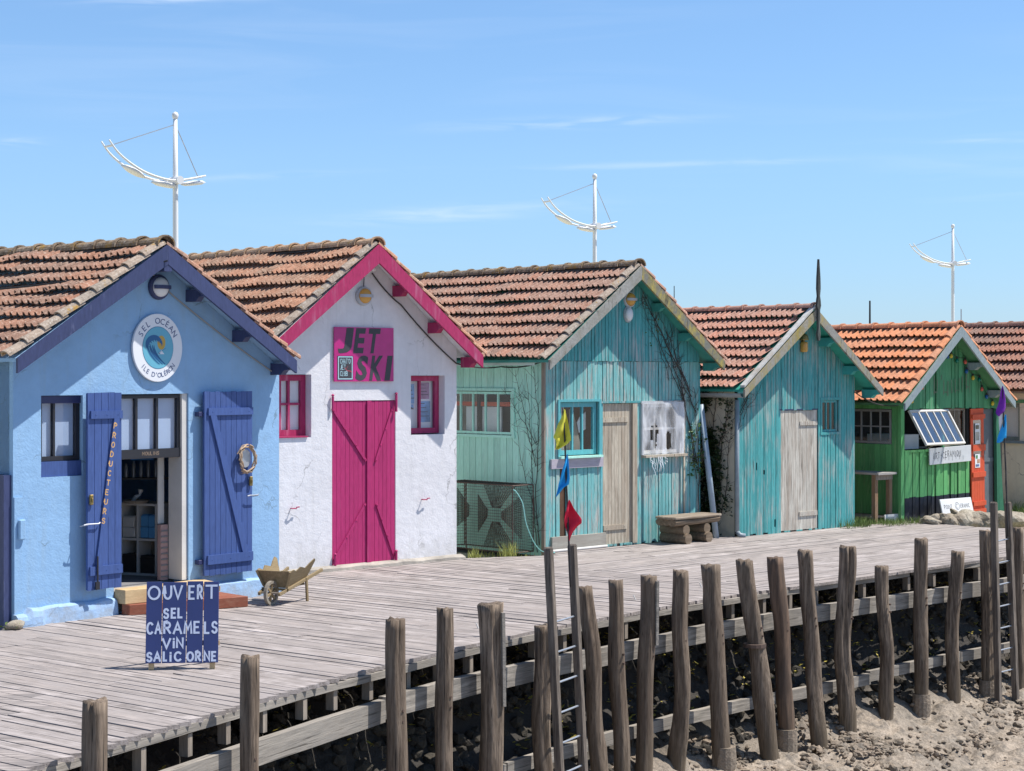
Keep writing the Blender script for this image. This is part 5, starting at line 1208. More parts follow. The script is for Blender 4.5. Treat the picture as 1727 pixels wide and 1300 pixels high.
for j in range(nz):
    for i in range(nx):
        cx_, cz_ = (i + .5) / nx, (j + .5) / nz
        if ((cx_ - .27) / .10) ** 2 + ((cz_ - .42) / .26) ** 2 + noise.noise(Vector((cx_ * 9, cz_ * 9, 0))) < .7 or ((cx_ - .60) / .08) ** 2 + ((cz_ - .28) / .22) ** 2 < .8: continue
        q.f.append((j * (nx + 1) + i, j * (nx + 1) + i + 1, (j + 1) * (nx + 1) + i + 1, (j + 1) * (nx + 1) + i))
for (a_, b2_, c_, d_) in ((2.03, 2.07, .02, 1.26), (2.86, 2.89, .02, 1.26), (2.93, 2.965, .02, 2.05)):
    q2 = MB(); q2.box(a_, b2_, -.04, -.012, c_, d_); q2.build('trim_strip', M['teal3_low'] if a_ < 2.9 else M['bare3'], h3)
pl = tag(q.build('plastic_sheet', M['plastic'], loc=H3.o, rot=(0, 0, H3.a), smooth=True), 'torn clear plastic sheet nailed over the right window of the turquoise hut', 'plastic sheet')
q = MB(); rnd = random.Random(8)
for k in range(16):
    x = rnd.uniform(2.08, 2.45); l = rnd.uniform(.08, .28); p = [Vector((x, -.11, 1.27))]
    for s_ in range(4): p.append(p[-1] + Vector((rnd.uniform(-.03, .04), rnd.uniform(-.02, .01), -l / 4)))
    for a, b_ in zip(p, p[1:]): q.add([a, a + Vector((.016, 0, 0)), b_ + Vector((.014, 0, 0)), b_], [(0, 1, 2, 3)])
q.build('ragged_edge', M['plastic'], pl)
round_lamp(H3, *[H3.at(1058, 505)[0], H3.at(1058, 505)[1]], -.02, .125, 'grey_lamp', 'amber', 'grey bulkhead lamp with amber glass in the turquoise gable with the vines')
ol = thing('oval_lamp', 'pale oval bulkhead lamp below the amber one in the vine-covered gable', 'lamp', H3.w(H3.at(1055, 530)[0], -.02, H3.at(1055, 530)[1]), H3.a)
q = MB(); q.lathe([(.085, 0), (.09, .03), (.088, .04)], 18, Matrix.Scale(1.35, 4, (0, 0, 1)) @ Matrix.Rotation(R(90), 4, 'X')); q.build('lamp_body', M['grey_lamp'], ol)
q = MB(); q.lathe([(.08, .041), (.07, .07), (.04, .09), (.005, .095)], 18, Matrix.Scale(1.35, 4, (0, 0, 1)) @ Matrix.Rotation(R(90), 4, 'X')); q.build('lamp_glass', M['milk'], ol, smooth=True)

# ================================================================== HUT 4, bright turquoise boards with a finial
h4 = thing('finial_hut', 'bright turquoise board hut with a spiked finial, bare wood door and one small window', 'hut', H4.o, H4.a, 'cabins in a row along the boardwalk')
W4 = 2.911; R4 = (1.49, 3.52, 1.73, 2.27); top4 = roofline(*R4)
hol4 = [(1.032, 1.951, .02, 1.92), (2.05, 2.48, 1.56, 2.07)]
brk4 = [(.42, .455, 1.0, 1.12), (.60, .635, .93, 1.0), (.86, .90, .1, .22)]
w4 = wall_panel('wall', M['dark_in'], h4, 0, W4, lambda x: top4(x) - .02, hol4, .003, .05, extra=(R4[0],), z0=-.1)
board_wall(w4, M['teal4'], 0, W4, lambda x: .0 + .05 * noise.noise(Vector((x * 7, 2, 5))), top4, hol4 + brk4, .0, .074, seed=41, extra=(R4[0],), gap=.009, jy=.004)
d4 = shutter(h4, 'plank_door', 1.037, 1.946, .02, 1.915, .0, .03, M['bare4'], 10, [(1.50, 1.93, 1.71, .03), (1.48, 1.93, .27, .035)], None, th=.018)
q = MB(); q.box(1.0, 1.98, -.02, -.003, 1.922, 1.94); q.build('door_head', M['navy_dark'], h4)
window(h4, 2.052, 2.478, 1.562, 2.068, .008, M['teal4'], nv=2, fw=.035, fd=.04, mw=.022, behind=None)
q = MB()
for (a, b_, c, d) in ((2.0, 2.53, 2.075, 2.115), (2.0, 2.53, 1.515, 1.555), (2.01, 2.047, 1.557, 2.073), (2.483, 2.52, 1.557, 2.073)): q.box(a, b_, -.032, -.007, c, d)
q.build('window_casing', M['teal4'], h4)
wall_panel('side_wall', M['cream_plaster'], h4, -6, -.002, lambda x: 2.28, [], .02, .15, SIDE(0), z0=-.1)
wall_panel('right_wall', M['oldwood'], h4, .05, 6, lambda x: 2.28, [], 0, .03, Matrix(((0, -1, 0, W4), (1, 0, 0, 0), (0, 0, 1, 0), (0, 0, 0, 1))), z0=-.1)
q = MB(); q.box(0.16, W4 - .06, 1.2, 1.25, 0, 2.4); q.build('inner_partition', M['dark_in'], h4)
gable_roof(h4, *R4, .33, 6.1, M['tile4'], M['tile4'], M['tile4'], 8, 4.0, 4, (M['fascia4'], M['fascia4r']), .17, under=paint('teal_soffit_bright', (.04, .36, .28), .7, .15), wob=.02, verge=False, ridge_r=.07)
q = MB(); xe = R4[0] - R4[2]; q.prism([(xe, R4[3] + .02), (R4[0], R4[1] + .04), (R4[0], R4[1] + .075), (xe, R4[3] + .055)], -.36, -.27); q.build('verge_strip', wood('white_verge_strip', (.58, .58, .56), (.4, .36, .3), .35, (6, 6, 3), .7, .1), h4)
purlin_ends(h4, *R4, .33, paint('teal_bracket', (.05, .36, .34), .7, .15), fr=(.30, .66, .97), side=1, drop=.02, h_=.14, w_=.09)
q = MB(); fx, fz = R4[0], 0
prof = [(-.018, 3.02), (-.035, 3.12), (-.020, 3.22), (-.022, 3.50), (-.045, 3.57), (-.034, 3.66), (-.020, 3.72), (-.036, 3.84), (-.030, 4.0), (-.003, 4.30)]
q.prism([(fx + a, z) for a, z in prof] + [(fx - a, z) for a, z in prof[::-1]], -.41, -.37); q.build('finial', wood('dark_finial_wood', (.05, .058, .055), (.13, .14, .13), .4, (30, 30, 3), .8), h4)
q = MB(); q.tube([H4.loc(H4.w(-.045, -.04, z)) for z in (-.02 + .1, 2.1)], .035, 10); q.tube([(-.045, -.04, .08), (-.03, -.09, .03), (.03, -.14, .02)], .036, 10); q.build('downpipe', paint('blue_grey_pipe', (.25, .30, .34), .5, .2), h4, smooth=True)
q = MB()
for k in range(7): pass
g_ = [(-.07 + .065 * math.cos(a), -.0 + .065 * math.sin(a)) for a in [math.pi * (1 + k / 8) for k in range(9)]]; g_ += [(p[0] * .9 - .007, p[1] * .9) for p in g_[::-1]]
q.prism([(p[0] - .14, 2.20 + p[1]) for p in g_], -.30, 5.5); q.build('gutter', paint('grey_gutter', (.30, .32, .33), .5, .2), h4)
l4 = thing('jar_lamp', 'yellowish glass jar lamp hanging in the bright turquoise gable', 'lamp', H4.w(H4.at(1351, 583)[0], -.06, H4.at(1351, 583)[1]), H4.a)
q = MB(); q.lathe([(.05, -.1), (.06, -.08), (.06, .04), (.05, .06)], 12); q.build('jar', M['amber'], l4, smooth=True)
q = MB(); q.lathe([(.07, .09), (.075, .10), (.06, .16), (.03, .19)], 12); q.box(-.02, .02, -.0, .06, .05, .18); q.build('lamp_head', M['brass'], l4)
# long tube leaning in the gap, left of hut 4
pp = MB(); a = Vector(((1208 - CX) / FOC * 27.05, 27.05, 0)); b_ = Vector(((1182 - CX) / FOC * 27.2, 27.2, EYE - (682 - HOR) * 27.2 / FOC)); pp.tube([Vector((0, 0, 0)), b_ - a], .045, 12)
tag(pp.build('leaning_pipe', paint('pale_blue_pipe', (.34, .42, .50), .5, .15), loc=a, smooth=True), 'pale blue-grey pipe leaning in the ivy gap behind the log bench', 'pipe')

# ================================================================== HUT 5, green boards, pottery workshop
h5 = thing('green_pottery_hut', 'green board hut with orange tiles, tilted window and orange-red shutter, a pottery', 'hut', H5.o, H5.a, 'cabins in a row along the boardwalk')
W5 = 2.98; R5 = (1.22, 3.30, 1.61, 2.02); top5 = roofline(*R5)
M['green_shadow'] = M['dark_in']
hol5 = [(.06, 1.90, 1.19, 1.895), (1.96, 2.40, .0, 1.88), (2.40, 2.78, .0, 1.88)]
w5 = wall_panel('wall', M['dark_in'], h5, 0, W5, lambda x: top5(x) - .02, hol5, .003, .05, extra=(R5[0],), z0=-.1)
w5b = MB(); w5b.box(.5, .501, .055, .056, .5, .6); w5b = w5b.build('lower_boarding', M['dark_in'], h5)
board_wall(w5b, M['green5'], .06, 1.93, -.02, lambda x: 1.19 + .015 * noise.noise(Vector((x * 9, 0, 0))), [], -.006, .108, seed=51, gap=.012, jy=.016, th=.022, mat2=M['tarred'], z2=.40)
q = MB(); q.box(-.03, .06, -.02, .04, -.05, 2.0); q.build('corner_post', M['green5'], h5)
w5u = MB(); w5u.box(.5, .501, .055, .056, 2.2, 2.3); w5u = w5u.build('gable_boarding', M['dark_in'], h5)
board_wall(w5u, M['green5_up'], -.02, 2.86, lambda x: 1.90 if x < 1.95 else 1.885, top5, [], -.012, .098, seed=52, extra=(R5[0],), gap=.008, jy=.012, th=.02, zj=.012)
q = MB(); q.prism([(2.785, .0), (2.83, 0.0), (2.80, 1.89), (2.74, 1.89)], -.03, .03); q.prism([(2.84, .0), (2.99, .0), (2.80, 1.89)][::1], -.03, .02); q.build('right_jamb', wood('dark_green_jamb', (.05, .20, .12), (.1, .22, .15), .2, (20, 20, 2), .6), h5)
q = MB(); q.box(2.42, 2.78, .06, .09, .0, 1.88); q.box(2.43, 2.77, .045, .059, .93, 1.0); q.box(2.43, 2.77, .045, .059, 1.8, 1.87); q.build('grey_door', M['grey_door'], h5)
q = MB(); q.box(.06, 1.93, -.03, .03, 1.165, 1.20); q.build('opening_sill', M['green5'], h5)
q = MB(); q.box(1.22, 1.27, .03, .07, 1.2, 1.89); q.build('opening_post', M['green5_up'], h5)
window(h5, 1.28, 1.89, 1.22, 1.89, .04, M['oldwood'], nv=3, fw=.035, fd=.03, mw=.02)
q = MB(); q.box(.16, W5 - .1, 1.1, 1.15, 0, 2.3); q.build('inner_partition', M['dark_in'], h5)
q = MB(); q.box(.1, 1.2, .35, .37, 1.20, 1.235); q.box(.1, 1.2, .35, .37, 1.36, 1.385); q.build('inner_rail', M['oldwood'], h5)
# tilted awning sash
ah = thing('awning_window', 'pale framed five-pane window propped open at a tilt on the green hut', 'window', H5.w(0, 0, 0), H5.a)
hx0, hx1, hz = .16, 1.27, 1.875; ca, sa = math.cos(R(30)), math.sin(R(30)); AM = Matrix(((1, 0, 0, 0), (0, ca, sa, -.03), (0, -sa, ca, hz), (0, 0, 0, 1)))
# local (x, y, z) -> z runs down the sash as negative
AM = Matrix.Translation((0, -.03, hz)) @ Matrix.Rotation(R(-32), 4, 'X')
ww = MB(); frame_ring(ww, hx0, hx1, -.68, 0, .035, -.02, .02, AM)
for i in range(1, 5):
    x = hx0 + .035 + (hx1 - hx0 - .07) * i / 5; ww.box(x - .011, x + .011, -.016, .016, -.645, -.035, AM)
fr_ = ww.build('sash_frame', M['white_wood'], ah)
for i in range(5):
    a, b_ = hx0 + .035 + (hx1 - hx0 - .07) * i / 5, hx0 + .035 + (hx1 - hx0 - .07) * (i + 1) / 5; ww = MB(); ww.box(a + .012, b_ - .012, -.003, .003, -.645, -.035, AM); ww.build('pane', M['glass_sky'], fr_)
q = MB(); q.bar(AM @ Vector((hx0 + .3, .02, -.66)), Vector((hx0 + .5, .0, 1.20)), .012, .012); q.build('prop_stick', M['oldwood'], ah)
# orange-red shutter
OM = Matrix.Translation((1.97, -.05, .02)) @ Matrix.Rotation(R(-1.2), 4, 'Y')
def obox(mb, *a): mb.box(*a, OM)
q = MB(); obox(q, 0, .39, 0, .018, 0, 1.0); obox(q, 0, .39, 0, .018, 1.66, 1.86); obox(q, 0, .07, 0, .018, 1.0, 1.66); obox(q, .31, .39, 0, .018, 1.0, 1.66); os_ = q.build('orange_shutter', M['orange'], h5)
for i in range(5):
    q = MB(); obox(q, .0 + i * .078 + .002, .078 * (i + 1) - .002, -.007, -.0005, 0, 1.0); q.build('plank', M['orange'], os_)
for z, hh in ((.045, .045), (.19, .04), (.70, .045), (1.28 - .11, .055), (1.72, .04)):
    q = MB(); obox(q, .02, .40, -.03, -.0085, z - hh, z + hh); q.build('ledge', M['orange'], os_)
q = MB(); obox(q, .072, .308, .004, .008, 1.0, 1.66); q.build('pane', M['glass_sky'], os_)
q = MB(); obox(q, .11, .25, -.012, -.009, 1.24, 1.60); q.build('notice', M['curtain'], os_)
q = MB(); obox(q, .10, .25, -.0115, -.0085, .82, 1.06 + .0); q.build('notice', M['curtain'], os_)
for (a, b_, c, d, col) in ((.12, .23, 1.5, 1.57, (.25, .22, .15)), (.12, .23, 1.3, 1.45, (.35, .33, .28)), (.12, .18, .98, 1.04, (.1, .3, .12)), (.16, .24, .90, .97, (.5, .3, .2)), (.12, .22, .84, .88, (.15, .2, .4))):
    q = MB(); obox(q, a, b_, -.0135, -.0125, c, d); q.build('notice_print', paint('notice_print', col, .7, .5), os_)
# side wall
hs5 = [(-1.9, -.20, 1.30, 1.90)]
sw5 = wall_panel('side_wall', M['dark_in'], h5, -6, -.002, lambda x: 2.04, hs5, .022, .06, SIDE(0), z0=-.1)
board_wall(sw5, M['green5'], -3.0, -.03, .10, lambda x: 2.05, hs5, .021, .12, SIDE(0), 53, gap=.005, jy=.003)
window(h5, -1.89, -.21, 1.31, 1.89, .005, wood('grey_window_wood', (.26, .26, .26), (.3, .3, .3), .3, (20, 20, 2), .7), nv=7, nh=1, fw=.04, fd=.035, mw=.022, m=SIDE(0))
q = MB(); q.box(-1.6, -.3, .5, .9, 1.2, 1.45, SIDE(0)); q.build('inner_shelf', M['curtain'], h5)
q = MB(); q.box(-6, .03, -.10, .015, 1.965, 2.045, SIDE(0)); q.build('eave_board', M['green5'], h5)
wall_panel('right_wall', M['oldwood'], h5, .05, 6, lambda x: 2.0, [], 0, .03, Matrix(((0, -1, 0, W5 - .12), (1, 0, 0, 0), (0, 0, 1, 0), (0, 0, 0, 1))), z0=-.1)
gable_roof(h5, *R5, .34, 6.1, M['tile5'], M['tile5'], M['tile5'], 7, 4.0, 5, M['fascia5'], .17, under=paint('green_soffit', (.08, .24, .12), .7, .15), wob=.02, tw=.25)
purlin_ends(h5, *R5, .34, M['fascia5'], fr=(.42, .80), side=1, drop=.02, w_=.10, h_=.13)
# faded hand-painted letters on the gable boards
q = MB(); rnd = random.Random(3)
for k, (u0_, v0_, v1_) in enumerate(((1572, 635, 664), (1577, 640, 658), (1584, 633, 640), (1588, 642, 664), (1595, 643, 667), (1601, 641, 662), (1607, 640, 661), (1614, 638, 661), (1619, 636, 660), (1626, 630, 655), (1631, 640, 662))):
    x, za_ = H5.at(u0_, v0_); zb_ = H5.at(u0_, v1_)[1]; stroke(q, [(x, za_), (x + rnd.uniform(-.01, .01), zb_)], rnd.uniform(.018, .035), -.0465 - .0004 * k, ID)
    if k % 3 == 0: stroke(q, [(x + .02, zb_ + .03), (x + .09, zb_ + .03)], .02, -.0455 - .0004 * k, ID)
q.build('faded_lettering', wood('faded_brown_paint', (.17, .17, .13), (.12, .26, .14), .5, (40, 40, 8), .9, .1), h5)
# signs
(xa, za), (xb, zb) = H5.at(1562, 757), H5.at(1632, 778)
ap = thing('art_ceramique_sign', 'pale grey board lettered ART CERAMIQUE fixed to the green boards under the tilted window', 'sign', H5.w(xa, -.055, zb), H5.a); ap.rotation_euler = (0, R(-1.5), H5.a)
ws_ = xb - xa; hs_ = .26; q = MB(); q.box(0, ws_, -.02, 0, -.02, hs_); q.build('panel', M['sign_grey'], ap, bevel=.003)
q = MB(); write(q, 'ART+CERAMIQU', .10, .085, .10, .044, .009, -.0212, sp=.60, jit=.12, seed=4)
for k in range(9): stroke(q, [(.13 + k * .105, .09), (.13 + k * .105, .045 - (k % 3) * .012)], .005, -.0226, ID)
q.build('lettering', M['ink'], ap)
(xa, za), (xb, zb) = H5.at(1590, 848, .35), H5.at(1642, 872, .35)
pc_ = thing('point_ceramic_sign', 'white board lettered POINT CERAMIC leaning at the foot of the green hut', 'sign', H5.w(xa - .0, -.34, .075), H5.a); pc_.rotation_euler = (R(-14), 0, H5.a)
ws_ = .90; hs_ = .29; q = MB(); q.box(0, ws_, -.022, 0, 0, hs_); q.build('panel', paint('white_leaning_board', (.72, .73, .74), .6, .06), pc_, bevel=.003)
q = MB(); write(q, 'POINT', .08, .12, .065, .036, .007, -.0232, sp=.45); x2 = write(q, 'C', .420, .115, .075, .055, .007, -.0232); stroke(q, arc(.455, .155, .06, .062, 0, 360, 20), .006, -.0244, ID); write(q, 'ERAMIC', .545, .12, .065, .034, .007, -.0232, sp=.45); q.build('lettering', M['ink'], pc_)
# string of coloured bulbs
BL = [(1587, 608, 'r'), (1598, 600, 'b'), (1604, 599, 'y'), (1614, 607, 'g'), (1628, 609, 'r'), (1630, 625, 'b'), (1641, 636, 'y'), (1652, 639, 'g'), (1656, 655, 'r'), (1664, 668, 'b'), (1674, 679, 'y'), (1573, 626, 'y'), (1563, 638, 'b'), (1555, 652, 'r'), (1547, 660, 'g'), (1538, 675, 'y')]
BC = {'r': (.62, .10, .07), 'b': (.01, .10, .30), 'y': (.62, .45, .03), 'g': (.0, .17, .12)}
sl = thing('string_lights', 'string of red, blue, yellow and green bulbs along the green gable', 'string lights', H5.o, H5.a)
pts = []
for (u_, v_, c_) in sorted(BL, key=lambda b: b[0]):
    x, z = H5.at(u_, v_, .06); p = Vector((x, -.06, z)); pts.append(p + Vector((0, 0, .05)))
    if 'bulb' + c_ not in M: M['bulb' + c_] = paint({'r': 'red', 'b': 'blue', 'y': 'yellow', 'g': 'green'}[c_] + '_bulb', BC[c_], .25, .05)
    q = MB(); q.lathe([(.008, .03), (.016, .025), (.030, -.005), (.031, -.02), (.020, -.045), (.003, -.052)], 10, Matrix.Translation(p)); bo = q.build('bulb', M['bulb' + c_], sl, smooth=True)
    q = MB(); q.lathe([(.017, .022), (.017, .06), (.012, .065)], 8, Matrix.Translation(p)); q.build('bulb_socket', M['cable'], bo)
q = MB(); q.tube(pts, .005, 5); q.build('wire', M['cable'], sl)

# ================================================================== HUT 6, cream side wall at the right edge
H6 = Frame(1800, 862, 4400)
h6 = thing('cream_hut', 'cream walled hut with dark brown tiles at the right edge of the picture', 'hut', H6.o, H6.a, 'cabins in a row along the boardwalk')
R6 = (1.55, 3.42, 1.72, 2.18); top6 = roofline(*R6)
hs6 = [(-2.75, -1.55, 1.10, 1.75)]
wall_panel('side_wall', M['cream_plaster'], h6, -6, 0, lambda x: 2.14, [(-2.4, -1.0, 1.25, 1.95)], 0, .2, SIDE(0), z0=-.3)
wall_panel('wall', M['cream_plaster'], h6, .2, 3.1, lambda x: top6(x), [(1.1, 1.9, 0, 2.0)], 0, .2, extra=(R6[0],), z0=-.3)
q = MB(); q.box(1.1, 1.9, .1, .14, 0, 2.0); q.build('door', M['green5_up'], h6)
wall_panel('right_wall', M['cream_plaster'], h6, .2, 6, lambda x: 2.14, [], 0, .2, Matrix(((0, -1, 0, 3.1), (1, 0, 0, 0), (0, 0, 1, 0), (0, 0, 0, 1))), z0=-.3)
window(h6, -2.39, -1.01, 1.26, 1.94, .06, wood('grey_green_frame', (.24, .30, .27), (.35, .38, .35), .3, (20, 20, 2), .7), nv=2, fw=.06, fd=.05, mw=.04, m=SIDE(0), behind='curtain', bd=.03)
q = MB(); q.box(-2.6, -.6, -.02, -.001, 1.955, 2.02, SIDE(0)); q.build('lintel', M['green5_up'], h6)
q = MB(); q.box(-2.6, -.7, -.05, -.001, 1.20, 1.245, SIDE(0)); q.build('window_sill', paint('blue_grey_sill', (.16, .22, .26), .6), h6)
gable_roof(h6, *R6, .30, 6.1, M['tile6'], M['tile6'], M['tile6'], 7, 5.8, 6, M['fascia5'], .16, under=M['oldwood'], wob=.04)
# ================================================================== loose things
def W(u, v, Z): return Vector(((u - CX) / FOC * Z, Z, EYE - (v - HOR) * Z / FOC))
# folding board sign
bs = thing('board_sign', 'navy plank sign on the boardwalk with hand-painted white words OUVERT SEL CARAMELS VIN SALICORNE', 'sign', G(245, 1130), R(5))
SM = Matrix.Rotation(R(-9), 4, 'X')
for i, (a, b_) in enumerate(((0, .130), (.137, .335), (.342, .474), (.482, .607))):
    q = MB(); q.box(a, b_, -.012, .008, .055, .735 + (.004, 0, .006, .002)[i], SM); q.build('plank', M['sign_navy'], bs, bevel=.002)
q = MB()
for x in (.02, .53): q.box(x, x + .045, .009, .035, 0, .72, SM)
q.build('frame_post', M['pine'], bs) if 0 else None
for x in (.025, .535):
    q = MB(); q.box(x, x + .045, .009, .035, .002, .72, SM); q.build('frame_post', M['pine'], bs)
q = MB(); q.box(.0, .615, .036, .058, .655, .70, SM); q.build('crossbar', M['pine'], bs)
q = MB(); q.box(.0, .615, .036, .058, .20, .24, SM); q.build('crossbar', M['pine'], bs)
for x in (.05, .56):
    q = MB(); q.bar(SM @ Vector((x, .06, .66)), Vector((x, .42, .012)), .035, .025); q.build('prop_leg', M['pine'], bs)
q = MB(); bz = lambda v: (1120 - v) * .005 + .055
lw = .0175
def wr(text, xs, v0, v1):      # letters at measured places
    for k, (ch, x) in enumerate(zip(text, xs)):
        dz = ((k * 7) % 3 - 1) * .002; z0_, h_ = bz(v1) + dz, (v1 - v0) * .005
        for n_, pl in enumerate(GL[ch]): stroke(q, [(x[0] + lw * .4 + p[0] * (x[1] - x[0] - lw * .8), z0_ + p[1] * h_) for p in pl], lw, -.0135 - .0004 * n_, SM)
wr('OUVERT', ((.011, .117), (.143, .214), (.224, .304), (.352, .41), (.424, .474), (.494, .598)), 991, 1012)
wr('SEL', ((.142, .193), (.207, .256), (.263, .312)), 1029, 1044)
wr('CARAMELS', ((.003, .065), (.073, .130), (.147, .213), (.226, .303), (.316, .388), (.399, .456), (.487, .54), (.547, .602)), 1052, 1070)
wr('ViN', ((.137, .212), (.21, .26), (.255, .317)), 1079, 1094)
wr('SALiC', ((.007, .06), (.067, .130), (.146, .187), (.185, .235), (.236, .305)), 1102, 1116); wr('ORNE', ((.343, .405), (.415, .466), (.487, .54), (.550, .596)), 1102, 1116)
q.build('lettering', M['sign_white'], bs)
# toy-sized wheelbarrow
wb = thing('wheelbarrow', 'small rustic wooden wheelbarrow standing on the boards beside the blue hut', 'wheelbarrow', (-2.60, 19.20, 0), R(67)); wb.scale = (.80,) * 3
wm = M['barrow']; q = MB(); n = 24
for (r0, r1) in ((.165, .128),):
    for y in (-.022, .022):
        for r in (r0, r1):
            for k in range(n): a = 2 * math.pi * k / n; q.v.append((r * math.cos(a), y, .165 + r * math.sin(a)))
    for k in range(n):
        j = (k + 1) % n; q.f += [(k, j, n + j, n + k), (2 * n + k, 3 * n + k, 3 * n + j, 2 * n + j), (k, 2 * n + k, 2 * n + j, j), (n + k, n + j, 3 * n + j, 3 * n + k)]
wheel = q.build('wheel', wood('grey_wheel_wood', (.26, .23, .19), (.32, .28, .22), .4, (10, 10, 10), .8), wb)
for k in range(3):
    a = math.pi * k / 3 + .3; q = MB(); q.bar((-.13 * math.cos(a), 0, .165 - .13 * math.sin(a)), (.13 * math.cos(a), 0, .165 + .13 * math.sin(a)), .022, .03); q.build('spoke', wm, wheel)
q = MB(); q.tube([(0, -.17, .165), (0, .17, .165)], .014, 8); q.build('axle', M['oldwood'], wb)
for s_ in (-1, 1):
    q = MB(); q.bar((-.06, s_ * .155, .155), (.92, s_ * .27, .40), .032, .045); q.build('shaft', wm, wb, bevel=.004)
    q = MB(); q.bar((.56, s_ * .24, .0), (.54, s_ * .235, .33), .03, .035); q.build('leg', wm, wb, bevel=.003)
    q = MB(); pr = [(.13, .24), (.08, .46), (.14, .475), (.22, .445), (.30, .50), (.36, .49), (.45, .47), (.53, .53), (.62, .585), (.66, .56), (.56, .24)]
    b0_ = len(q.v)
    for (x, z) in pr:
        yy = s_ * (.16 + (z - .24) * .42)
        q.v.append((x, yy, z)); 
    for (x, z) in pr:
        yy = s_ * (.178 + (z - .24) * .42); q.v.append((x, yy, z))
    n_ = len(pr); q.f = [tuple(range(n_)), tuple(range(2 * n_ - 1, n_ - 1, -1))] + [(i, i + n_, (i + 1) % n_ + n_, (i + 1) % n_) for i in range(n_)]
    q.build('side_board', wm, wb)
q = MB(); q.add([(.12, -.18, .235), (.12, .18, .235), (.065, .275, .455), (.065, -.275, .455), (.14, -.18, .235), (.14, .18, .235), (.085, .275, .455), (.085, -.275, .455)], [(0, 1, 2, 3), (7, 6, 5, 4), (0, 4, 5, 1), (1, 5, 6, 2), (2, 6, 7, 3), (3, 7, 4, 0)]); q.build('front_board', wm, wb)
for s_ in (-1, 1):
    q = MB(); q.bar((.105, s_ * .175, .24), (.05, s_ * .262, .455), .028, .03); q.build('corner_batten', wm, wb)
q = MB(); q.box(.12, .58, -.19, .19, .225, .243); q.build('floor_board', wm, wb)
q = MB(); q.box(.56, .58, -.18, .18, .24, .40); q.build('back_board', wm, wb)
q = MB(); q.box(.10, .12, -.21, .21, .19, .222); q.build('cross_bar', wm, wb)
# log bench
bo = G(1160, 918); bn = thing('log_bench', 'rustic bench of split logs on stacked log feet before the turquoise hut', 'bench', bo, H3.a + R(1))
def logm(mb, a, b_, r, seed, flat=0):
    a, b_ = Vector(a), Vector(b_); pts = [a.lerp(b_, k / 6) for k in range(7)]
    mb.tube(pts, [r * (1 + .06 * noise.noise(Vector((seed, k * .7, 0)))) for k in range(7)], 12, smoothr=lambda i, k: 1 + .05 * noise.noise(Vector((k * .8, i * .3, seed))))
for si, x in enumerate((0.02, .50)):
    for li, z in enumerate((.075, .205)):
        q = MB(); logm(q, (x, .04 if li else .0, z), (x, .50, z), .076 + .004 * (li == 0), si * 3 + li); q.build('foot_log', M['log'], bn)
for k, (y, r) in enumerate(((.10, .075), (.23, .07), (.37, .078))):
    q = MB(); logm(q, (-.24 + .02 * k, y, .325), (.80, y, .34), r, 20 + k)
    q.v = [(p[0], p[1], .345 + (p[2] - .345) * (.35 if p[2] > .345 else .85)) for p in q.v]; q.build('seat_log', M['log'], bn)
q = MB(); pr = [(-.25, .02), (.2, -.0), (.84, .03), (.86, .22), (.83, .43), (.3, .45), (-.22, .44), (-.27, .25)]; q.prism(pr, .365, .405, ax='z'); q.build('seat_slab', wood('bench_top_wood', (.22, .17, .125), (.36, .30, .235), .5, (2, 22, 22), .8, .1, (.08, .06, .045), 1.0, crack=.9), bn, bevel=.012)
# wire lobster pot cage beside the pale green wall
cg = thing('wire_pot_cage', 'big rusty wire mesh fishing pot standing against the pale green wall', 'fishing pot', H3.w(-.50, .12, 0), H3.a)
cx0, cx1, cy0, cy1, cz0, cz1 = 0, .40, 0, 1.42, .02, .95
def net(mb, o, a, b_, na, nb, r, wob=.0):
    o, a, b_ = Vector(o), Vector(a), Vector(b_)
    for i in range(na + 1):
        p = o + a * i / na; mb.tube([p, p + b_ * .5 + Vector((0, 0, 0)), p + b_], r, 3, cap=False)
    for i in range(nb + 1):
        p = o + b_ * i / nb; mb.tube([p, p + a * .5 + Vector((0, 0, -wob)), p + a], r, 3, cap=False)
for (o, a, b_, na, nb, mt) in (((cx0, cy0, cz0), (0, cy1, 0), (0, 0, cz1 - cz0), 34, 23, 'mesh_light'), ((cx1, cy0, cz0), (0, cy1, 0), (0, 0, cz1 - cz0), 34, 23, 'mesh_wire'),
        ((cx0, cy0, cz0), (cx1, 0, 0), (0, 0, cz1 - cz0), 10, 23, 'mesh_wire'), ((cx0, cy1, cz0), (cx1, 0, 0), (0, 0, cz1 - cz0), 10, 23, 'mesh_wire'), ((cx0, cy0, cz1), (cx1, 0, 0), (0, cy1, 0), 10, 34, 'mesh_wire')):
    q = MB(); net(q, o, a, b_, na, nb, .0020, .0); q.build('net_panel', M[mt], cg)
ed = [((cx0, cy0), (cx0, cy1)), ((cx1, cy0), (cx1, cy1))]
rim = [((x, y, cz0), (x, y, cz1)) for x in (cx0, cx1) for y in (cy0, cy1)] + [((x, cy0, z), (x, cy1, z)) for x in (cx0, cx1) for z in (cz0, cz1)] + [((cx0, y, z), (cx1, y, z)) for y in (cy0, cy1) for z in (cz0, cz1)] + [((cx0, .95, cz0), (cx0, .95, cz1))]
for a, b_ in rim:
    q = MB(); a, b_ = Vector(a), Vector(b_); L_ = (b_ - a).length; k_ = int(L_ / .03); q.tube([a.lerp(b_, i / k_) for i in range(k_ + 1)], [.012 if i % 2 else .0075 for i in range(k_ + 1)], 6); q.build('frame_bar', M['wire'], cg)
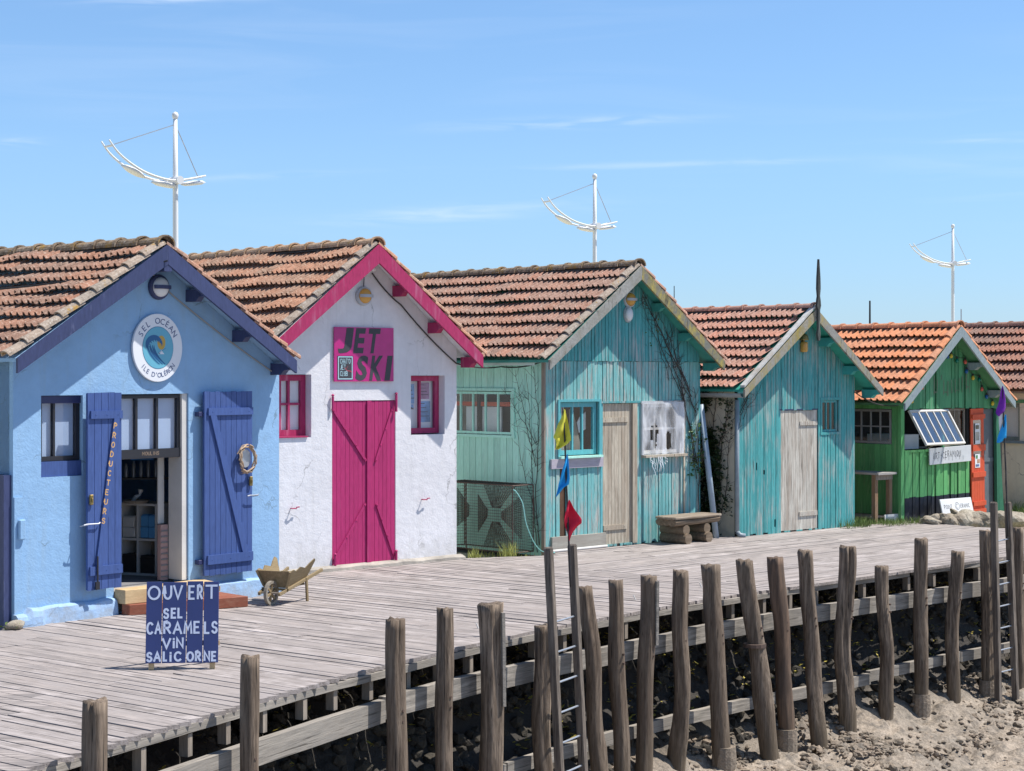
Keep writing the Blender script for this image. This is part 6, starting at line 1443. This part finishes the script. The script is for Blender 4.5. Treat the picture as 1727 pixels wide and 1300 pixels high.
def dense(poly_top, poly_bot, n1, n2, x):
    """net funnel between two edges (y,z)"""
    q = MB(); (a0, a1), (b0, b1) = poly_top, poly_bot
    for i in range(n1 + 1):
        p = Vector((x, *a0)).lerp(Vector((x, *a1)), i / n1); r = Vector((x - .1 + .2 * (i % 2) * .1, *b0)).lerp(Vector((x - .1, *b1)), i / n1); q.tube([p, r], .0042, 3, cap=False)
    for i in range(n2 + 1):
        p = Vector((x, *a0)).lerp(Vector((x - .1, *b0)), i / n2); r = Vector((x, *a1)).lerp(Vector((x - .1, *b1)), i / n2); q.tube([p, r], .0042, 3, cap=False)
    q.build('funnel_net', M['mesh_wire'], cg)
dense(((.14, .93), (.80, .93)), ((.36, .62), (.52, .62)), 20, 16, .2); dense(((.14, .05), (.80, .05)), ((.38, .42), (.52, .42)), 20, 18, .2)
dense(((.03, .80), (.03, .20)), ((.33, .56), (.33, .48)), 18, 14, .2); dense(((.92, .78), (.92, .24)), ((.62, .58), (.62, .48)), 18, 14, .2)
dense(((1.36, .85), (1.36, .30)), ((1.0, .62), (1.0, .48)), 16, 14, .2)
rp = H3.w(-.50, .12, 0); pts = [H3.w(-.50, .12, .90), H3.w(-.46, .08, .86), H3.w(-.40, .02, .70), H3.w(-.38, -.02, .45), H3.w(-.30, -.06, .22), H3.w(-.20, -.10, .07), H3.w(-.08, -.14, .015), H3.w(.02, -.17, .015), H3.w(-.03, -.21, .015), H3.w(-.16, -.17, .015)]
def spline(p, n=5):
    out = []
    for i in range(len(p) - 1):
        p0, p1, p2, p3 = p[max(i - 1, 0)], p[i], p[i + 1], p[min(i + 2, len(p) - 1)]
        for k in range(n): t = k / n; out.append(.5 * ((2 * p1) + (p2 - p0) * t + (2 * p0 - 5 * p1 + 4 * p2 - p3) * t * t + (3 * p1 - p0 - 3 * p2 + p3) * t ** 3))
    return out + [p[-1]]
q = MB(); sp_ = spline(pts); q.tube([p - sp_[0] for p in sp_], .007, 5); tag(q.build('mooring_rope', M['rope'], loc=sp_[0]), 'thin turquoise rope trailing from the wire pot down to the boards', 'rope')
wp = MB(); wp.tube([(0, 0, 0), (1.15, .02, .0)], .02, 8); tag(wp.build('white_pipe', M['white_wood'], loc=H3.w(.02, -.10, .022), rot=(0, 0, H3.a - R(1))), 'thin pale pipe lying on the boards along the foot of the turquoise hut', 'pipe')

# canes and pennants on the ladders
M['flag_y'] = paint('yellow_cloth', (.72, .68, .07), .8, .08); M['flag_b'] = paint('bright_blue_cloth', (.02, .40, .85), .8, .08); M['flag_r'] = paint('red_cloth', (.68, .012, .05), .8, .08); M['flag_p'] = paint('purple_cloth', (.22, .03, .42), .8, .08)
def pennant(name, mat, rows, Z, label, fold=.02, nc=8, seed=0):
    o = W(rows[0][1], rows[0][0], Z); q = MB(); fine = []
    for (v0, l0, r0), (v1, l1, r1) in zip(rows, rows[1:]):
        for k in range(3): f = k / 3; fine.append((v0 + (v1 - v0) * f, l0 + (l1 - l0) * f, r0 + (r1 - r0) * f))
    fine.append(rows[-1])
    for j, (v, l, r) in enumerate(fine):
        for i in range(nc + 1):
            f = i / nc; p = W(l + (r - l) * f, v + (noise.noise(Vector((f * 3, seed, j * .2))) * 2), Z); p.y += fold * math.sin(f * 7 + j * .22 + seed) * min(1, (r - l) / 14) + .01 * noise.noise(Vector((f * 4, j * .3, seed)))
            q.v.append(tuple(p - o))
    for j in range(len(fine) - 1):
        for i in range(nc): a = j * (nc + 1) + i; q.f.append((a, a + 1, a + nc + 2, a + nc + 1))
    return tag(q.build(name, M[mat], loc=o, smooth=True), label, 'pennant', 'pennants on the ladder canes')
Z1 = tr1.y
def cane(u0, v0, u1, v1, Z, r, label):
    a, b_ = W(u0, v0, Z), W(u1, v1, Z); k_ = 14; q = MB(); q.tube([(a.lerp(b_, i / k_) - a) + Vector((.006 * noise.noise(Vector((i * .4, r * 900, 0))), 0, 0)) for i in range(k_ + 1)], [r * (1.25 if i % 2 else .95) for i in range(k_ + 1)], 7)
    tag(q.build('flag_cane', paint('dark_cane', (.03, .028, .03), .6), loc=a, smooth=True), label, 'cane', 'canes on the ladders')
cane(962, 990, 950, 687, Z1 - .09, .008, 'black cane carrying the yellow, blue and red pennants')
pennant('pennant', 'flag_y', [(690, 951, 953), (703, 947, 956), (716, 941, 959), (728, 937, 961), (736, 933, 962.5), (742, 937, 963), (750, 938, 957), (758, 936.5, 941)], Z1 - .10, 'yellow pennant at the top of the black cane, before the turquoise window', .03, seed=1)
pennant('pennant', 'flag_b', [(766, 956, 957.5), (778, 953, 959), (792, 948.5, 960), (806, 945, 961), (816, 942, 959.5), (822, 941, 951), (830, 939, 945), (838, 937.5, 938.5)], Z1 - .10, 'blue pennant in the middle of the black cane', .025, seed=2)
pennant('pennant', 'flag_r', [(843, 959, 961), (855, 956, 967), (866, 953, 974), (876, 952, 981), (882, 952, 981), (888, 953, 974), (896, 956, 967), (905, 958, 963), (912, 959.5, 961)], Z1 - .10, 'red pennant at the bottom of the black cane, just above the ladder', .025, seed=3)
Z2_ = tr2.y
cane(1700, 905, 1691, 655, Z2_ - .10, .010, 'dark cane with a purple and a blue pennant on the far ladder')
pennant('pennant', 'flag_p', [(651, 1690, 1691.5), (662, 1687, 1694), (675, 1684.5, 1696), (687, 1681, 1696.5), (695, 1679.5, 1694), (699, 1681, 1688), (702, 1683.5, 1685)], Z2_ - .11, 'purple pennant at the top of the far cane', .02, seed=4)
pennant('pennant', 'flag_b', [(699, 1695, 1697), (712, 1692, 1697.5), (726, 1687, 1698), (738, 1683, 1698), (744, 1681.5, 1690), (747, 1681.5, 1683)], Z2_ - .11, 'bright blue pennant below the purple one on the far cane', .02, seed=5)
pennant('pennant', 'curtain', [(694, 1683, 1693), (706, 1684.5, 1692), (718, 1685, 1689), (727, 1685.5, 1686.5)], Z2_ - .09, 'pale beige pennant scrap between the purple and blue pennants of the far cane', .015, seed=6)

# lamp masts shaped like sails far behind the huts
def lamp_mast(u, vt, h, rz, lean, label):
    Z = FOC * (h - EYE) / (HOR - vt); p = Vector(((u - CX) / FOC * Z, Z, -.1)); t = thing('lamp_mast', label, 'street lamp', p, R(rz), 'sail-shaped lamp masts behind the huts'); hub = h - 1.39
    lx_ = lambda z: lean * (z / h)
    q = MB(); q.tube([(0, 0, 0), (lx_(3), 0, 3), (lx_(hub), 0, hub), (lx_(h), 0, h - .1)], [.062, .060, .056, .042], 14); q.build('mast', M['mast_white'], t, smooth=True)
    q = MB(); q.lathe([(.02, -.10), (.055, -.06), (.07, -.0), (.055, .05), (.01, .075)], 12, Matrix.Translation((lx_(h), 0, h - .03))); q.build('mast_ball', M['mast_white'], t, smooth=True)
    pth = [(-98, 241), (-86, 260), (-68, 277), (-45, 291), (-15, 299), (10, 296), (38, 287)]
    P_ = [Vector(((a) * .0163 + lx_(hub), 0, hub + (298 - b_) * .01233)) for a, b_ in pth]; sm = spline(P_, 4)
    for s_ in (-1, 1):
        q = MB(); q.tube([p_ + Vector((0, s_ * .17 * (1 if i > 3 else 1), 0)) for i, p_ in enumerate(sm)], [.016 + .012 * math.sin(math.pi * i / len(sm)) for i in range(len(sm))], 7); q.build('curved_rail', M['mast_white'], t, smooth=True)
    for i in (2, len(sm) - 2):
        q = MB(); q.tube([sm[i] + Vector((0, -.17, 0)), sm[i] + Vector((0, .17, 0))], .024, 8); q.build('cross_tube', M['mast_white'], t)
    q = MB(); q.tube([Vector((lx_(hub), -.21, hub)), Vector((lx_(hub), .21, hub))], .085, 14); q.build('hub', M['mast_white'], t, smooth=False)
    for (x, z, a) in ((-.98, hub + .13, 24), (-.28, hub - .09, 8), (.40, hub - .02, -8)):
        q = MB(); mm = Matrix.Translation((x, 0, z)) @ Matrix.Rotation(R(a), 4, 'Y'); prf = [(.01, -.05), (.10, -.045), (.15, -.01), (.11, .035), (.01, .05)]
        q.lathe(prf, 14, mm @ Matrix.Scale(2.0, 4, (1, 0, 0)) @ Matrix.Scale(1.1, 4, (0, 1, 0))); q.build('luminaire', M['mast_white'], t, smooth=True)
    for i in (2, len(sm) - 2):
        q = MB(); q.tube([Vector((lx_(h - .2), 0, h - .22)), sm[i]], .010, 5); q.build('stay_cable', M['steel'], t)
lamp_mast(297, 184, 8.0, 40, -.02, 'nearest white lamp mast with a curved twin boom, above the blue hut')
lamp_mast(1003, 289, 8.0, 30, -.0, 'middle white lamp mast with a curved twin boom, above the turquoise hut')
lamp_mast(1607, 375, 8.0, 10, -.0, 'farthest white lamp mast with a curved twin boom, above the orange-tiled roof')
for (u_, v_, Z, r, mt, lb, cat_) in ((1467, 507, 40, .028, 'cable', 'black mast top standing up behind the orange-tiled roof', 'mast'), (1621, 521, 46, .022, 'steel', 'thin grey mast standing just right of the far lamp mast', 'mast'), (1137, 482, 60, .02, 'cable', 'tiny aerial far behind, right of the turquoise hut\'s gable', 'aerial')):
    p = W(u_, v_, Z); q = MB(); q.tube([(0, 0, 0), (.0, 0, p.z + .1)], [r * 1.6, r * .7], 7); tag(q.build('mast_pole' if cat_ == 'mast' else 'aerial', M[mt], loc=(p.x, p.y, -.1)), lb, cat_)
    if cat_ == 'aerial':
        pass

# vines
def vines(fr, label, starts, m, target, rnd, n_twig=10, seg=.09, leaves=(), lm='leaf', name='climbing_vine'):
    t = thing(name, label, 'vine', fr.o, fr.a); q = MB(); tips = []
    for (x, z, tx, tz, r) in starts:
        p = Vector((x, z)); tgt = Vector((tx, tz)); L_ = (tgt - p).length; k_ = max(4, int(L_ / seg)); pts = []; w0 = rnd.random() * 50
        for i in range(k_ + 1):
            f = i / k_; c = p.lerp(tgt, f); d = (tgt - p).normalized(); nrm = Vector((-d.y, d.x)); c = c + nrm * (.10 * noise.noise(Vector((w0, f * 2.2, 0))) + .03 * noise.noise(Vector((w0, f * 9, 3)))) * min(1, f * 4)
            pts.append(c)
        P3 = [m @ Vector((c.x, -.035 - .02 * rnd.random(), c.y)) for c in pts]; q.tube(P3, [r * (1 - .6 * i / k_) for i in range(k_ + 1)], 5)
        for _ in range(int(n_twig * L_)):
            i = rnd.randrange(1, k_); c = pts[i]; d = (pts[i] - pts[i - 1]).normalized(); a = rnd.choice((-1, 1)) * rnd.uniform(.5, 1.2); d = Vector((d.x * math.cos(a) - d.y * math.sin(a), d.x * math.sin(a) + d.y * math.cos(a))); l = rnd.uniform(.08, .30); tw_ = [c]
            for s_ in range(4): d = (d + Vector((rnd.uniform(-.35, .35), rnd.uniform(-.3, .4)))).normalized(); tw_.append(tw_[-1] + d * l / 4)
            q.tube([m @ Vector((e.x, -.04 - .015 * rnd.random(), e.y)) for e in tw_], [r * .42, r * .35, r * .3, r * .22, r * .15], 4)
    q.build('stems', M['vine'], t)
    for (x0, x1, z0, z1, nn_, sz) in leaves:
        lf = MB()
        for _ in range(nn_):
            x, z = rnd.uniform(x0, x1), rnd.uniform(z0, z1)
            if noise.noise(Vector((x * 3.5, z * 2.5, 9))) < rnd.uniform(-.35, .25): continue
            leaf(lf, m @ Vector((x, -.03 - rnd.random() * .09, z)), sz * rnd.uniform(.6, 1.3), rnd)
        lf.build('leaves', M[lm], t, kind='stuff')
    return t
def leaf(mb, c, s, rnd):
    a = Matrix.Rotation(rnd.uniform(0, 6.28), 3, 'Z') @ Matrix.Rotation(rnd.uniform(-.9, .9), 3, 'X') @ Matrix.Rotation(rnd.uniform(-1.2, .6), 3, 'Y')
    pts = [(0, -.6, 0), (.45, -.25, .1), (.35, .3, .05), (0, .75, 0), (-.35, .3, .05), (-.45, -.25, .1)]
    mb.add([c + a @ (Vector(p) * s) for p in pts], [(0, 1, 2, 3), (0, 3, 4, 5)])
rnd = random.Random(21)
gs = [(3.22, .9, 2.75, 3.0, .008), (3.25, 1.1, 2.5, 3.2, .009), (3.2, 1.9, 2.2, 3.45, .007), (3.1, 2.15, 2.0, 3.65, .009), (2.95, 2.05, 1.95, 3.75, .007), (3.0, 2.35, 2.35, 3.4, .006), (3.12, 2.0, 2.6, 3.25, .007), (3.27, .4, 3.2, 2.3, .009), (2.6, 2.4, 1.95, 3.6, .005)]
vines(H3, 'bare climbing vine on the right half of the turquoise gable', gs, ID, None, rnd, 11, leaves=((3.0, 3.36, .95, 1.75, 200, .038), (2.9, 3.3, 1.9, 2.3, 50, .032), (2.0, 2.35, 2.9, 3.35, 40, .025)))
gs = [(-.10, .0, -.30, 2.5, .007), (-.06, .1, -.16, 2.6, .008), (-.14, .5, -.62, 2.2, .005), (-.12, 1.2, -.55, 2.55, .006), (-.10, 1.5, -.8, 2.3, .005)]
vines(H3, 'thin bare vine climbing the right end of the pale green side wall', gs, SL3, None, rnd, 13)
gs = [(-.75, .0, -.35, 2.2, .012), (-.5, .0, -.12, 2.1, .010), (-.3, .3, -.05, 1.8, .008), (-.6, .6, -.2, 2.15, .010), (-.9, .1, -.7, 2.2, .012)]
vines(H4, 'dark ivy covering the cream side wall in the gap between the two turquoise huts', gs, SIDE(0.02), None, rnd, 14, leaves=((-1.7, -.46, -.05, 2.25, 7500, .06), (-.55, -.30, -.05, 2.2, 1100, .045), (-.5, -.05, .3, 2.1, 700, .035)), lm='leaf_dark', name='ivy')
gs = [(.02, 1.9, .75, 2.85, .006), (.05, 2.0, .5, 2.7, .006), (-.05, 1.5, .2, 2.4, .006), (.1, 1.8, .55, 2.35, .005)]
vines(H4, 'wisps of bare vine at the left eave of the finial hut', gs, ID, None, rnd, 14)

# grass and weeds
def tuft(mb, c, n, h, spread, rnd, wd_=.007):
    for _ in range(n):
        a = rnd.uniform(0, 6.28); r = spread * math.sqrt(rnd.random()); b0_ = Vector((c.x + r * math.cos(a), c.y + r * math.sin(a), c.z)); hh = h * rnd.uniform(.45, 1.1); le = Vector((rnd.gauss(0, .28), rnd.gauss(0, .28), 1)) * hh; sd_ = Vector((rnd.uniform(-1, 1), rnd.uniform(-1, 1), 0)).normalized() * wd_
        md = b0_ + le * .55 + Vector((0, 0, hh * .06)); mb.add([b0_ - sd_, b0_ + sd_, md + sd_ * .7, b0_ + le, md - sd_ * .7], [(0, 1, 2, 4), (4, 2, 3)])
rnd = random.Random(5); q = MB()
for k in range(95):
    x = rnd.uniform(-1.7, .25); y = rnd.uniform(-.42, .3) if x > -.9 else rnd.uniform(-.2, .8); p = H5.w(x, y, -.10); tuft(q, p, 26, .20 if x > -1.0 else .26, .12, rnd)
for k in range(60): p = H6.w(rnd.uniform(-1.6, -.05), rnd.uniform(-1, 3), -.13); tuft(q, p, 24, .30, .16, rnd)
q.build('grass', M['grass'], kind='stuff')
for (u_, v_, s_, lb) in ((800, 944, .9, 'small yellow-green weed left, at the foot of the wire pot'), (857, 941, 1.15, 'larger yellow-green weed right, at the foot of the wire pot')):
    p = G(u_, v_, -.03); q = MB(); tuft(q, Vector((0, 0, 0)), int(70 * s_), .20 * s_, .10 * s_, rnd, .006); tag(q.build('weed_plant', M['grass_y'], loc=p), lb, 'weed', 'weeds by the wire pot')
q = MB()
for k in range(12): p = H3.w(rnd.uniform(-.9, -.1), rnd.uniform(-.15, .9), -.08); tuft(q, p, 8, .08, .15, rnd)
q.build('low_weeds', M['grass_y'], kind='stuff')
p = H1.w(-.10, -.12, .0); q = MB()
for _ in range(22): leaf(q, Vector((rnd.uniform(-.12, .08), rnd.uniform(-.05, .05), rnd.uniform(.01, .08))), .035, rnd)
tag(q.build('weed_plant', M['grass'], loc=p), 'small green weed at the left foot of the blue hut', 'weed')
q = MB(); rock(q, (0, 0, .03), .09, random.Random(4), 2, (1.2, .8, .6)); tag(q.build('pale_stone', M['ledge'], loc=H1.w(-.06, -.13, .01), smooth=True), 'pale stone at the left foot of the blue hut', 'stone')

# rough stone ledge before the green hut
le_ = thing('stone_ledge', 'low ledge of rough pale stones in front of the green hut', 'stones', G(1630, 886), H5.a); rnd = random.Random(14)
a, b_ = Vector((G(1572, 883).x, G(1572, 883).y)), Vector((G(1712, 884).x, G(1712, 884).y)); n_ = 11; org = G(1630, 886)
for i in range(n_):
    f = i / (n_ - 1); c = a.lerp(b_, f); big = .13 + .11 * f; q = MB(); cl_ = Matrix.Rotation(-H5.a, 3, 'Z') @ (Vector((c.x, c.y, 0)) - Vector((org.x, org.y, 0)))
    rock(q, (cl_.x, cl_.y + rnd.uniform(.0, .2), -.03 + big * .25), big * 1.25, rnd, 3, (1.25, .9, .62)); q.build('stone', M['ledge'], le_, smooth=False)
for i in range(5):
    f = .5 + i * .11; c = a.lerp(b_, f); q = MB(); cl_ = Matrix.Rotation(-H5.a, 3, 'Z') @ (Vector((c.x, c.y, 0)) - Vector((org.x, org.y, 0)))
    rock(q, (cl_.x, cl_.y + .30, .10), .17, rnd, 3, (1.3, .9, .5)); q.build('stone', M['ledge'], le_, smooth=False)
# work table
tb = thing('work_table', 'grey wooden work table in the grass by the green side wall', 'table', H5.w(-.62, .10, -.12), H5.a)
q = MB(); q.box(0, .50, -.10, 1.1, .93, .965); q.build('tabletop', wood('grey_table_top', (.36, .34, .32), (.42, .40, .38), .5, (20, 2, 20), .8), tb)
for (x, y) in ((.04, 0.0), (.43, 0.0), (.04, .95), (.43, .95)):
    q = MB(); q.box(x, x + .075, y, y + .075, 0, .929); q.build('leg', wood('brown_table_leg', (.27, .17, .10), (.30, .22, .16), .4, (20, 20, 2), .8), tb)
q = MB(); q.box(.05, .49, -.02, -.001, .84, .925); q.build('apron', M['oldwood'], tb)
q = MB(); q.box(.0, .5, .05, 1.0, .20, .225); q.build('lower_shelf', M['oldwood'], tb)
q = MB(); q.box(0, .42, 0, .02, 0, .16); tag(q.build('white_board', M['white_wood'], loc=H5.w(-.40, .02, -.02), rot=(R(-8), 0, H5.a)), 'small white board standing under the work table', 'board')
cable('service_cable', 'black cable drooping from the finial hut to the green hut', [H4.w(W4 - .05, -.05, 2.20), H5.w(-.02, -.02, 1.98)], .009, 'cable', .10)
for i, (u_, v_) in enumerate(((655, 1092), (808, 1060), (1073, 1012), (1184, 990))):
    p = G(u_, v_); q = MB(); q.tube([(0, 0, -.01), (-.03, .0, .055)], .008, 6); tag(q.build('peg', M['white_wood'], loc=p), ('pale peg sticking out of the boards left of the tall cracked pile', 'pale peg sticking out of the boards left of the stout splinted pile', 'pale peg sticking out of the boards right of the near ladder', 'pale peg beside the pile with the orange-brown top')[i], 'peg', 'pegs in the boards')
